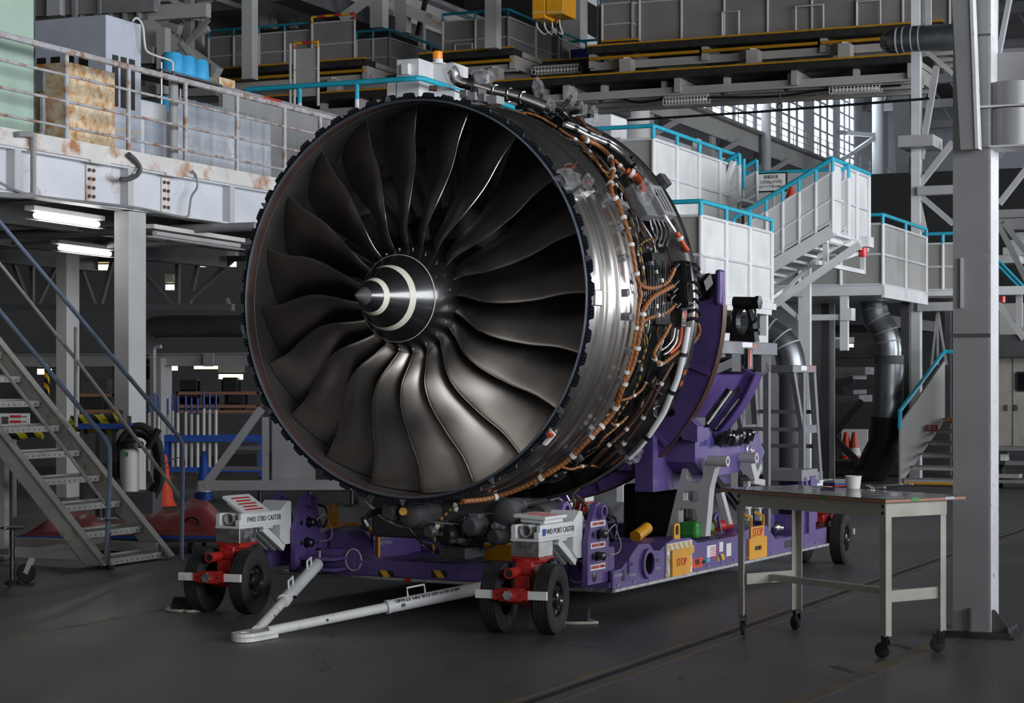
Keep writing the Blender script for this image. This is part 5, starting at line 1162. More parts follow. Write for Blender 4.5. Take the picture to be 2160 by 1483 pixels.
for v in (-14.6, -17.0, -19.5):
    m2 = MB(GM); m2.ibar((v, 12.5, 3.66), (v, 27.5, 3.66), .2, .36, .02); gp_('floor_beam', m2, 'grey', mz)
m2 = MB(GM).tube([gu(-40, 497, 20.2), gu(540, 478, 20.2)], .055, 10); gp_('sprinkler_pipe', m2, 'grey', mz)
m2 = MB(GM).tube([gu(-40, 520, 22.0), gu(540, 510, 22.0)], .05, 10); gp_('sprinkler_pipe', m2, 'grey', mz)
# railing
ra = gthing('mezzanine_railing', 'rusty four bar railing along the left mezzanine edge', 'railing', MV, 20, DZ)
for i, (y, r_, mk) in enumerate(((72.5, .036, 'railblue'), (126, .016, 'rustrail'), (184, .016, 'rustrail'), (241, .016, 'rustrail'))):
    z = gv(0, y, MV - .03).z
    gp_('handrail' if i == 0 else 'rail_bar', MB(GM).tube([(MV - .03, 13, z), (MV - .03, 20, z), (MV - .03, 27.4, z)], r_, 8), mk if i else 'rustrail', ra)
for px in (-115, 10 - 30, 140, 271, 391, 500, 600, 675):
    a = gv(px, 300, MV - .03); gp_('post', MB(GM).tube([(MV - .03, a.y, DZ - .02), (MV - .03, a.y, 5.13)], .028, 10), 'rustrail', ra)
# things standing on the mezzanine
def on_mezz_v(name, label, cat, v0, dep, px0, px1, yt, mat, zb=DZ, bevel=.01):
    a = gv(px0, yt, v0); c = gv(px1, yt, v0); u0, u1 = min(a.y, c.y), max(a.y, c.y)
    t = gthing(name, label, cat, v0 - dep / 2, (u0 + u1) / 2, zb)
    b = gp_('body', MB(GM).box((v0 - dep, u0, zb), (v0, u1, a.z)), mat, t, bevel=bevel); return t, b, u0, u1, a.z
t, b, u0, u1, zt = on_mezz_v('storage_cabinet', 'tall pale green steel cabinet at the far left of the mezzanine', 'cabinet', -13.1, 1.4, -120, 75, -60, 'green')
gp_('edge_seam', MB(GM).box((-13.1, u1 - .03, DZ), (-13.09, u1 - .015, zt)), 'dgrey', t)
t, b, u0, u1, zt = on_mezz_v('rusty_cabinet', 'heavily rusted cream steel cabinet on the mezzanine', 'cabinet', -13.15, .75, 145, 243, 130, 'rust')
gp_('switch_box', MB(GM).box((-13.6, u0 - .06, DZ + .75), (-13.45, u0, DZ + 1.0)), 'grey', t)
gp_('side_pipe', MB(GM).tube(smooth_path([(-13.45, u0 - .08, DZ + .7), (-13.45, u0 - .08, DZ + .35), (-13.5, u0 - .15, DZ + .25), (-14.2, u0 - .3, DZ + .25)], 4), .04, 8), 'grey', t)
t, b, u0, u1, zt = on_mezz_v('air_conditioner', 'tall blue grey air conditioning cabinet with black louvres on the mezzanine', 'air conditioner', -13.5, 1.15, 224, 298, 30, 'bluegrey')
for i in range(3):
    y0 = u0 + .12 + i * .17; m2 = MB(GM)
    gp_('louvre', m2.box((-13.505, y0, zt - 1.05), (-13.49, y0 + .11, zt - .45)), 'black', t)
for i in range(4):
    x0 = -14.48 + i * .2; gp_('louvre', MB(GM).box((x0, u0 - .004, zt - 1.05), (x0 + .13, u0 + .01, zt - .45)), 'black', t)
gp_('seam', MB(GM).box((-13.505, u0, zt - 1.32), (-13.495, u1, zt - 1.30)).box((-14.66, u0 - .004, zt - 1.32), (-13.5, u0 + .002, zt - 1.30)), 'rust', t)
a = gv(283, 42, -13.5)
gp_('drain_hose', MB(GM).tube(smooth_path([gv(x, y, -13.4) for x, y in ((280, 45), (286, 38), (296, 44), (302, 60), (305, 90), (310, 108), (330, 118), (355, 126), (364, 132), (364, 150))], 4), .013, 7), 'clampw', t)
t, b, u0, u1, zt = on_mezz_v('white_cabinet', 'white low cabinet with glazed front behind the railing', 'cabinet', -13.6, .7, 293, 352, 208, 'white')
gp_('glass_front', MB(GM).box((-13.6, u0 + .12, DZ + .15), (-13.59, u1 - .1, DZ + .72)), 'bluegrey', t)
a = gv(366, 180, -12.9)
t = gthing('pipe_post', 'pale grey vertical pipe standing on the mezzanine edge', 'pipe', -12.9, a.y, DZ - .1)
gp_('pipe', MB(GM).tube([(-12.9, a.y, DZ - .1), (-12.9, a.y, gv(364, 165, -12.9).z)], .055, 14), 'lgrey', t)
gp_('collar', MB(GM).tube([(-12.9, a.y, gv(364, 165, -12.9).z), (-12.9, a.y, gv(364, 150, -12.9).z)], .022, 10), 'dgrey', t)
a = gv(372, 240, -13.3); b_ = gv(569, 240, -13.3); zz = gv(392, 208, -13.3).z
t = gthing('plastic_curtain', 'hanging translucent plastic sheet behind the mezzanine railing', 'plastic sheet', -13.3, (a.y + b_.y) / 2, DZ)
V = []; Fq = []; n = 40
for i in range(n + 1):
    u = a.y + (b_.y - a.y) * i / n; w = .04 * math.sin(i * 1.1) + .03 * math.sin(i * 2.7 + 1)
    V += [(-13.3 + w, u, DZ + .02), (-13.3 + w * .4, u, zz)]
for i in range(n): Fq.append((2 * i, 2 * i + 2, 2 * i + 3, 2 * i + 1))
so = gp_('sheet', MB(GM).add(V, Fq, True), 'sheet', t)
md = so.modifiers.new('thickness', 'SOLIDIFY'); md.thickness = .004
gp_('crate_behind', MB(GM).box((-14.6, a.y + .1, DZ), (-13.7, (a.y + b_.y) / 2, DZ + .9)), 'bluegrey', t)
m2 = MB(GM); t2 = gthing('stack_of_panels', 'pale grey panels leaning behind the plastic sheet', 'panel', -14.2, b_.y - .7, DZ)
gp_('panel', MB(GM).box((-14.3, (a.y + b_.y) / 2 + .2, DZ), (-14.1, b_.y, DZ + .98)), 'lgrey', t2)
a = gv(470, 180, -14.4); c = gv(690, 255, -14.4)
t = gthing('parapet_panel', 'long dark grey sloped panel behind the railing', 'panel', -14.4, (a.y + c.y) / 2, DZ)
m2 = MB(GM); m2.box((-14.45, a.y, DZ), (-14.4, c.y + .6, a.z)); gp_('panel', m2, 'grey', t)
q = gv(556, 205, -14.4); gp_('red_stripe', MB(GM).box((-14.4, q.y, a.z - .05), (-14.395, q.y + .5, a.z)), 'red', t)
# shelf with blue buckets
sh0 = gv(340, 162, -15.0); sh1 = gv(468, 165, -15.0); zs = gv(400, 160, -15).z
t = gthing('wire_shelf', 'wire shelf rack holding blue buckets on the mezzanine', 'shelf', -15.3, (sh0.y + sh1.y) / 2, DZ)
for z in (zs, zs - .62): gp_('shelf_board', MB(GM).box((-15.7, sh0.y, z - .03), (-15.0, sh1.y, z)), 'dgrey', t)
for v in (-15.02, -15.68):
    for u in (sh0.y + .03, sh1.y - .03): gp_('post', MB(GM).tube([(v, u, DZ), (v, u, zs + .09)], .015, 8), 'alu', t)
def bucket_m():
    return MB().lathe([(0, 0), (.165, 0), (.165, .02), (.145, .30), (.12, .335), (0, .335)], 24, axis='z')
lb_ = ['sky blue upturned bucket at the left of the upper wire shelf', 'sky blue upturned bucket in the middle of the upper wire shelf', 'sky blue upturned bucket at the right of the upper wire shelf', 'sky blue bucket on the lower shelf left', 'sky blue bucket on the lower shelf behind the pipe post', 'sky blue bucket on the lower shelf right']
b0_ = None
for i, (px, z) in enumerate(((363, zs), (390, zs), (418, zs), (355, zs - .62), (398, zs - .62), (428, zs - .62))):
    p = GM @ Vector((-15.3, gv(px, 160, -15.3).y, z + .001))
    if b0_ is None:
        b0_ = thing('bucket', lb_[0], 'bucket', p, -GRID, 'sky blue buckets on the wire shelf')
        m2 = bucket_m(); m2.V = [tuple(Matrix.Translation(p) @ Vector(v)) for v in m2.V]; obj('bucket_body', m2, K['skyblue'], b0_)
        m2 = MB(Matrix.Translation(p)).lathe([(.166, .05), (.172, .055), (.170, .065), (.164, .07)], 24, axis='z'); obj('bucket_rim', m2, K['skyblue'], b0_)
    else: dup(b0_, p, lb_[i])
p = gv(442, 158, -15.3); gp_('cardboard_box', MB(GM).box((-15.5, p.y, zs + .001), (-15.15, p.y + .45, zs + .14)), 'rust', None, label='small orange brown carton beside the upper buckets', cat='carton')

# kiosk with beacon and blue rail (behind the engine top) -------------------------------------------
kv = -7.4
A_ = gu(836, 126, 27.0); B_ = gu(884, 124, 27.0)
t = gthing('control_cabinet', 'white control cabinet with amber beacon behind the top of the engine', 'cabinet', (A_.x + B_.x) / 2, 27.3, 4.2)
gp_('body', MB(GM).box((A_.x, 27.0, gu(836, 235, 27).z), (B_.x, 28.6, A_.z)), 'white', t, bevel=.01)
q = gu(852, 136, 27); r_ = gu(867, 158, 27); gp_('switch_box', MB(GM).box((q.x, 26.9, r_.z), (r_.x, 27.0, q.z)), 'cup', t, bevel=.008)
bx = gu(921, 130, 27.6)
gp_('side_panel', MB(GM).box((A_.x - .16, 27.0, A_.z - .75), (A_.x - .02, 27.3, A_.z - .34)), 'white', t)
gp_('beacon_post', MB(GM).box((B_.x, 27.5, A_.z - .7), (B_.x + .36, 28.0, A_.z - .02)), 'white', t)
bc = Vector((bx.x + .02, 27.6, A_.z - .01))
gp_('beacon_base', MB(GM).lathe([(0, 0), (.14, 0), (.14, .015), (.075, .02), (.075, .07), (0, .07)], 24, axis='z', o=bc), 'cup', t)
gp_('beacon_collar', MB(GM).lathe([(.08, .02), (.082, .03), (.082, .075), (.08, .08)], 24, axis='z', o=bc), 'cup', t)
gp_('beacon_lens', MB(GM).lathe([(.074, .07), (.076, .09), (.076, .19), (.06, .205), (0, .21)], 24, axis='z', o=bc), 'beacon', t, label='amber beacon lens')
br = gthing('blue_railing', 'turquoise round handrail running behind the engine top', 'railing', -8, 27, 4.2)
pl = [gu(520, 196, 26.4), gu(600, 188, 26.4), gu(752, 174, 26.4), gu(880, 165, 26.4)]
c_ = gv(1000, 205, pl[-1].x)
gp_('handrail', MB(GM).tube(smooth_path([(p.x, p.y, pl[-1].z + .0) for p in pl], 4) + [(pl[-1].x + .06, 26.45, pl[-1].z - .002)] + [(pl[-1].x + .06, 30.5, pl[-1].z)], .042, 10), 'turq', br)
for px in (632, 753): 
    q = gu(px, 190, 26.4); gp_('post', MB(GM).tube([(q.x, 26.4, pl[-1].z - .26), (q.x, 26.4, pl[-1].z)], .035, 8), 'turq', br); gp_('post_foot', MB(GM).tube([(q.x, 26.4, pl[-1].z - 1.1), (q.x, 26.4, pl[-1].z - .26)], .035, 8), 'white', br)
for u in (27.6, 28.9): gp_('post', MB(GM).tube([(pl[-1].x + .06, u, pl[-1].z - 1), (pl[-1].x + .06, u, pl[-1].z)], .035, 8), 'turq', br)
gp_('deck', MB(GM).box((pl[0].x, 26.3, pl[-1].z - 1.22), (pl[-1].x + .15, 31, pl[-1].z - 1.1)), 'dock', br)

# ================================================================== under the mezzanine
def column(label, px_corner, v, wv, wu, ztop, mat='white'):
    a = gv(px_corner, 700, v); return obj('column', MB(GM).box((v - wv, a.y, 0), (v, a.y + wu, ztop)), K[mat], None, label=label, cat='column', kind='structure', bevel=.008)
column('white painted steel column under the mezzanine edge', 272, -12.75, .20, .34, 3.56, 'lgrey')
column('white painted steel column further back under the mezzanine', 141, -16.9, .19, .30, 3.5, 'lgrey')
column('short white column under the low beam beyond the pole rack', 340, -19.1, .24, .34, 2.05, 'lgrey')
a = gv(121, 800, -16.9)
m2 = MB(GM); m2.box((-17.2, a.y + .1, 1.2), (-17.14, a.y + .14, 1.9)); gp_('hazard_board', m2, 'hazard', None, label='upright yellow and black striped board beside the rear column', cat='board')
def gbar(mb, p, q, w, h): return mb.bar(p, q, w, h)
UT = 27.6
tr = gthing('lattice_girder', 'grey lattice girder crossing under the mezzanine', 'girder', -17, UT, 2.6)
gp_('bottom_chord', MB(GM).bar(gu(-60, 648, UT), gu(492, 648, UT), .10, .11), 'grey', tr); gp_('top_chord', MB(GM).bar(gu(-60, 546, UT), gu(520, 546, UT), .10, .09), 'grey', tr)
for x0, y0, x1, y1 in ((25, 548, 62, 645), (125, 548, 78, 645), (165, 548, 200, 645), (238, 548, 212, 645), (300, 575, 366, 645), (495, 545, 386, 645), (375, 546, 375, 645), (68, 546, 68, 645), (420, 546, 400, 640)):
    gp_('web_member', MB(GM).bar(gu(x0, y0, UT), gu(x1, y1, UT), .07, .06), 'grey', tr)
m2 = MB(GM); m2.bar(gu(478, 630, UT), gu(489, 655, UT), .05, .05); gp_('end_plate', m2, 'lgrey', tr)
UD = 29
t = gthing('ventilation_duct', 'large dark grey ventilation duct with elbow under the mezzanine', 'duct', -14, UD, 2.2)
dpts = smooth_path([gu(299, 800, UD), gu(301, 735, UD), gu(318, 697, UD), gu(345, 689, UD), gu(420, 688, UD), gu(520, 688, UD)], 6)
gp_('duct_run', MB(GM).tube(dpts, .19, 18), 'dgrey', t)
t = gthing('low_beam', 'grey horizontal steel beam joining the short column', 'beam', -13, 30.5, 1.8)
q = gv(340, 760, -19.1)
m2 = MB(GM); m2.ibar((q.x - 3.5, q.y + .17, 2.02), (q.x + 3.0, q.y + .17, 2.02), .18, .22, .02); gp_('beam', m2, 'lgrey', t)
m2 = MB(GM); m2.box((q.x + .8, q.y + .07, 1.9), (q.x + 1.0, q.y + .1, 2.12)); gp_('splice_plate', m2, 'lgrey', t)
t = gthing('white_pipe', 'thin white downpipe bent at the top beside the short column', 'pipe', -15.3, q.y, 0)
gp_('pipe_run', MB(GM).tube(smooth_path([gu(325, 900, q.y - .2), gu(325, 800, q.y - .2), gu(325, 745, q.y - .2), gu(328, 733, q.y - .2), gu(340, 731, q.y - .2)], 4), .035, 8), 'lgrey', t)
m2 = MB(GM)
# fluorescent lamps
def tube_lamp(label, px0, py0, px1, py1, z, mat='tubelit', lit=1.0, rad=.03, power=0):
    k0 = (z - EYE) / ray(px0, py0).z; p = CAMP + ray(px0, py0) * k0; k1 = (z - EYE) / ray(px1, py1).z; q = CAMP + ray(px1, py1) * k1
    c = (p + q) / 2; t = thing('fluorescent_lamp', label, 'lamp', (c.x, c.y, z), 0)
    d = (q - p).normalized(); s_ = Vector((d.y, -d.x, 0))
    e = p + (q - p) * lit
    obj('lamp_tube', MB().tube([p + d * .12, e - d * .06], rad, 8), K[mat], t)
    obj('lamp_body', MB().bar(p - Vector((0, 0, -.07)) , q - Vector((0, 0, -.07)), .12, .05), K['clampw'], t)
    m2 = MB(); n_ = 34
    for i in range(n_ + 1):
        x = p + (q - p) * (i / n_) - Vector((0, 0, .045)); m2.bar(x - s_ * .05, x + s_ * .05, .006, .006)
    for sd in (-.05, .05): m2.bar(p + s_ * sd - Vector((0, 0, .045)), q + s_ * sd - Vector((0, 0, .045)), .006, .006)
    obj('wire_guard', m2, K['clampw'], t)
    if power: area_light('fluorescent_glow', face_M(c - Vector((0, 0, .08)), (0, 0, -1), (0, 1, 0)), .15, (q - p).length, power, (1, .97, .93)).parent = None
    return t
tube_lamp('lit fluorescent lamp nearest under the mezzanine edge', 62, 452, 212, 474, 3.42, rad=.032, power=6)
tube_lamp('lit fluorescent lamp further back below the rear column head', 116, 521, 236, 536, 3.36, rad=.032, power=6)
tube_lamp('unlit caged fluorescent lamp between the column and the engine', 315, 490, 508, 519, 3.36, 'lgrey', rad=.03)
def warm(label, px0, px1, y, Y, n=1):
    a = at(px0, y, Y); b = at(px1, y, Y); c = (a + b) / 2; t = thing('strip_light', label, 'lamp', c)
    obj('lit_strip', MB().bar(a, b, .10, .10), K['tubewarm'], t); obj('shade', MB().bar(a + Vector((0, .1, .17)), b + Vector((0, .1, .17)), .5, .16), K['tablefr'], t)
warm('far warm strip light seen between the two columns', 178, 237, 564, 37); warm('far warm strip light left of the engine rim', 420, 498, 557, 37); warm('small warm strip light below the girder', 350, 367, 606, 38)
warm('low warm light strip under the beam right of the short column', 357, 374, 776, 39); warm('long low warm light strip over the far shelves', 410, 505, 773, 39); warm('warm strip light left of the rear column', 80, 108, 784, 36)
warm('thin warm strip over the lower far shelves', 462, 512, 795, 38.5)
# dark wall added for the gloom at the back, and shelving
m2 = MB(GM); m2.box((VL + .02, 44, 0), (-17.5, 44.3, 6)); m2.box((VL + .01, 10, 0), (VL + .05, 44, 6)); struct('gloom_wall', m2, K['ceil'], 'dark wall added for the gloom far behind the mezzanine', 'wall')
def shelving(label, px0, px1, Y, ys, ytop, ybot, seed):
    rr = random.Random(seed); a = at(px0, ytop, Y); b = at(px1, ybot, Y); t = thing('storage_rack', label, 'shelf', ((a.x + b.x) / 2, Y, 0))
    for x in (a.x, b.x): obj('upright', MB().box((x - .03, Y, 0), (x + .03, Y + .05, a.z)), K['dgrey'], t)
    things_ = []
    for y in ys:
        z = at(px0, y, Y).z; obj('shelf_board', MB().box((a.x, Y, z - .06), (b.x, Y + .7, z)), K['wood'], t); x = a.x + .06
        while x < b.x - .4:
            w = rr.uniform(.28, .5); h = rr.uniform(.14, .3)
            things_.append((x, z, w, h)); x += w + rr.uniform(.02, .1)
    return t, things_, Y
bins = []
for args in (('dark storage rack with bins behind the pole rack', 372, 545, 38, (826, 854, 865), 795, 1000, 3), ('dark storage rack behind the rear column', 160, 240, 36, (864, 830), 760, 1000, 5)):
    t, th, Y = shelving(*args); bins += [(x, z, w, h, Y) for x, z, w, h in th]
for i, (x, z, w, h, Y) in enumerate(bins):
    o = obj('storage_bin', MB().box((x, Y + .06, z + .001), (x + w, Y + .6, z + h)), K[('black', 'dgrey', 'black')[i % 3]], None, label='dark storage bin on the far racks under the mezzanine', cat='bin', group='dark storage bins on the far racks', bevel=.01)
# rack of poles
YR = 31.5
t = thing('pole_rack', 'blue wheeled rack holding upright white poles left of the engine', 'rack', at(440, 1010, YR) * Vector((1, 1, 0)) if False else Vector((at(440, 1010, YR).x, YR, 0)))
for y0, y1 in ((918, 932), (986, 996)):
    a = at(346, y0, YR); b = at(552, y1, YR); obj('rail', MB().box((a.x, YR + .0, b.z), (b.x, YR + .08, a.z)), K['blue'], t)
    obj('rail', MB().box((a.x, YR + .45, b.z), (b.x, YR + .53, a.z)), K['blue'], t)
for x in (348, 548):
    a = at(x, 918, YR); obj('rack_post', MB().box((a.x - .03, YR + .1, .12), (a.x + .03, YR + .45, a.z)), K['blue'], t)
    obj('rack_wheel', MB().cyl((a.x - .03, YR + .25, .07), (a.x + .03, YR + .25, .07), .07, 14), K['rubber'], t)
rnd = random.Random(9); p0_ = None
for i, (px, yt) in enumerate(((301, 868), (315, 862), (328, 858), (337, 862), (352, 852), (364, 864), (377, 864), (391, 872), (403, 875), (418, 866), (430, 858), (442, 865), (456, 873))):
    a = at(px, yt, YR + .22)
    if p0_ is None:
        p0_ = thing('pole', 'upright white pole with dark blue top in the pole rack', 'pole', (a.x, YR + .22, .16), 0, 'white poles in the blue rack')
        obj('pole_tube', MB().tube([(a.x, YR + .22, .16), (a.x, YR + .22, 1.10)], .026, 10), K['clampw'], p0_); obj('pole_top', MB().tube([(a.x, YR + .22, 1.10), (a.x, YR + .22, 1.36)], .018, 8), K['blueink'], p0_)
    else:
        c = dup(p0_, (a.x, YR + .22 + rnd.uniform(-.1, .1), .16 + rnd.uniform(-.0, .12)))
# cart with hoses and white tank
c = at(278, 1000, 21.2); c.z = 0; t = thing('vacuum_unit', 'white tank cleaner with green label wrapped in thick black hoses', 'cleaner', (c.x, c.y, 0))
def vy(x, y, dy=0): return at(x, y, c.y + dy)
a = vy(253, 945); b = vy(293, 1036); obj('tank', MB().lathe([(0, b.z), ((b.x - a.x) / 2, b.z), ((b.x - a.x) / 2, a.z - .03), ((b.x - a.x) / 2 - .03, a.z), (0, a.z)], 28, axis='z', o=((a.x + b.x) / 2, c.y, 0)), K['cup'], t)
q = vy(268, 953); w_ = vy(275, 962); obj('green_label', MB().box((q.x, c.y - .135, w_.z), (w_.x, c.y - .12, q.z)), K['greenp'], t)
obj('motor_head', MB().lathe([(0, a.z - .01), (.14, a.z), (.13, a.z + .06), (.06, a.z + .1), (0, a.z + .1)], 20, axis='z', o=((a.x + b.x) / 2 + .02, c.y, 0)), K['black'], t)
obj('base', MB().box((a.x - .15, c.y - .2, .06), (b.x + .2, c.y + .3, b.z)), K['dgrey'], t, bevel=.02)
for x in (a.x - .1, b.x + .15): obj('base_wheel', MB().cyl((x - .02, c.y - .1, .05), (x + .02, c.y - .1, .05), .05, 12), K['rubber'], t)
for i in range(7):
    r_ = rnd.uniform(.8, 1.12); pts = []
    for k in range(19):
        a_ = math.radians(-150 + k * (300 / 18) + i * 12); pts.append(vy(292 + 50 * r_ * math.cos(a_) + rnd.uniform(-2, 2), 985 + 86 * r_ * math.sin(a_), .18 + i * .035 - .3 * (i % 2)))
    obj('hose', MB().tube(smooth_path(pts, 3), .033, 8), K['rubber'], t)
obj('hose_end', MB().tube(smooth_path([vy(312, 945, -.1), vy(325, 925, -.1), vy(334, 905, -.1)], 4), .04, 8, rs=None), K['rubber'], t)
# bundled black and yellow ropes on the low blue trestle
YB = 21.3
t = thing('blue_trestle', 'low dark blue trestle carrying black and yellow rope', 'trestle', Vector((at(210, 900, YB).x, YB, 0)))
a = at(165, 905, YB); b = at(275, 905, YB); obj('top_bar', MB().box((a.x, YB - .05, a.z), (b.x, YB + .3, a.z + .06)), K['blue'], t)
for x in (172, 205, 240, 272): q = at(x, 900, YB); obj('leg', MB().box((q.x - .02, YB, 0), (q.x + .02, YB + .04, a.z + .14)), K['dgrey'], t)
zr = a.z + .06
t = thing('hazard_rope', 'coiled black and yellow barrier rope behind the stair', 'rope', at(210, 890, YB))
for i in range(4):
    pts = [at(148 + k * 10 + rnd.uniform(-2, 2), 882 + 8 * i - 10 * (k > 9) + rnd.uniform(-3, 3), YB + .03 * i) for k in range(12)]
    obj('rope_strand', MB().tube(smooth_path(pts, 3), .042, 8), K['hazrope'], t)
t = thing('hazard_rope', 'black and yellow rope hanging at the far left behind the stair treads', 'rope', at(60, 900, YB))
obj('rope_strand', MB().tube(smooth_path([at(20, 915, YB), at(45, 918, YB), at(70, 912, YB), at(92, 918, YB)], 4), .05, 8), K['hazrope'], t); obj('rope_strand', MB().tube(smooth_path([at(86, 872, YB), at(92, 885, YB), at(102, 898, YB)], 4), .045, 8), K['hazrope'], t)
a = at(-10, 872, 24); b = at(62, 903, 24)
t = thing('notice_board', 'white notice board with red print seen through the stair', 'sign', ((a.x + b.x) / 2, 24, 0)); obj('board', MB().box((a.x, 24, b.z), (b.x, 24.03, a.z)), K['sticker'], t)
obj('stand_leg', MB().box((a.x + .2, 24.03, 0), (a.x + .24, 24.07, b.z)), K['grey'], t)
for k in range(2): 
    q = at(22, 879 + k * 11, 24); obj('red_print', MB().box((q.x, 23.993, q.z - .012), (q.x + .13, 24, q.z + .018)), K['redink'], t); obj('grey_print', MB().box((q.x + .14, 23.995, q.z - .005), (q.x + .2, 24, q.z + .006)), K['dgrey'], t)
obj('print_figure', MB().box((a.x + .08, 23.994, b.z + .05), (a.x + .16, 24, a.z - .04)), K['dgrey'], t)
# cones
def cone(label, px, ybase, mat, rz=.3, band=False):
    c = floorpt(px, ybase - 6); t = thing('traffic_cone', label, 'traffic cone', (c.x, c.y, 0), rz, 'traffic cones')
    M2 = Matrix.Translation((c.x, c.y, 0)) @ Matrix.Rotation(rz, 4, 'Z')
    obj('cone_base', MB(M2).plate(rrect(0, 0, .38, .38, .05), [], (0, 0, .0), (1, 0, 0), (0, 1, 0), .03), K['rubber'], t)
    if band:
        obj('cone_body', MB(M2).lathe([(.125, .03), (.125, .13), (.105, .135), (.035, .68), (.02, .70), (0, .70)], 28, axis='z'), K[mat], t)
        obj('reflective_band', MB(M2).lathe([(.106, .15), (.084, .30)], 28, axis='z'), K['clampw'], t)
    else:
        obj('cone_body', MB(M2).lathe([(.16, .03), (.15, .05), (.12, .1), (.035, .67), (.02, .70), (0, .70)], 28, axis='z'), K[mat], t)
cone('orange traffic cone standing behind the stair foot', 347, 1078, 'cone'); cone('blue traffic cone with pale band beside the grey trolley', 430, 1066, 'blue', .5, True)
# grey trolley
YT = 26.0
def ty_(x, y, dy=0): return at(x, y, YT + dy)
t = thing('equipment_trolley', 'grey steel trolley frame with diagonal brace behind the engine rim', 'trolley', (ty_(580, 1030).x, YT, 0))
obj('base_beam', MB().bar(ty_(425, 1024), ty_(760, 1022), .12, .13), K['grey'], t); obj('base_beam', MB().bar(ty_(425, 1024, .9), ty_(760, 1022, .9), .12, .13), K['grey'], t)
obj('diagonal_brace', MB().bar(ty_(432, 1026), ty_(552, 862), .13, .10), K['grey'], t)
obj('upright', MB().bar(ty_(560, 1020), ty_(560, 880), .08, .08), K['grey'], t); obj('side_panel', MB().box((ty_(568, 1015).x, YT + .3, ty_(568, 1015).z), (ty_(660, 880).x, YT + .34, ty_(660, 885).z)), K['grey'], t)
obj('rail', MB().bar(ty_(470, 988, .5), ty_(560, 988, .5), .05, .05), K['alu_paint'], t); obj('rail', MB().bar(ty_(490, 945, .5), ty_(560, 945, .5), .05, .05), K['alu_paint'], t)
for x in (548, 653, 742): 
    q = ty_(x, 1024); obj('jack_foot', MB().cyl((q.x, YT, .03), (q.x, YT, q.z - .05), .025, 10).lathe([(0, .0), (.10, .0), (.08, .03), (0, .04)], 16, axis='z', o=(q.x, YT, 0)), K['black'], t)
obj('trolley_wheel', MB().cyl((ty_(745, 1060).x - .05, YT + .4, .15), (ty_(745, 1060).x + .05, YT + .4, .15), .15, 20), K['rubber'], t)
# ================================================================== red tarpaulin on a low cart
YC = 18.9
t = thing('flat_cart', 'low blue edged flat cart behind the stair foot', 'cart', (at(260, 1150, YC).x, YC + .5, 0))
a = at(36, 1138, YC); b = at(476, 1138, YC); obj('cart_deck', MB().box((a.x, YC, .14), (b.x, YC + 1.1, .17)), K['blue'], t); obj('cart_frame', MB().box((a.x + .05, YC + .05, .10), (b.x - .05, YC + 1.0, .14)), K['dgrey'], t)
for x in (a.x + .25, b.x - .35):
    for y in (YC + .1, YC + .95): obj('cart_wheel', MB().cyl((x - .02, y, .065), (x + .02, y, .065), .065, 14), K['rubber'], t)
rnd = random.Random(4); V = []; Fq = []; nx, ny = 46, 18
for i in range(nx + 1):
    for j in range(ny + 1):
        f, g = i / nx, j / ny; x = a.x + .02 + (b.x - a.x + .02) * f; y = YC + .0 + 1.08 * g
        e = min(1, 7 * f, 7 * (1 - f)) * min(1, 5 * g, 5 * (1 - g))
        h = (.13 + .10 * math.exp(-((f - .78) / .17) ** 2) + .04 * math.sin(9 * f + 1.3 * g) + .03 * math.sin(21 * f + 5 * g) + .02 * math.sin(37 * f - 9 * g))
        V.append((x, y, .171 + max(0.002, h * e)))
for i in range(nx):
    for j in range(ny): Fq.append((i * (ny + 1) + j, (i + 1) * (ny + 1) + j, (i + 1) * (ny + 1) + j + 1, i * (ny + 1) + j + 1))
tp = thing('tarpaulin', 'crumpled dark red tarpaulin heaped on the low cart', 'tarpaulin', (at(260, 1150, YC).x, YC + .5, .171))
o = obj('cloth', MB().add(V, Fq, True), K['tarp'], tp, autosmooth=False); o.modifiers.new('thickness', 'SOLIDIFY').thickness = .006
obj('tie_cord', MB().tube(smooth_path([at(388, 1100, YC + .1), at(400, 1092, YC + .1), at(415, 1096, YC + .1), at(422, 1108, YC + .1)], 5), .010, 6), K['black'], tp)
# ================================================================== mobile stair in the left foreground
UA, UB_ = 14.5, 15.52
st = gthing('access_stair', 'worn cream mobile access stair with blue handrails at left', 'stairs', -10.2, 15, 0)
bA = gu(215, 1197, UA); bB = gu(380, 1177, UB_)
vb = -10.2; slope = math.radians(45.5); ln = 3.3
def sv(d, z0=0): return (vb - d * math.cos(slope), z0 + d * math.sin(slope))
for u, nm in ((UA, 'near'), (UB_, 'far')):
    v0, z0 = vb, .02
    pl_ = [(vb + .02, .03), (vb - .22, .03), (vb - .22 - 3.1 * math.cos(slope), .03 + 3.1 * math.sin(slope)), (vb + .02 - 3.1 * math.cos(slope), .03 + 3.1 * math.sin(slope) + .02)]
    sg = obj('stringer', MB(GM).plate(pl_, [], (0, u - .0, 0), (1, 0, 0), (0, 0, 1), -.035), K['stairp'], st)
    obj('stringer_flange', MB(GM).bar((pl_[0][0], u + .0, pl_[0][1]), (pl_[3][0], u + .0, pl_[3][1]), .09, .012), K['stairp'], sg)
for i in range(9):
    z = .06 + i * .232; v = vb - .03 - (z - .03) / math.tan(slope)
    m2 = MB(GM); m2.box((v - .22, UA + .03, z), (v, UB_ - .01, z + .012)); m2.box((v - .012, UA + .03, z - .045), (v, UB_ - .01, z)); m2.box((v - .22, UA + .03, z - .03), (v - .21, UB_ - .01, z + .03))
    tr_ = obj('tread', m2, K['stairp'], st)
    m2 = MB(GM)
    for k in range(12): m2.box((v, UA + .09 + k * .08, z - .03), (v + .001, UA + .105 + k * .08, z - .014))
    obj('drain_hole', m2, K['black'], tr_)
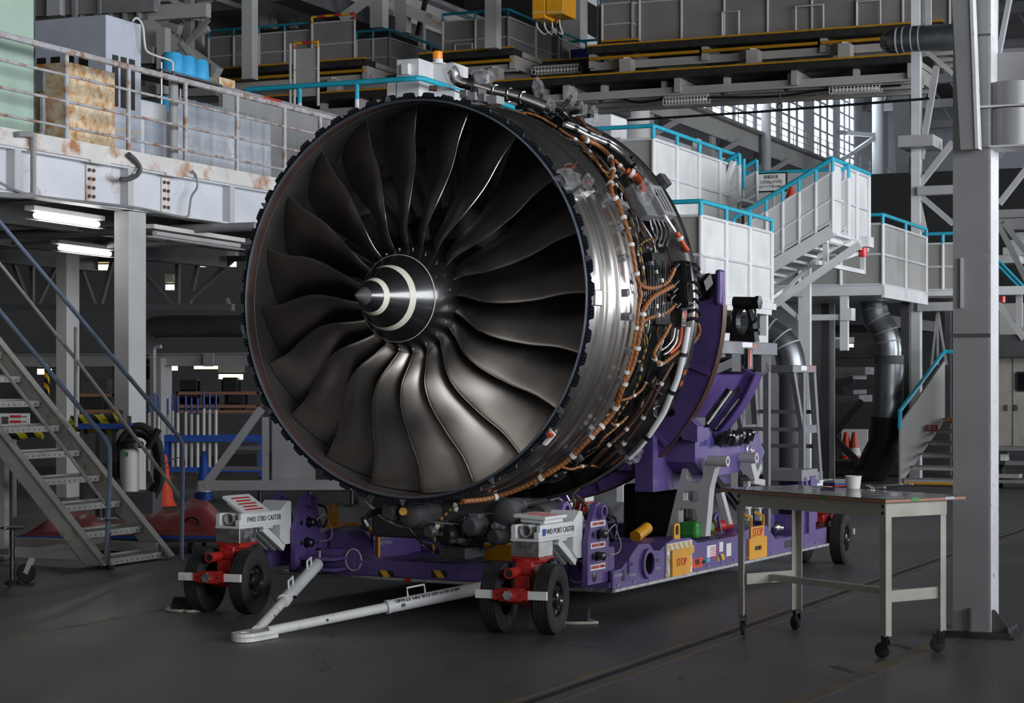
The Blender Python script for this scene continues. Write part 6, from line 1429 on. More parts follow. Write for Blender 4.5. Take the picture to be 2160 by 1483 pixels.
def rail(u, pts, r_, mat, nm): return obj(nm, MB(GM).tube([gu(x, y, u) for x, y in pts], r_, 10), K[mat], st)
rail(UB_, smooth_path([Vector((x, y, 0)) for x, y in ((380, 1180), (384, 1060), (386, 965), (384, 935), (372, 912))], 4) and [(383, 1180), (384, 1060), (386, 960), (385, 938), (376, 920), (240, 757), (100, 588), (-60, 398)], .021, 'railblue', 'handrail')
rail(UA, [(222, 1198), (228, 1100), (232, 990), (231, 945), (222, 925), (110, 790), (-60, 584)], .021, 'railblue', 'handrail')
rail(UB_, [(381, 1050), (300, 942), (160, 758), (-60, 482)], .017, 'stairp', 'mid_rail')
rail(UA, [(224, 1065), (150, 966), (60, 850), (-60, 692)], .017, 'stairp', 'mid_rail')
rail(UB_, [(160, 900), (160, 690)], .02, 'stairp', 'rail_post')
obj('tie_wire', MB(GM).tube(smooth_path([gu(x, y, UB_) for x, y in ((345, 985), (355, 972), (375, 966), (388, 964), (389, 984), (370, 985), (330, 988), (318, 990), (324, 1018))], 4), .006, 6), K['rope'], st)
# base frame, screw jacks, caster
m2 = MB(GM); m2.bar((vb - .1, UB_ - .05, .11), (vb - 2.6, UB_ - .05, .11), .06, .09); obj('base_frame', m2, K['stairp'], st)
m2 = MB(GM); m2.bar((vb - .3, UA + .06, .11), (vb - 2.6, UA + .06, .11), .06, .09); obj('base_frame', m2, K['stairp'], st)
m2 = MB(GM); m2.bar((vb - 1.9, UA, .09), (vb - 1.9, UB_, .09), .06, .09); obj('base_frame', m2, K['stairp'], st)
q = GMI @ floorpt(8, 1180); obj('base_post', MB(GM).bar((q.x, q.y, .0), (q.x, q.y, 1.0), .07, .07), K['stairp'], st)
for px, yb, yt in ((26, 1232, 1114), (228, 1150, 1096)):
    q = floorpt(px, yb if px < 100 else 1200); zt_ = EYE - (yt - HYP) * q.y / FPX
    j = obj('screw_jack', MB().cyl((q.x, q.y, .02), (q.x, q.y, zt_), .022, 12).lathe([(0, 0), (.07, 0), (.05, .03), (0, .04)], 18, axis='z', o=(q.x, q.y, 0)), K['dsteel'], st)
    obj('jack_handle', MB().lathe([(.085, zt_ - .008), (.10, zt_), (.085, zt_ + .012), (.0, zt_ + .008), (0, zt_ - .004), (.085, zt_ - .008)], 28, axis='z', o=(q.x, q.y, 0)), K['steel'], j)
    obj('jack_arm', MB(GM).bar(GMI @ Vector((q.x, q.y, .26)), (vb - 1.9 if px < 100 else vb - .9, UA + .06, .11), .05, .05), K['stairp'], j)
q = floorpt(54, 1230); cw = obj('swivel_caster', MB().lathe([(0, -.02), (.07, -.02), (.078, -.012), (.078, .012), (.07, .02), (0, .02)], 24, axis='y', o=(q.x, q.y + .02, .079)), K['rubber'], st)
obj('caster_fork', MB().bar((q.x, q.y - .01, .08), (q.x + .05, q.y - .01, .2), .01, .04).bar((q.x, q.y + .05, .08), (q.x + .05, q.y + .05, .2), .01, .04), K['stairp'], cw)
# ================================================================== RIGHT: big chipped column
cp = floorpt(2010, 1343); cg = GMI @ Vector((cp.x, cp.y, 0))
CV, CU = cg.x, cg.y
col = gthing('column', 'big chipped grey and white steel column behind the work table', 'column', CV + .13, CU + .1, 0, kind='structure')
W_ = .24
gp_('front_face', MB(GM).box((CV, CU, 0), (CV + W_, CU + .012, 6.5)), 'pillar', col)
gp_('web', MB(GM).box((CV + .02, CU + .012, 0), (CV + W_ - .02, CU + .29, 6.5)), 'pillar', col)
gp_('side_face', MB(GM).box((CV + W_ - .012, CU, 0), (CV + W_, CU + .30, 6.5)), 'pillarw', col)
zq = lambda py: EYE - (py - HYP) * cp.y / FPX
gp_('splice_line', MB(GM).box((CV - .012, CU - .006, zq(712)), (CV + W_, CU, zq(704))), 'dgrey', col); gp_('splice_line', MB(GM).box((CV + .13, CU - .004, zq(80)), (CV + W_, CU, zq(76))), 'dgrey', col)
gp_('cable_cover', MB(GM).box((CV + .05, CU - .02, zq(650)), (CV + .065, CU, zq(545))), 'lgrey', col)
m2 = MB(GM); m2.box((CV - .12, CU - .05, 0.0), (CV + W_ + .16, CU + .34, .02)); m2.box((CV - .10, CU - .03, .02), (CV + W_ + .13, CU + .32, .04)); gp_('base_plate', m2, 'dsteel', col)
m2 = MB(GM); m2.plate([(0, 0.04), (.13, .04), (.02, .18), (0, .18)], [], (CV + W_, CU + .05, 0), (1, 0, 0), (0, 0, 1), .012); m2.box((CV + .11, CU - .05, .04), (CV + .122, CU, .19)); gp_('base_gusset', m2, 'dgrey', col)
m2 = MB(GM)
for k in range(3): m2.cyl((CV + W_ + .11, CU + .02 + k * .12, .04), (CV + W_ + .11, CU + .02 + k * .12, .075), .016, 6)
gp_('anchor_nut', m2, 'dgrey', col)
# hanging strut fixed on the column face
a0 = gu(2008, -60, CU - .1); a1 = gu(2047, -60, CU - .1); b0q = gu(2030, 318, CU - .1); b1q = gu(2063, 316, CU - .1)
stt = gthing('hanging_strut', 'tapering grey steel strut hanging in front of the column top', 'strut', b0q.x, CU - .1, b0q.z, kind='structure')
m2 = MB(GM); m2.add([(p.x, CU - .16 + e, p.z) for e in (0, .10) for p in (a0, a1, b1q, b0q)], [(0, 3, 2, 1), (4, 5, 6, 7), (0, 1, 5, 4), (1, 2, 6, 5), (2, 3, 7, 6), (3, 0, 4, 7)]); gp_('strut_web', m2, 'pillar', stt)
m2 = MB(GM); m2.add([(p.x + d, CU - .17 + e, p.z) for e in (0, .12) for p, d in ((a1, -.0), (a1, .02), (b1q, .015), (b1q, -.005))], [(0, 3, 2, 1), (4, 5, 6, 7), (0, 1, 5, 4), (1, 2, 6, 5), (2, 3, 7, 6), (3, 0, 4, 7)]); gp_('strut_flange', m2, 'pillarw', stt)
# gusset collars on the right of the column
for y0, y1 in ((178, 228), (234, 312)):
    m2 = MB(GM); m2.lathe([(0, zq(y1)), (.15, zq(y1)), (.15, zq(y0)), (0, zq(y0))], 24, axis='z', o=(CV + W_ + .12, CU + .12, 0)); gp_('collar', m2, 'pillar', col)
for y in (228, 312): m2 = MB(GM); m2.box((CV + W_ - .09 if y < 300 else CV + W_, CU - .04, zq(y) - .012), (CV + W_ + .22, CU + .3, zq(y))); gp_('collar_plate', m2, 'pillarw', col)
m2 = MB(GM); m2.bar(gu(2094, 180, CU + .3), gu(2135, -30, CU + .3), .03, .05); m2.box((CV + W_, CU + .25, zq(170)), (CV + W_ + .9, CU + .3, zq(105))); gp_('side_brace', m2, 'pillar', col)
# ---- structure to the right of the column
UR = 30.0
t = gthing('side_gantry', 'grey steel gantry beams right of the big column', 'gantry', gu(2135, 700, UR).x, UR, 0, kind='structure')
for y0, y1 in ((443, 455), (462, 480), (706, 752), (270, 300), (105, 175)):
    a = gu(2090, y0, UR); b = gu(2260, y1, UR); gp_('beam', MB(GM).box((a.x, UR, b.z), (b.x, UR + .2, a.z)), 'grey' if y0 != 706 else 'dgrey', t)
for x0, y0, x1, y1, mk in ((2105, 470, 2170, 600, 'grey'), (2118, 470, 2170, 540, 'grey'), (2105, 330, 2170, 250, 'grey'), (2108, 430, 2170, 350, 'lgrey'), (2105, 640, 2160, 715, 'lgrey'), (2150, 620, 2150, 690, 'lgrey')):
    gp_('brace', MB(GM).bar(gu(x0, y0, UR), gu(x1, y1, UR), .09, .08), mk, t)
gp_('lamp_bracket', MB(GM).box((gu(2105, 640, UR - .3).x, UR - .3, gu(2105, 622, UR - .3).z), (gu(2180, 640, UR - .3).x, UR - .1, gu(2105, 604, UR - .3).z)), 'white', t)
m2 = MB(GM); q = gu(2115, 632, UR - .2); m2.lathe([(0, q.z - .05), (.045, q.z - .04), (.045, q.z + .05), (0, q.z + .06)], 16, axis='z', o=(q.x, UR - .2, 0)); gp_('red_lamp', m2, 'redlamp', t, label='red warning lamp')
for x0, y0, x1, y1 in ((2105, 548, 2165, 610), (2105, 560, 2150, 606)): gp_('handrail', MB(GM).tube([gu(x0, y0, UR + .4), gu(x1, y1, UR + .4)], .02, 8), 'turq', t)
for k in range(4):
    a = gu(2106 + k * 14, 540 - k * 16, UR + .8); gp_('tread', MB(GM).box((a.x, UR + .6, a.z - .12), (a.x + .35, UR + 1.0, a.z)), 'lgrey', t)
gp_('panel', MB(GM).box((gu(2108, 620, UR + 1).x, UR + 1, gu(2108, 752, UR + 1).z), (gu(2300, 620, UR + 1).x, UR + 1.05, gu(2108, 640, UR + 1).z)), 'panel', t)
# cream container / machine cabin at right
UC = 30.5
t = gthing('machine_cabin', 'cream machine cabin with dark window right of the big column', 'cabin', gu(2140, 900, UC).x, UC, 0)
a = gu(2085, 756, UC); b = gu(2330, 945, UC)
gp_('body', MB(GM).box((a.x, UC, b.z), (b.x, UC + 2, a.z)), 'tablefr', t, bevel=.02)
gp_('skirt', MB(GM).box((a.x, UC - .02, b.z - .06), (b.x, UC + 1.9, b.z)), 'grey', t)
for x in (2135,): q = gu(x, 800, UC); gp_('door_gap', MB(GM).box((q.x, UC - .004, b.z), (q.x + .015, UC, a.z)), 'dgrey', t)
q = gu(2142, 784, UC); w_ = gu(2200, 826, UC); gp_('window_rim', MB(GM).plate(rrect((q.x + w_.x) / 2, (q.z + w_.z) / 2, w_.x - q.x, q.z - w_.z, .05), [rrect((q.x + w_.x) / 2, (q.z + w_.z) / 2, w_.x - q.x - .05, q.z - w_.z - .05, .03)], (0, UC, 0), (1, 0, 0), (0, 0, 1), .02), 'rubber', t)
gp_('window_glass', MB(GM).box((q.x + .02, UC - .006, w_.z + .02), (w_.x - .02, UC, q.z - .02)), 'blackgloss', t)
for x in (2123, 2144): q = gu(x, 858, UC); gp_('door_handle', MB(GM).box((q.x - .02, UC - .03, q.z - .06), (q.x + .02, UC, q.z + .03)), 'dgrey', t)
for x0, y0, x1, y1, mk in ((2110, 958, 2122, 972, 'cup'), (2120, 972, 2200, 982, 'grey'), (2105, 1000, 2150, 1009, 'tablefr'), (2105, 1012, 2250, 1022, 'grey')):
    q = gu(x0, y0, UC + .2); w_ = gu(x1, y1, UC + .2); gp_('under_frame', MB(GM).box((q.x, UC + .2, max(0.02, w_.z)), (w_.x, UC + .5, q.z)), mk, t)
for x in (2095, 2230): q = gu(x, 1000, UC); gp_('wheel', MB(GM).cyl((q.x - .08, UC + .5, .18), (q.x + .08, UC + .5, .18), .18, 16), 'rubber', t)

# ================================================================== white docking platforms behind the engine
def panel_run(parent, P, Q, zdeck, h_rail, h_panel, npost, tube=.028, skirt=0, rail='turq', panel='panelw', mid=True, post='white', panels=True, endposts=(True, True)):
    """framed panels, posts and a turquoise handrail between two grid points on a deck"""
    P = Vector(P); Q = Vector(Q)
    if panels:
        a = Vector((P.x, P.y, zdeck - skirt)); b = Vector((Q.x, Q.y, zdeck - skirt)); d = (b - a).normalized(); n = Vector((d.y, -d.x, 0))
        m2 = MB(GM); o = n * -.02
        m2.add([a + o, b + o, b + o + Vector((0, 0, h_panel + skirt)), a + o + Vector((0, 0, h_panel + skirt)), a + o + n * -.01, b + o + n * -.01, b + o + n * -.01 + Vector((0, 0, h_panel + skirt)), a + o + n * -.01 + Vector((0, 0, h_panel + skirt))],
               [(0, 1, 2, 3), (7, 6, 5, 4), (0, 4, 5, 1), (1, 5, 6, 2), (2, 6, 7, 3), (3, 7, 4, 0)])
        gp_('panel', m2, panel, parent)
        m2 = MB(GM)
        for z in ((0, h_panel * .5, h_panel) if mid else (0, h_panel)): m2.tube([P + Vector((0, 0, zdeck + z - P.z)), Q + Vector((0, 0, zdeck + z - Q.z))], tube * .7, 6)
        gp_('panel_frame', m2, post, parent)
    for i in range(npost + 1):
        if i == 0 and not endposts[0] or i == npost and not endposts[1]: continue
        p = P + (Q - P) * (i / npost); p.z = zdeck
        ps = gp_('post', MB(GM).tube([p + Vector((0, 0, -skirt)), p + Vector((0, 0, h_panel))], tube, 8), post, parent)
        gp_('post_top', MB(GM).tube([p + Vector((0, 0, h_panel)), p + Vector((0, 0, h_rail))], tube, 8), rail, ps)
    gp_('handrail', MB(GM).tube([Vector((P.x, P.y, zdeck + h_rail)), Vector((Q.x, Q.y, zdeck + h_rail))], tube * 1.05, 10), rail, parent)
# (a) lower box platform
Av = -7.31; a = gv(1478, 620, Av); b = gv(1628, 640, Av); za = 2.69
t = gthing('docking_platform', 'white lower docking platform with turquoise rail just right of the engine', 'platform', Av - .8, (a.y + b.y) / 2, 0)
gp_('deck', MB(GM).box((Av - 2.2, a.y, za - .16), (Av, b.y, za)), 'white', t)
panel_run(t, (Av, a.y, za), (Av, b.y, za), za, 1.10, .93, 3)
panel_run(t, (Av - 2.2, a.y, za), (Av, a.y, za), za, 1.10, .93, 2, panel='panel', endposts=(True, False))
m2 = MB(GM); m2.box((Av - .02, a.y, za - .09), (Av + .02, b.y + .15, za - .01)); gp_('edge_channel', m2, 'white', t)
for u in (a.y + .2, b.y - .02): gp_('leg', MB(GM).bar((Av - .1, u, 0), (Av - .1, u, za - .16), .09, .09), 'white', t)
gp_('leg', MB(GM).bar((Av - 2.1, b.y - .1, 0), (Av - 2.1, b.y - .1, za - .16), .09, .09), 'white', t)
gp_('under_beam', MB(GM).bar((Av - .1, a.y + .2, za - .5), (Av - .1, b.y, za - .5), .08, .12), 'white', t); gp_('brace', MB(GM).bar((Av - .1, a.y + 1.2, za - .45), (Av - .1, a.y + .2, za - 1.3), .05, .05), 'white', t)
q = gv(1633, 488, Av); gp_('gusset', MB(GM).bar(gv(1600, 650, Av), gv(1648, 612, Av - .1), .05, .05), 'white', t)
# (b) upper platform
Bv = -8.66; a = gv(1378, 300, Bv); b = gv(1560, 330, Bv); zb_ = 3.92
t = gthing('docking_platform', 'white upper docking platform with turquoise rail above the engine shoulder', 'platform', Bv - 1, (a.y + b.y) / 2, 0)
gp_('deck', MB(GM).box((Bv - 2.4, a.y, zb_ - .16), (Bv, b.y, zb_)), 'white', t)
panel_run(t, (Bv, a.y, zb_), (Bv, b.y, zb_), zb_, 1.09, .92, 4, panel='panelw')
panel_run(t, (Bv - 2.4, a.y, zb_), (Bv, a.y, zb_), zb_, 1.09, .92, 2, panel='panel', endposts=(True, False))
q = gv(1468, 295, Bv - .3); gp_('white_upright', MB(GM).box((Bv - .35, q.y, zb_), (Bv - .28, q.y + .2, q.z + .02)), 'white', t)
for u in (a.y + .1, b.y - .1): gp_('leg', MB(GM).bar((Bv - 2.2, u, 0), (Bv - 2.2, u, zb_ - .16), .1, .1), 'white', t)
gp_('leg', MB(GM).bar((Bv - .1, b.y + .1, 0), (Bv - .1, b.y + .1, zb_ - .16), .1, .1), 'white', t)
q0_, q1_ = gv(1285, 300, Bv - 1.0), gu(1310, 290, a.y - .03)
gp_('notice_panel', MB(GM).box((gu(1272, 300, a.y - .05).x, a.y - .05, gu(1272, 330, a.y).z), (q1_.x, a.y - .03, q1_.z)), 'lgrey', t)
q = gu(1215, 300, a.y - .3); w_ = gu(1257, 236, a.y - .3)
tt = gthing('white_equipment_box', 'white equipment box behind the bagged cables on the upper platform', 'box', (q.x + w_.x) / 2, a.y + .5, zb_)
gp_('body', MB(GM).box((q.x, a.y + .3, zb_), (w_.x, a.y + .9, w_.z + .05)), 'white', tt, bevel=.02)
# (c) stair up to the right-hand top platform
US = 26.3
def stair_flight(t, u0, wid, P, Q, nst, hr, hp, mat='white', pan='panelw'):
    """flight rising in the plane u=u0 from grid point P (v,z) to Q"""
    for u in (u0, u0 + wid):
        p = Vector((P[0], u, P[1])); q = Vector((Q[0], u, Q[1])); d = q - p
        m2 = MB(GM); m2.bar(p, q, .05, .16); sg = gp_('stringer', m2, mat, t)
        up = Vector((0, 0, 1)); m2 = MB(GM); e = .012
        m2.add([p + up * .14 , q + up * .14, q + up * hp, p + up * hp, p + up * .14 + Vector((0, e, 0)), q + up * .14 + Vector((0, e, 0)), q + up * hp + Vector((0, e, 0)), p + up * hp + Vector((0, e, 0))], [(0, 1, 2, 3), (7, 6, 5, 4), (0, 4, 5, 1), (1, 5, 6, 2), (2, 6, 7, 3), (3, 7, 4, 0)])
        gp_('panel', m2, pan, t)
        m2 = MB(GM)
        for f in (hp, hp * .55, .14): m2.tube([p + up * f, q + up * f], .018, 6)
        gp_('panel_frame', m2, mat, t)
        n_ = 6
        for i in range(n_ + 1):
            b = p + d * (i / n_); ps = gp_('post', MB(GM).tube([b, b + up * hp], .024, 8), mat, t); gp_('post_top', MB(GM).tube([b + up * hp, b + up * hr], .026, 8), 'turq', ps)
        gp_('handrail', MB(GM).tube([p + up * (hr - .12) + d * -.01, p + up * hr, q + up * hr], .032, 10), 'turq', t)
    for i in range(nst):
        f = (i + .5) / nst; v = P[0] + (Q[0] - P[0]) * f; z = P[1] + (Q[1] - P[1]) * f
        gp_('tread', MB(GM).box((v - .12, u0 + .03, z - .02), (v + .12, u0 + wid - .03, z + .015)), mat, t)
p = gu(1548, 610, US); q = gu(1756, 487, US)
t = gthing('docking_stair', 'white docking stair with turquoise handrail rising to the right', 'stairs', (p.x + q.x) / 2, US + .5, 0)
stair_flight(t, US, .9, (p.x, p.z), (q.x, q.z), 9, .98, .80)
gp_('support_brace', MB(GM).bar(gu(1622, 650, US), gu(1815, 515, US), .10, .09), 'white', t); gp_('support_brace', MB(GM).bar(gu(1640, 630, US + .8), gu(1738, 530, US + .8), .05, .05), 'white', t)
# second flight behind, rising right to the upper platform
p = gu(1400, 470, 28.3); q = gu(1572, 400, 28.3)
t = gthing('docking_stair', 'shorter white stair flight with turquoise rail below the upper platform', 'stairs', (p.x + q.x) / 2, 28.6, 0)
stair_flight(t, 28.0, .9, (p.x, p.z - .3), (q.x, q.z - .12), 7, .62, .45)
m2 = MB(GM); m2.bar(gu(1528, 395, 27.9), gu(1548, 340, 27.9), .14, .05); gp_('white_upright', m2, 'white', t)
for x in (1551, 1569): q = gu(x, 335, 28.2); gp_('post', MB(GM).tube([q, gu(x, 400, 28.2)], .026, 8), 'turq', t)
# (c2) top platform at the head of the stair
Cv = -6.78; a = gv(1752, 400, Cv); b = gv(1833, 400, Cv); zc = gv(1752, 492, Cv).z
t = gthing('docking_platform', 'tall white platform box at the head of the docking stair', 'platform', Cv - .5, (a.y + b.y) / 2, 0)
gp_('deck', MB(GM).box((Cv - 1.0, a.y, zc - .12), (Cv, b.y, zc)), 'white', t)
panel_run(t, (Cv, a.y, zc), (Cv, b.y, zc), zc, 1.03, .98, 3)
for u in (a.y + .05, b.y - .05): gp_('bracket_post', MB(GM).bar((Cv - .08, u, zc - .45), (Cv - .08, u, zc - .12), .07, .07), 'white', t)
gp_('bracket_rail', MB(GM).bar((Cv - .08, a.y - .4, zc - .42), (Cv - .08, b.y, zc - .42), .05, .06), 'white', t); gp_('brace', MB(GM).bar((Cv - .08, a.y, zc - .42), (Cv - .08, b.y - .3, zc - .15), .05, .05), 'white', t)
gp_('leg', MB(GM).bar((Cv - .9, b.y - .1, 0), (Cv - .9, b.y - .1, zc - .12), .1, .1), 'white', t)
q = gv(1825, 512, Cv + .02); m2 = MB(GM); m2.box((Cv - .12, q.y - .22, q.z - .07), (Cv + .12, q.y + .12, q.z + .08)); gp_('lamp_box', m2, 'white', t)
m2 = MB(GM); m2.lathe([(0, q.z - .22), (.06, q.z - .21), (.065, q.z - .16), (.065, q.z - .08), (0, q.z - .07)], 18, axis='z', o=(Cv, q.y - .05, 0)); gp_('red_lamp', m2, 'redlamp', t, label='red warning lamp')
# (d) grey lower platform behind, with under-frame
UD_ = 29.76; a = gu(1600, 605, UD_); b = gu(1862, 605, UD_); zd = 3.12
t = gthing('docking_platform', 'grey panelled platform in shade behind the white stair', 'platform', (a.x + b.x) / 2, UD_ + 1, 0)
gp_('deck', MB(GM).box((a.x, UD_, zd - .16), (b.x, UD_ + 3.2, zd)), 'white', t)
panel_run(t, (a.x, UD_, zd), (b.x, UD_, zd), zd, 1.06, .92, 3, panel='panel', endposts=(True, False))
panel_run(t, (b.x, UD_, zd), (b.x, UD_ + 3.2, zd), zd, 1.06, .92, 2, panel='panel')
gp_('edge_channel', MB(GM).box((b.x - .02, UD_, zd - .2), (b.x + .03, UD_ + 3.2, zd - .02)), 'white', t)
for x in (1690, 1778): q = gu(x, 605, UD_); gp_('hanger', MB(GM).bar((q.x, UD_ + .1, zd - .16), (q.x, UD_ + .1, zd - 1.0), .12, .1), 'white', t)
q0_, q1_ = gu(1680, 670, UD_), gu(1796, 670, UD_); gp_('hanger_rail', MB(GM).bar((q0_.x, UD_ + .1, q0_.z), (q1_.x, UD_ + .1, q0_.z), .12, .09), 'white', t)
gp_('hanger_block', MB(GM).box((gu(1772, 660, UD_).x, UD_, gu(1772, 676, UD_).z), (q1_.x, UD_ + .25, gu(1772, 650, UD_).z)), 'white', t)
gp_('brace', MB(GM).bar(gu(1640, 632, UD_ + .1), gu(1682, 668, UD_ + .1), .08, .07), 'white', t)
for v in (a.x + .3, b.x - .3): gp_('leg', MB(GM).bar((v, UD_ + 3.0, 0), (v, UD_ + 3.0, zd - .16), .14, .14), 'dgrey', t)
# capacity sign
US2 = 30.6; a = gu(1597, 368, US2); b = gu(1657, 401, US2)
t = gthing('capacity_sign', 'cream load capacity sign with black frame above the white stair', 'sign', (a.x + b.x) / 2, US2, b.z)
gp_('frame', MB(GM).box((a.x - .02, US2, b.z - .02), (b.x + .02, US2 + .05, a.z + .02)), 'black', t); gp_('plate', MB(GM).box((a.x, US2 - .006, b.z), (b.x, US2, a.z)), 'cup', t)
X3 = G3 @ Vector((1, 0, 0)); hh = a.z - b.z
for k, (tx, sz_) in enumerate((('積載荷重', .066), ('1,325kg (15名)', .066), ('(スライド床:150kg)', .05))):
    text('lettering', tx, sz_, GM @ Vector(((a.x + b.x) / 2, US2 - .008, a.z - hh * (.2 + .28 * k))), X3, (0, 0, 1), K['ink'], t, squeeze=.92)
gp_('sign_post', MB(GM).bar(((a.x + b.x) / 2, US2 + .1, zd), ((a.x + b.x) / 2, US2 + .1, b.z + .1), .05, .05), 'lgrey', t)
t = gthing('pale_partition', 'pale grey partition behind the capacity sign', 'partition', gu(1640, 400, 33).x, 33, zd)
a = gu(1570, 366, 33); b = gu(1760, 470, 33); gp_('panel', MB(GM).box((a.x, 33, 0), (b.x, 33.05, a.z)), 'lgrey', t); gp_('top_rail', MB(GM).tube([(a.x, 33, a.z), (b.x, 33, a.z)], .03, 8), 'turq', t)
t = gthing('traffic_cone', 'small red cone on the platform behind the white stair', 'traffic cone', 0, 0, 0)
bpy.data.objects.remove(t)
q = gu(1665, 420, 30.9)
t = gthing('traffic_cone', 'small red traffic cone on the platform right of the capacity sign', 'traffic cone', q.x, 31.0, q.z - .1)
gp_('cone_body', MB(GM).lathe([(.14, 0), (.11, .06), (.03, .28), (0, .29)], 20, axis='z', o=(q.x, 31.0, q.z - .08)), 'cone', t); gp_('cone_base', MB(GM).box((q.x - .15, 30.85, q.z - .1), (q.x + .15, 31.15, q.z - .08)), 'rubber', t)

# ================================================================== tower, stair and ducts at right
UT2 = 33.5
t = gthing('steel_tower', 'white braced steel tower left of the big column', 'tower', gu(1935, 800, UT2).x, UT2, 0, kind='structure')
q = gu(1931, 0, UT2); gp_('upright', MB(GM).box((q.x - .075, UT2, 0), (q.x + .075, UT2 + .2, 11)), 'white', t)
q2 = gu(1957, 0, UT2 + 1); gp_('upright', MB(GM).box((q2.x - .05, UT2 + 1, gu(1957, 68, UT2 + 1).z), (q2.x + .05, UT2 + 1.1, 11)), 'lgrey', t)
for y0, y1 in ((393, 408), (612, 627), (638, 655)):
    a = gu(1935, y0, UT2 - .1); b = gu(2030, y1, UT2 - .1); gp_('tie', MB(GM).box((a.x, UT2 - .1, b.z), (b.x, UT2 + .1, a.z)), 'lgrey', t)
for x0, y0, x1, y1, w in ((1936, 395, 2010, 300, .10), (1938, 410, 2010, 472, .09), (1936, 412, 1952, 490, .07), (1944, 100, 2010, 155, .08), (1976, 140, 1942, 335, .10), (1978, 655, 1965, 770, .035), (1978, 655, 1978, 770, .035), (1978, 655, 1996, 770, .035), (1915, 330, 1924, 370, .06)):
    gp_('brace', MB(GM).bar(gu(x0, y0, UT2 + .1), gu(x1, y1, UT2 + .1), w, w), 'lgrey', t)
gp_('panel_box', MB(GM).box((gu(1905, 318, UT2).x, UT2 - .4, gu(1905, 316, UT2).z), (gu(1978, 318, UT2).x, UT2 + .4, gu(1905, 292, UT2).z)), 'lgrey', t)
a = gu(1948, 612, UT2 - .3); b = gu(2030, 612, UT2 - .3)
pt_ = gthing('docking_platform', 'grey panelled platform with turquoise rail on the steel tower', 'platform', (a.x + b.x) / 2, UT2, 0)
gp_('deck', MB(GM).box((a.x, UT2 - .3, a.z - .1), (b.x, UT2 + 1.5, a.z)), 'white', pt_)
panel_run(pt_, (a.x, UT2 - .3, a.z), (b.x, UT2 - .3, a.z), a.z, gu(1948, 494, UT2 - .3).z - a.z, gu(1948, 515, UT2 - .3).z - a.z, 2, panel='panel')
panel_run(pt_, (a.x + .25, UT2 + 1.4, a.z), (b.x, UT2 + 1.4, a.z), a.z, 1.15, .9, 1, panel='panel')
gp_('leg', MB(GM).bar((a.x + .1, UT2 + 1.3, 0), (a.x + .1, UT2 + 1.3, a.z), .1, .1), 'dgrey', pt_)
# small stair at the foot of the tower
UST = 31.0
a = gu(1900, 1005, UST); b = gu(2012, 1005, UST); q = gu(1932, 882, UST)
ts = gthing('service_stair', 'small grey service stair with turquoise rail and red keep out plate', 'stairs', (a.x + b.x) / 2, UST + 1, 0)
zt2 = gu(1932, 880, UST + 2.2).z; n_ = 6; zs0 = .06
for i in range(n_):
    f = i / (n_ - 1); z = .12 + (zt2 - .12) * f; u = UST + 2.0 * f
    m2 = MB(GM); m2.box((a.x + .05 + .28 * f, u, z - .02), (b.x, u + .26, z)); m2.box((a.x + .05 + .28 * f, u, z - .07), (b.x, u + .012, z)); gp_('tread', m2, 'lgrey', ts)
gp_('yellow_edge', MB(GM).box((a.x + .05, UST - .01, .03), (b.x, UST + .02, .065)), 'yellow', ts); gp_('yellow_edge', MB(GM).box((a.x + .33, UST + 1.98, zt2 - .06), (b.x, UST + 2.0, zt2)), 'yellow', ts)
m2 = MB(GM); V = [(a.x, UST, .02), (a.x + .28, UST + 2.1, zt2 - .05), (a.x + .28, UST + 2.1, zt2 + .95), (a.x, UST, .98)]
m2.add(V + [(x - .03, y, z) for x, y, z in V], [(0, 1, 2, 3), (7, 6, 5, 4), (0, 4, 5, 1), (1, 5, 6, 2), (2, 6, 7, 3), (3, 7, 4, 0)]); gp_('side_panel', m2, 'panel', ts)
gp_('handrail', MB(GM).tube([(a.x - .015, UST, .9), (a.x - .015, UST, 1.18), (a.x + .265, UST + 2.1, zt2 + 1.1), (b.x, UST + 2.3, zt2 + 1.08)], .035, 8), 'turq', ts)
gp_('back_panel', MB(GM).box((a.x + .3, UST + 3.0, zt2), (b.x, UST + 3.04, zt2 + .95)), 'panel', ts)
for f in (.35, .7): gp_('panel_seam', MB(GM).box((a.x + .3 + f * (b.x - a.x - .3), UST + 2.98, zt2), (a.x + .33 + f * (b.x - a.x - .3), UST + 3.0, zt2 + .95)), 'lgrey', ts)
gp_('landing', MB(GM).box((a.x + .3, UST + 2.0, zt2 - .1), (b.x, UST + 3.05, zt2 - .06)), 'grey', ts); gp_('landing_leg', MB(GM).bar((a.x + .35, UST + 2.9, 0), (a.x + .35, UST + 2.9, zt2 - .1), .08, .08), 'dgrey', ts)
p0q = gu(1932, 896, UST + 1.2); p1q = gu(1979, 910, UST + 1.2); sgn = gp_('keep_out_plate', MB(GM).box((p0q.x, UST + 1.18, p1q.z), (p1q.x, UST + 1.2, p0q.z)), 'red', ts, label='red keep out plate')
text('lettering', '立入禁止', .085, GM @ Vector(((p0q.x + p1q.x) / 2, UST + 1.175, (p0q.z + p1q.z) / 2)), X3, (0, 0, 1), K['whiteink'], ts, squeeze=.95)
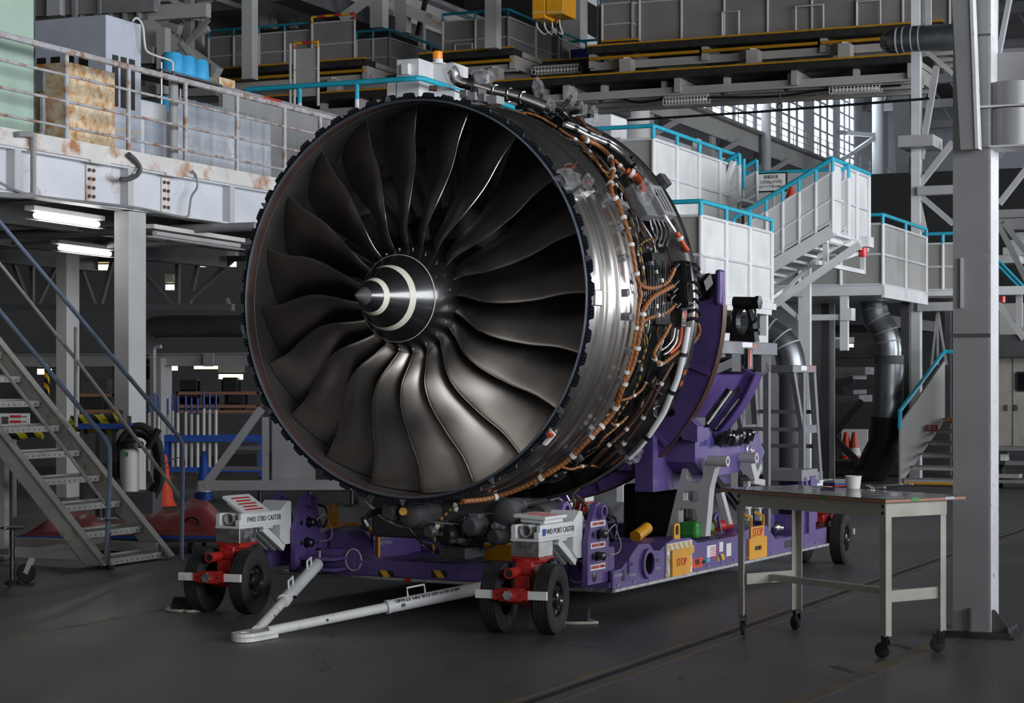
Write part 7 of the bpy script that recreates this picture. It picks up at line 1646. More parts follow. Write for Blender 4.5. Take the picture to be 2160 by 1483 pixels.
# ducts
UDu = 32.3
dv = gthing('flexible_duct', 'thick galvanised duct dropping from the shaded platform to the floor', 'duct', gu(1880, 900, UDu).x, UDu, 0)
pts = smooth_path([gu(x, y, UDu) for x, y in ((1842, 600), (1842, 640), (1848, 670), (1866, 700), (1873, 730), (1874, 752))], 6)
gp_('upper_duct', MB(GM).tube(pts, .225, 22), 'duct', dv)
for i in (8, 13, 18, 22): 
    if i < len(pts) - 1: gp_('duct_seam', MB(GM).tube([pts[i], pts[i] + (pts[i + 1] - pts[i]).normalized() * .02], .229, 22), 'grey', dv)
gp_('coupling', MB(GM).tube([gu(1876, 750, UDu), gu(1876, 770, UDu)], .24, 22), 'dgrey', dv)
gp_('lower_duct', MB(GM).tube([gu(1876, 768, UDu), gu(1874, 830, UDu), gu(1872, 885, UDu)], .245, 22), 'duct', dv)
gp_('fabric_sleeve', MB(GM).tube(smooth_path([gu(1872, 880, UDu), gu(1868, 930, UDu), gu(1850, 970, UDu), gu(1835, 1000, UDu), gu(1820, 1010, UDu)], 4), .27, 18), 'black', dv)
t = gthing('elbow_duct', 'galvanised elbow duct behind the step platform', 'duct', gu(1640, 740, 28).x, 28, 1)
pts = smooth_path([gu(x, y, 28.0) for x, y in ((1555, 690), (1590, 692), (1625, 700), (1650, 718), (1664, 745), (1672, 790))], 6)
gp_('elbow', MB(GM).tube(pts, .21, 20), 'duct', t)
for i in (12, 17, 21): gp_('duct_seam', MB(GM).tube([pts[i], pts[i] + (pts[i + 1] - pts[i]).normalized() * .02], .214, 20), 'lgrey', t)
gp_('duct_drop', MB(GM).tube([pts[-1], Vector((pts[-1].x, 28.0, .02))], .2, 16), 'dgrey', t)
t = gthing('overhead_duct', 'fat galvanised duct with rounded end at the upper right', 'duct', gu(1950, 80, 32.0).x, 32.0, 7)
pts = [gu(x, y, 32.0) for x, y in ((1892, 86), (1906, 84), (1924, 82), (1940, 81), (1960, 80), (2060, 76))]
gp_('duct_run', MB(GM).tube([gu(1873, 92, 32.6), gu(1878, 89, 32.2)] + pts, .21, 22, rs=[.12, .18, .21, .21, .21, .21, .21, .21]), 'duct', t)
for p in pts[:4]: gp_('duct_seam', MB(GM).tube([p, p + Vector((.02, 0, 0))], .214, 22), 'lgrey', t)
gp_('duct_hanger', MB(GM).bar(pts[3] + Vector((0, .2, 0)), pts[3] + Vector((0, .2, 3)), .05, .05), 'grey', t)
# shaded machinery under the platforms
UM = 34.0
t = gthing('scissor_lift', 'grey scissor lift table in the shade behind the step stand', 'lift table', gu(1740, 850, UM).x, UM, 0)
for x0, y0, x1, y1, mk in ((1600, 775, 1825, 790, 'grey'), (1620, 788, 1800, 800, 'grey'), (1600, 833, 1812, 848, 'grey'), (1600, 822, 1800, 832, 'alu_paint'), (1600, 736, 1850, 755, 'dgrey'), (1720, 715, 1750, 740, 'dgrey')):
    a = gu(x0, y0, UM); b = gu(x1, y1, UM); gp_('beam', MB(GM).box((a.x, UM, b.z), (b.x, UM + 1.0, a.z)), mk, t)
for x0, y0, x1, y1 in ((1700, 800, 1780, 824), (1800, 800, 1720, 824), (1820, 846, 1700, 985), (1680, 846, 1820, 985), (1760, 850, 1640, 960)):
    gp_('scissor_arm', MB(GM).bar(gu(x0, y0, UM - .05), gu(x1, y1, UM - .05), .06, .12), 'dgrey', t)
gp_('base', MB(GM).box((gu(1600, 985, UM).x, UM, .02), (gu(1900, 985, UM).x, UM + 1, .25)), 'dgrey', t)
a = gu(1450, 760, 36); b = gu(1950, 1000, 36)
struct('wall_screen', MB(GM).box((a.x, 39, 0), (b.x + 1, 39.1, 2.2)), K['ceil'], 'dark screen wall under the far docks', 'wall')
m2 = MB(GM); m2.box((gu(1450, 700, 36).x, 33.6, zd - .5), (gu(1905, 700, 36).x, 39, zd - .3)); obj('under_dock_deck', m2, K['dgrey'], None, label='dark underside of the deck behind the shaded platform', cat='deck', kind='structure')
for label, px, y, mk in (('red white cone deep in the shade under the docks', 1785, 930, 'cone'), ('second red white cone deep in the shade under the docks', 1802, 935, 'redhose')):
    q = gu(px, y, 36.0); t = gthing('traffic_cone', label, 'traffic cone', q.x, 36.0, 0); gp_('cone_body', MB(GM).lathe([(.17, .03), (.04, .7), (0, .71)], 20, axis='z', o=(q.x, 36, 0)), mk, t); gp_('cone_band', MB(GM).lathe([(.125, .28), (.095, .42)], 20, axis='z', o=(q.x, 36, 0)), 'clampw', t); gp_('cone_base', MB(GM).box((q.x - .2, 35.8, 0), (q.x + .2, 36.2, .03)), 'rubber', t)
q = gu(1775, 905, 36.5); w_ = gu(1830, 925, 36.5); gp_('notice_board', MB(GM).box((q.x, 36.5, .02), (w_.x, 36.54, q.z)), 'sticker', None, label='white and blue notice board in the shade under the docks', cat='board')
warm('row of far white strip lights between the duct and the lift table', 1797, 1836, 791, 62)
warm('faint far strip lights above the lift table', 1730, 1800, 729, 60)
q = gu(1912, 582, 33); gp_('wall_clock_dish', MB(GM).cyl((q.x, 33, q.z), (q.x, 33.06, q.z), .07, 20), 'cup', None, label='small round white dish left of the tower post', cat='dish')

# ================================================================== step platforms standing on the stand
t = thing('platform_step', 'grey aluminium work platform with dark braces beside the engine rear', 'work platform', SM @ Vector((1.0, 3.3, .26)), -AX)
a = sr(1516, 718, 1.25); b = sr(1640, 727, 1.25); zl = sr(1516, 746, 1.25).z
obj('platform_frame', MB(SM).box((.60, a.y, zl), (1.25, b.y, a.z)), K['alu_paint'], t, bevel=.006)
obj('clamp_plate', MB(SM).box((1.25, a.y + .55, zl - .12), (1.28, a.y + .66, zl + .05)), K['black'], t); obj('orange_tag', MB(SM).box((1.28, a.y + .58, zl - .1), (1.283, a.y + .62, zl + .04)), K['cone'], t, label='orange tag')
obj('orange_tag', MB(SM).box((1.25, b.y - .55, zl + .05), (1.252, b.y - .5, zl + .09)), K['cone'], t, label='orange tag'); obj('label_plate', MB(SM).box((1.25, a.y + .5, zl + .06), (1.252, a.y + .72, zl + .1)), K['sticker'], t)
obj('brace', MB(SM).bar((1.2, a.y + .2, zl), (1.2, a.y - .2, zl - .02), .05, .05), K['black'], t)
obj('brace', MB(SM).bar(sr(1538, 765, 1.22), sr(1420, 815, 1.0), .07, .07), K['black'], t); obj('brace', MB(SM).bar(sr(1615, 775, 1.22), sr(1515, 842, 1.05), .07, .07), K['black'], t)
obj('hanger', MB(SM).box((1.14, a.y + .3, zl - .14), (1.24, a.y + .5, zl)), K['dgrey'], t); obj('hanger', MB(SM).box((1.14, b.y - .35, zl - .14), (1.24, b.y - .15, zl)), K['dgrey'], t)
for u in (b.y - .12,): 
    for r_ in (.66, 1.2): obj('leg', MB(SM).bar((r_, u, .26), (r_, u, zl), .05, .05), K['alu_paint'], t)
obj('leg', MB(SM).bar((.66, a.y + .1, .26), (.66, a.y + .1, zl), .05, .05), K['alu_paint'], t)
# black pivot bracket
LB = 3.35
def bl(x, y): p = sl(x, y, LB); return (p.x, p.z)
t2 = thing('pivot_bracket', 'black cast pivot bracket with oval opening standing on the work platform', 'bracket', SM @ Vector((bl(1570, 718)[0], LB, a.z)), -AX)
oc = bl(1565, 678); rx = abs(bl(1578, 678)[0] - oc[0]); rz_ = abs(bl(1565, 650)[1] - oc[1])
zb0 = a.z + .001
obj('bracket_plate', MB(SM).plate([(bl(1538, 718)[0], zb0), bl(1544, 660), bl(1550, 634), bl(1556, 628), bl(1572, 628), bl(1578, 650), bl(1587, 680), bl(1590, 700), (bl(1593, 718)[0], zb0)], [circ(oc[0], oc[1], rx, 24, rz_)], (0, LB, 0), (1, 0, 0), (0, 0, 1), -.10), K['black'], t2, bevel=.01)
c = sl(1548, 637, LB); d_ = sl(1596, 638, LB); obj('pivot_shaft', MB(SM).tube([c, d_], .045, 18), K['black'], t2); obj('shaft_nut', MB(SM).cyl(d_, d_ + Vector((.03, 0, 0)), .06, 6), K['blackgloss'], t2)
obj('carry_handle', MB(SM).tube(smooth_path([sl(x, y, LB) for x, y in ((1577, 655), (1580, 650), (1590, 650), (1594, 660), (1593, 676), (1585, 682))], 4), .011, 8), K['blackgloss'], t2)
obj('foot_lug', MB(SM).bar(sl(1582, 698, LB), sl(1602, 696, LB), .04, .025), K['black'], t2)
# step stand
t = thing('step_stand', 'aluminium step stand with splayed legs and rungs behind the work table', 'step stand', SM @ Vector((1.0, 4.5, .26)), -AX)
a = sr(1673, 770, 1.25); b = sr(1722, 773, 1.25); zl = sr(1673, 786, 1.25).z; zf = .258
obj('top_platform', MB(SM).box((.62, a.y, zl), (1.25, b.y, a.z)), K['alu_paint'], t, bevel=.005)
obj('orange_sticker', MB(SM).box((1.25, a.y + .42, zl + .02), (1.252, a.y + .47, zl + .06)), K['cone'], t, label='orange sticker'); obj('label_plate', MB(SM).box((1.25, a.y + .2, zl + .02), (1.252, a.y + .34, zl + .06)), K['sticker'], t)
for r_ in (.66, 1.23):
    obj('leg', MB(SM).bar((r_, a.y + .28, zf), (r_, a.y + .28, zl), .05, .06), K['alu_paint'], t)
    obj('leg', MB(SM).bar((r_ + (.0), b.y + .22, zf), (r_, b.y - .05, zl), .05, .06), K['alu_paint'], t)
    obj('diagonal_stay', MB(SM).bar((r_, a.y + .04, zl), (r_, a.y + .28, zl - .5), .04, .05), K['alu_paint'], t)
    obj('side_rail', MB(SM).bar((r_, a.y + .28, zl - .5), (r_, b.y + .05, zl - .5), .04, .07), K['alu_paint'], t)
    obj('side_rail', MB(SM).bar((r_, a.y + .28, .80), (r_, b.y + .17, .80), .04, .08), K['alu_paint'], t)
for u, z in ((a.y + .28, .80), (a.y + .28, zl - .5), (b.y + .05, zl - .35), (b.y + .1, zl - .66), (b.y + .17, .80)):
    obj('rung', MB(SM).bar((.66, u, z), (1.23, u, z), .05, .035), K['alu_paint'], t)
# ================================================================== high windows of the far left wall
def uat(px): return gv(px, 300, VL).y
nwin = 0
for px0, px1, cols in ((1384, 1492, 5), (1500, 1616, 5), (1622, 1640, 1), (1648, 1698, 3), (1716, 1760, 3), (1771, 1803, 3)):
    nwin += 1
    u0, u1 = uat(px0), uat(px1); z0, z1 = 11.3, 17.4
    m2 = MB(GM); m2.box((VL - .1, u0, z0), (VL - .05, u1, z1))
    w = struct('window_%d' % nwin, m2, K['pane'], ['narrow', 'far', 'second', 'third', 'fourth', 'last'][nwin - 1] + ' bay of tall sky lit panes in the far left wall', 'window')
    m2 = MB(GM); du = (u1 - u0) / cols
    for i in range(cols + 1): m2.box((VL - .05, u0 + i * du - du * .15, z0), (VL - .01, u0 + i * du + du * .15, z1))
    for k in range(9):
        z = z0 + .05 + k * .66; m2.box((VL - .05, u0, z - .05), (VL - .02, u1, z + .05))
    gp_('window_frame', m2, 'bluegrey', w)
m2 = MB(GM)
edges = [66, uat(1384), uat(1492), uat(1500), uat(1616), uat(1622), uat(1640), uat(1648), uat(1698), uat(1716), uat(1760), uat(1771), uat(1803), 104]
for i in range(0, len(edges), 2): m2.box((VL - .25, edges[i], 11.3), (VL + .02, edges[i + 1], ZC))
struct('wall_piers', m2, K['wall'], 'pale wall piers between the high window bays', 'wall')
t = gthing('crane_beam', 'long pale crane beam under the high windows with brackets', 'beam', VL + .6, 85, 11.4, kind='structure')
gp_('beam', MB(GM).box((VL + .3, 40, 10.85), (VL + .9, U1, 11.5)), 'truss', t); gp_('beam_flange', MB(GM).box((VL + .1, 40, 11.5), (VL + 1.2, U1, 11.62)), 'grey', t); gp_('ledge', MB(GM).box((VL, 40, 10.5), (VL + .7, U1, 10.88)), 'dgrey', t)
for k in range(8):
    u = 64 + k * 7; gp_('bracket', MB(GM).box((VL, u, 9.6), (VL + .8, u + .5, 10.9)), 'truss', t)
    gp_('brace', MB(GM).bar((VL + .1, u + .25, 9.8), (VL + 1.4, u + 1.6, 10.8), .2, .2), 'grey', t)
gp_('lower_ledge', MB(GM).box((VL, 45, 8.9), (VL + 1.6, U1, 9.3)), 'grey', t)
m2 = MB(GM)
for k in range(26): m2.box((VL + .9, 60 + k * 2, 11.6), (VL + .94, 60.04 + k * 2, 12.5))
for z in (11.95, 12.25, 12.5): m2.tube([(VL + .92, 60, z), (VL + .92, 110, z)], .018, 5)
gp_('crane_walk_railing', m2, 'grey', t)
q = gu(1345, 260, 80)
t = gthing('wall_pipe', 'thick pale vertical pipe on the wall above the upper platform', 'pipe', VL + .8, gv(1345, 260, VL + .8).y, 0)
u_ = gv(1345, 260, VL + .8).y; gp_('pipe', MB(GM).tube([(VL + .8, u_, 0), (VL + .8, u_, 11.3)], .42, 18), 'cup', t)
u_ = gv(1616, 250, VL + 1.2).y; t = gthing('wall_pipe', 'thick pale vertical pipe in front of the far window bays', 'pipe', VL + 1.2, u_, 12); gp_('pipe', MB(GM).tube([(VL + 1.2, u_, 9.3), (VL + 1.2, u_, 17.3)], .2, 18), 'wall', t)
u_ = gv(1852, 280, VL + 1.5).y; t = gthing('wall_pipe', 'slim bright pipe with bent head right of the last window bay', 'pipe', VL + 1.5, u_, 8); gp_('pipe', MB(GM).tube([(VL + 1.5, u_, 9), (VL + 1.5, u_, 16.3), (VL + 1.0, u_ - .4, 17)], .28, 14), 'wall', t)
for z in (11.5, 13.6): gp_('tie', MB(GM).bar((VL, u_ - 2, z), (VL + 1.5, u_, z), .2, .2), 'wall', t); gp_('tie', MB(GM).bar((VL, u_ - 2.5, z - 1.6), (VL + 1.5, u_, z), .18, .18), 'wall', t)
# dark leaning roof columns beyond
for label, x0, x1, xx0, xx1 in (('dark leaning hangar column right of the windows', 1882, 1900, 1890, 1925),):
    U_ = 82; a, b, c, d = gu(x0, 200, U_), gu(x1 + 18, 200, U_), gu(xx1 + 4, 470, U_), gu(xx0 + 6, 470, U_)
    m2 = MB(GM); m2.add([(p.x, U_ + e, p.z) for e in (0, 1) for p in (a, b, c, d)], [(0, 3, 2, 1), (4, 5, 6, 7), (0, 1, 5, 4), (1, 2, 6, 5), (2, 3, 7, 6), (3, 0, 4, 7)]); obj('leaning_column', m2, K['dgrey'], None, label=label, cat='column', kind='structure')
# ================================================================== overhead tail docks
def vat(px, u): return gu(px, 100, u).x
ZA = 8.62
rail_ = None
def tail_dock(label, px0, px1, u0, z, dep, yellow=True, under=True, bump=True):
    v0, v1 = vat(px0, u0), vat(px1, u0); t = gthing('tail_dock', label, 'dock', (v0 + v1) / 2, u0, z)
    gp_('deck_edge', MB(GM).box((v0, u0, z - .14), (v1, u0 + .5, z)), 'dockdark', t); gp_('deck', MB(GM).box((v0, u0 + .5, z - .12), (v1, u0 + dep, z - .01)), 'dock', t)
    if yellow: gp_('yellow_edge', MB(GM).box((v0, u0 - .02, z - .0), (v1, u0 + .05, z + .035)), 'yellowd', t)
    n = max(1, int((v1 - v0) / 2.3)); dv_ = (v1 - v0) / n
    if bump:
        for i in range(n): gp_('bumper_bar', MB(GM).tube([(v0 + i * dv_ + .04, u0 + .05, z - .24), (v0 + (i + 1) * dv_ - .04, u0 + .05, z - .24)], .035, 8), 'yellowd', t)
    gp_('edge_beam', MB(GM).box((v0, u0 + .2, z - .46), (v1, u0 + .3, z - .30)), 'dock', t)
    if under:
        for uu in (.9, 1.7, 2.5):
            if uu < dep: gp_('long_beam', MB(GM).box((v0, u0 + uu, z - .5), (v1, u0 + uu + .12, z - .26)), 'dock', t)
        for i in range(n + 1):
            x = min(v0 + i * dv_, v1 - .12); gp_('cross_beam', MB(GM).box((x, u0 + .1, z - .42), (x + .12, u0 + dep, z - .14)), 'dock', t)
    return t, v0, v1
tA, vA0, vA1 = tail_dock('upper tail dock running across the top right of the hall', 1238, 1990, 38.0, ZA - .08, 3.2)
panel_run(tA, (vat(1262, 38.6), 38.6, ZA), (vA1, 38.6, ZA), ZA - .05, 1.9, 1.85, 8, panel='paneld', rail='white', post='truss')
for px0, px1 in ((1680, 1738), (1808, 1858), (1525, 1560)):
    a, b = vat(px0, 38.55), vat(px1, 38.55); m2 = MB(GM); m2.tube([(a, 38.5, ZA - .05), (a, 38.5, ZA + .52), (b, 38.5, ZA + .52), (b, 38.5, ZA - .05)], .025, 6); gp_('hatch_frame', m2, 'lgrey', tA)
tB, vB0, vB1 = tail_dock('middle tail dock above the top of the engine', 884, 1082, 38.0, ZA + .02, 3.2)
panel_run(tB, (vat(934, 38.9), 38.9, ZA), (vat(1072, 38.9), 38.9, ZA), ZA, 1.02, .86, 2, panel='paneld', post='truss', rail='turq_shaded')
panel_run(tB, (vat(1072, 38.9), 38.9, ZA), (vat(1072, 38.9), 43.5, ZA), ZA, 1.02, .86, 3, panel='paneld', post='truss', rail='turq_shaded')
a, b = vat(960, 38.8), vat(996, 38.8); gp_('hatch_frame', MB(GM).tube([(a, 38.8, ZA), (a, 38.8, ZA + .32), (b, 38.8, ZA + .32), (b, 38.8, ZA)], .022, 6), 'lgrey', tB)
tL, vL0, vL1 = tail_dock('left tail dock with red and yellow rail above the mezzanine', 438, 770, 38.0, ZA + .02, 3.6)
panel_run(tL, (vat(440, 38.6), 38.6, ZA), (vat(655, 38.6), 38.6, ZA), ZA, 1.02, .86, 4, panel='paneld', post='truss', rail='turq_shaded')
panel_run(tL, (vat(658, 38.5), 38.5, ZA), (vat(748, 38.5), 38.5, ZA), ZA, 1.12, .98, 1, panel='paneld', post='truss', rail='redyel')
panel_run(tL, (vat(752, 40.2), 40.2, ZA), (vat(822, 40.2), 40.2, ZA), ZA, 1.05, .86, 2, panel='paneld', post='truss', rail='turq_shaded')
panel_run(tL, (vat(822, 40.2), 40.2, ZA), (vat(822, 40.2), 44.5, ZA), ZA, 1.05, .86, 2, panel='paneld', post='truss', rail='turq_shaded')
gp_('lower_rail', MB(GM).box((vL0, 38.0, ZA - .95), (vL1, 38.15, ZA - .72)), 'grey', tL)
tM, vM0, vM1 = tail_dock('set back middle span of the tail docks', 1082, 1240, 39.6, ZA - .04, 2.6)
panel_run(tM, (vat(1090, 41.5), 41.5, ZA), (vat(1178, 41.5), 41.5, ZA), ZA, 1.0, .86, 2, panel='paneld', post='truss', rail='turq_shaded')
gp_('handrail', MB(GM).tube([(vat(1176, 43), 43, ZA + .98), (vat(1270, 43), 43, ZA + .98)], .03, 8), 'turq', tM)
tN = gthing('dark_cabinet', 'dark blue cabinet standing on the set back dock span', 'cabinet', vat(1230, 42), 42, ZA); a, b = vat(1203, 42), vat(1268, 42); gp_('body', MB(GM).box((a, 42, ZA - .03), (b, 42.6, ZA + .62)), 'blueink', tN, bevel=.02)
tS = gthing('dock_notice', 'white notice on the set back dock span beside the dark cabinet', 'sign', vat(1205, 42.8), 42.8, ZA); a, b = vat(1188, 42.8), vat(1224, 42.8); gp_('plate', MB(GM).box((a, 42.7, ZA + .3), (b, 42.75, ZA + .62)), 'lgrey', tS); gp_('print_line', MB(GM).box((a + .1, 42.69, ZA + .5), (b - .1, 42.7, ZA + .55)), 'ink', tS)
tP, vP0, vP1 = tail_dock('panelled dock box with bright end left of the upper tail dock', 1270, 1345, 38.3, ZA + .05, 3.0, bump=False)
panel_run(tP, (vat(1270, 38.4), 38.4, ZA), (vat(1333, 38.4), 38.4, ZA), ZA, 1.0, .86, 1, panel='paneld', post='truss', rail='turq_shaded'); panel_run(tP, (vat(1333, 38.4), 38.4, ZA), (vat(1333, 38.4), 43, ZA), ZA, 1.0, .86, 2, panel='paneld', post='truss', rail='turq_shaded')
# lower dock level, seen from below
ZL = 7.78
tC, vC0, vC1 = tail_dock('long lower tail dock level seen from below', 540, 1925, 37.0, ZL, 1.9, bump=False)
n = 11; dv_ = (vC1 - vC0) / n
for i in range(n):
    x0, x1 = vC0 + i * dv_ + .06, vC0 + (i + 1) * dv_ - .06
    gp_('sliding_flap', MB(GM).box((x0, 37.6, ZL - .30), (x1, 38.9, ZL - .24)), 'dock', tC); gp_('flap_rail', MB(GM).box((x0, 37.5, ZL - .46), (x1, 37.6, ZL - .30)), 'lgrey', tC); gp_('flap_rib', MB(GM).box((x0 + .6, 37.7, ZL - .34), (x0 + .75, 38.9, ZL - .30)), 'dock', tC)
    gp_('flap_stop', MB(GM).box((x0, 37.4, ZL - .45), (x0 + .1, 37.6, ZL - .12)), 'lgrey', tC)
gp_('shadow_back', MB(GM).box((vC0, 39.0, ZL - .05), (vC1, 39.1, ZA - .2)), 'dockdark', tC)  # dark sheet added for the shade between the two dock levels
gp_('far_beam', MB(GM).box((vC0, 38.85, ZL - .26), (vC1, 39.0, ZL - .05)), 'grey', tC)
for px in (1318, 1586, 1040, 700, 1780): v = vat(px, 37.8); gp_('drop_post', MB(GM).box((v - .12, 37.8, ZL), (v + .12, 38.1, ZA - .4)), 'dock', tC); gp_('drop_arm', MB(GM).bar((v, 37.9, ZA - .45), (v - .9, 38.9, ZA - .4), .14, .18), 'dock', tC)
def cage(label, px0, px1, py0, py1, u):
    a, b = gu(px0, py0, u), gu(px1, py1, u); t = gthing('caged_lamp', label, 'lamp', (a.x + b.x) / 2, u, a.z); m2 = MB(GM); k = 14
    for i in range(k + 1):
        p = a + (b - a) * i / k; m2.tube([p + Vector((0, -.1, .02)), p + Vector((0, -.1, -.1)), p + Vector((0, .1, -.1)), p + Vector((0, .1, .02))], .008, 4)
    for o in ((0, -.1, -.02), (0, -.1, -.1), (0, .1, -.1)): m2.tube([a + Vector(o), b + Vector(o)], .008, 4)
    gp_('wire_cage', m2, 'clampw', t); gp_('lamp_tube', MB(GM).tube([a + Vector((.05, 0, -.03)), b + Vector((-.05, 0, -.03))], .025, 8), 'cup', t); gp_('lamp_body', MB(GM).bar(a + Vector((0, 0, .05)), b + Vector((0, 0, .05)), .12, .05), 'dock', t); return t
cage('caged lamp hanging below the middle tail dock', 1126, 1222, 148, 142, 38.6); cage('caged lamp hanging below the upper tail dock at right', 1678, 1780, 114, 104, 38.6); cage('caged lamp under the lower dock right of the window bays', 1752, 1858, 188, 182, 37.4); cage('caged lamp under the upper dock at centre', 1390, 1490, 136, 128, 38.6); cage('caged lamp under the lower dock above the upper platform', 1402, 1494, 212, 206, 37.3)
m2 = MB(GM).tube(smooth_path([gu(x, y, 37.4) for x, y in ((1235, 212), (1285, 200), (1330, 214), (1360, 216), (1410, 208), (1500, 206), (1640, 203), (1740, 190), (1900, 180))], 4), .025, 6); obj('sagging_cable', m2, K['black'], None, label='black cable sagging along the underside of the lower dock', cat='cable')
m2 = MB(GM).tube([gu(1258, 258, 31), gu(1600, 236, 31), gu(1960, 208, 31)], .022, 6); obj('taut_cable', m2, K['black'], None, label='taut black cable crossing in front of the window bays', cat='cable')
q = gu(1645, 205, 37.3); t = gthing('hook', 'small black hook hanging from the lower dock before the windows', 'hook', q.x, 37.3, q.z - .4); gp_('rod', MB(GM).tube([q + Vector((0, 0, .12)), q + Vector((0, 0, -.12))], .015, 6), 'black', t); gp_('ring', MB(GM).tube([q + Vector((.05 * math.cos(i * .5), 0, -.18 + .06 * math.sin(i * .5))) for i in range(14)], .012, 6), 'black', t)
# hanging gate in front of the left dock
a, b = vat(621, 34), vat(671, 34); g0z, g1z = gu(621, 92, 34).z, gu(621, 205, 34).z
t = gthing('safety_gate', 'tall mesh safety gate with red and yellow top rail above the blue rail', 'gate', (a + b) / 2, 34, g1z)
gp_('panel', MB(GM).box((a, 34, g1z), (b, 34.03, gu(621, 104, 34).z)), 'panel', t); gp_('top_rail', MB(GM).tube([(a, 34, gu(621, 104, 34).z), (a, 34, g0z), (b, 34, g0z), (b, 34, gu(621, 104, 34).z)], .028, 8), 'redyel', t)
for x in (a, b): gp_('gate_post', MB(GM).tube([(x, 34, g1z - .2), (x, 34, gu(621, 104, 34).z)], .03, 8), 'lgrey', t)
gp_('gate_post', MB(GM).tube([(a - .09, 34, g1z - .4), (a - .09, 34, g0z)], .03, 8), 'lgrey', t); gp_('mid_bar', MB(GM).tube([(a, 33.98, (g0z + g1z) / 2), (b, 33.98, (g0z + g1z) / 2)], .016, 6), 'lgrey', t)
# steel posts and bracing of the docks
t = gthing('dock_frame', 'grey steel posts and braces carrying the tail docks', 'frame', vat(800, 42), 42, 0, kind='structure')
for px, u, w, ytop, ybot in ((322, 40, .26, -200, 185), (527, 37.6, .26, -200, 168), (365, 41, .26, 62, 170), (800, 43, .34, -200, 60), (851, 44, .3, -200, 70), (1040, 37.7, .26, -200, 103), (620, 44, .16, -200, 60), (563, 43.5, .3, -200, 60), (425, 43, .12, 20, 130), (1212, 46, .5, -200, 110), (1372, 47, .5, -200, 60), (890, 45, .15, 40, 120)):
    v = vat(px, u); z0, z1 = gu(px, ybot, u).z, gu(px, ytop, u).z; gp_('post', MB(GM).bar((v, u, z0), (v, u, z1), w, w), 'truss', t)
for x0, y0, x1, y1, u, w, mk in ((720, 40, 800, -20, 42, .18, 'truss'), (585, 10, 665, 32, 43, .25, 'truss'), (820, 5, 955, 62, 44, .28, 'mezzrust'), (380, 55, 450, 135, 40.5, .18, 'grey'), (322, 48, 380, 62, 40, .2, 'truss'), (570, 10, 582, 60, 43.4, .1, 'truss'), (880, 75, 905, -30, 44.6, .1, 'dockdark'), (860, 20, 838, -60, 44, .16, 'truss'), (370, 72, 402, 140, 41, .1, 'grey'), (1210, 20, 1280, 60, 48, .7, 'dgrey')):
    gp_('brace', MB(GM).bar(gu(x0, y0, u), gu(x1, y1, u), w, w), mk, t)
t = gthing('overhead_stair', 'grey overhead stair seen from below at the top left', 'stairs', vat(370, 41), 41, 10)
for k in range(6):
    a = gu(352 + k * 9, 36 - k * 9, 41); gp_('tread', MB(GM).box((a.x - .1, 40.5, a.z - .03), (a.x + .55, 41.6, a.z + .02)), 'lgrey', t)
for dx in (-14, 38): gp_('stringer', MB(GM).bar(gu(352 + dx, 48, 40.8), gu(412 + dx, -14, 40.8), .08, .24), 'truss', t)
gp_('landing', MB(GM).box((gu(330, 4, 40.4).x, 40.4, gu(330, 4, 40.4).z), (gu(436, 4, 40.4).x, 42, gu(330, -6, 40.4).z)), 'truss', t)
# yellow hoist boxes
for label, px0, px1 in (('yellow hoist box at the top centre, the left one of two', 1122, 1150), ('yellow hoist box at the top centre, the right one of two', 1151, 1188)):
    a, b = gu(px0, 40, 36.5), gu(px1, -30, 36.5); t = gthing('hoist_box', label, 'hoist', (a.x + b.x) / 2, 36.5, a.z, group='yellow hoist boxes'); gp_('body', MB(GM).box((a.x, 36.5, a.z + (.08 if px0 > 1140 else 0)), (b.x, 37.2, b.z)), 'yellow', t, bevel=.02); gp_('lid_seam', MB(GM).box((a.x, 36.49, a.z + .12), (b.x, 36.5, a.z + .13)), 'mezzrust', t)
t = gthing('hoist_cables', 'black cables looping below the yellow hoist boxes', 'cable', vat(1160, 37), 37, 8.6)
for i in range(7):
    x = 1132 + i * 8; gp_('cable', MB(GM).tube(smooth_path([gu(x, 42, 37), gu(x + 2, 58, 37), gu(1150 + i * 6, 72, 37), gu(1176 - i * 2, 60, 37)], 4), .02, 6), 'black' if i % 2 else 'clampw', t)
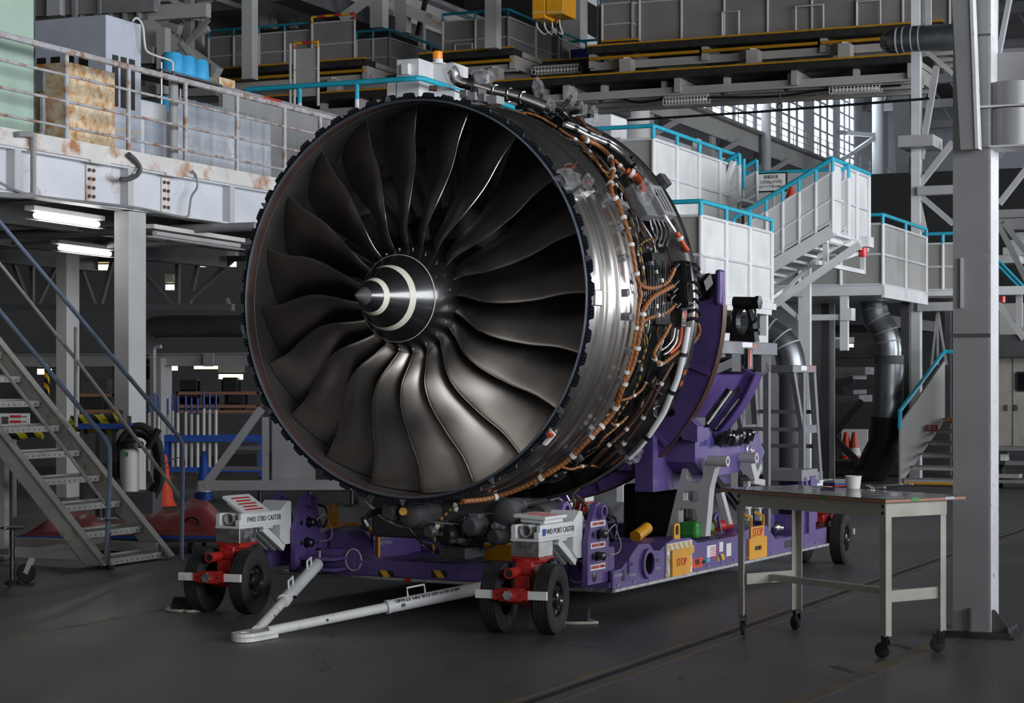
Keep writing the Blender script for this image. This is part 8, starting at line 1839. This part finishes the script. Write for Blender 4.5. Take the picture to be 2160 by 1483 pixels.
# roof steel far overhead
t = gthing('roof_trusses', 'dark roof trusses far overhead between the docks', 'truss', 0, 80, 15.5, kind='structure')
for u in (58, 66, 74, 82, 90, 98, 106):
    gp_('truss_chord', MB(GM).box((VL + .3, u, 15.2), (VR - .5, u + .3, 15.6)), 'dgrey', t)
    m2 = MB(GM)
    for k in range(24): m2.bar((VL + 1 + k * 2, u + .15, 15.5), (VL + 2 + k * 2, u + .15, 17.3), .15, .15); m2.bar((VL + 2 + k * 2, u + .15, 17.3), (VL + 3 + k * 2, u + .15, 15.5), .15, .15)
    gp_('truss_web', m2, 'dgrey', t)
for i, (v, u0_, u1_) in enumerate(((-16, 70, 108), (-9, 70, 108), (-2, 70, 108))):
    gp_('purlin', MB(GM).box((v, u0_, 15.9), (v + .25, u1_, 16.2)), 'dock', t)
for i, (px, py) in enumerate(((600, 20), (770, 30), (880, 70), (690, 8), (905, 30))):
    k = (15.0 - EYE) / ray(px, py).z; p = GMI @ (CAMP + ray(px, py) * k); tt = gthing('roof_lamp', 'pale roof light strip far overhead', 'lamp', p.x, p.y, 15.0, group='roof light strips'); gp_('lamp_strip', MB(GM).box((p.x - .3, p.y - 1.8, 14.95), (p.x + .3, p.y + 1.8, 15.1)), 'tubewarm', tt)
# dim store front behind the upper left of the docks
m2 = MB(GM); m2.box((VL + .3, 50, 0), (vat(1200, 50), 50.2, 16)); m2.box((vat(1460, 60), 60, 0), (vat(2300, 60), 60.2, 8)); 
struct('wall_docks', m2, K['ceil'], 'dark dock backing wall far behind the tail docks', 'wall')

# steelwork seen above the mezzanine at the top left
t = gthing('wall_steelwork', 'grey steelwork and dark beams behind the air conditioning cabinet', 'steelwork', gu(200, 60, 36).x, 36, 6, kind='structure')
for x0, y0, x1, y1, u, w, h, mk in ((60, 128, 330, 118, 36, .3, .35, 'grey'), (296, 62, 450, 172, 36.5, .25, .65, 'truss'), (60, 20, 330, 8, 36, .2, .35, 'grey'), (60, 75, 150, 72, 36, .2, .25, 'grey'), (310, 30, 440, 22, 36.6, .2, .3, 'truss'), (440, 60, 330, 120, 37, .12, .12, 'truss'), (400, -10, 400, 150, 37, .16, .16, 'grey'), (300, 195, 460, 190, 36.4, .2, .25, 'grey'), (430, 40, 330, -20, 36.8, .1, .1, 'truss'), (118, -20, 118, 34, 35.8, .35, .2, 'lgrey'), (158, 40, 158, -10, 35.8, .1, .1, 'grey'), (210, 30, 210, -20, 35.8, .06, .06, 'grey'), (300, 150, 440, 148, 36.2, .2, .3, 'dgrey'), (345, 60, 345, 200, 36, .22, .22, 'truss'), (365, 130, 440, 40, 36.4, .1, .1, 'grey'), (385, 90, 440, 165, 36.4, .14, .1, 'truss')):
    gp_('beam', MB(GM).bar(gu(x0, y0, u), gu(x1, y1, u), w, h), mk, t)
a = gu(155, -30, 35.9); b = gu(300, 36, 35.9); gp_('lattice_panel', MB(GM).box((a.x, 36.1, b.z), (b.x, 36.15, a.z)), 'paneld', t)
for k in range(5): q = gu(165 + k * 30, 20, 35.9); gp_('lattice_bar', MB(GM).box((q.x, 35.95, b.z), (q.x + .05, 36.1, a.z)), 'grey', t)
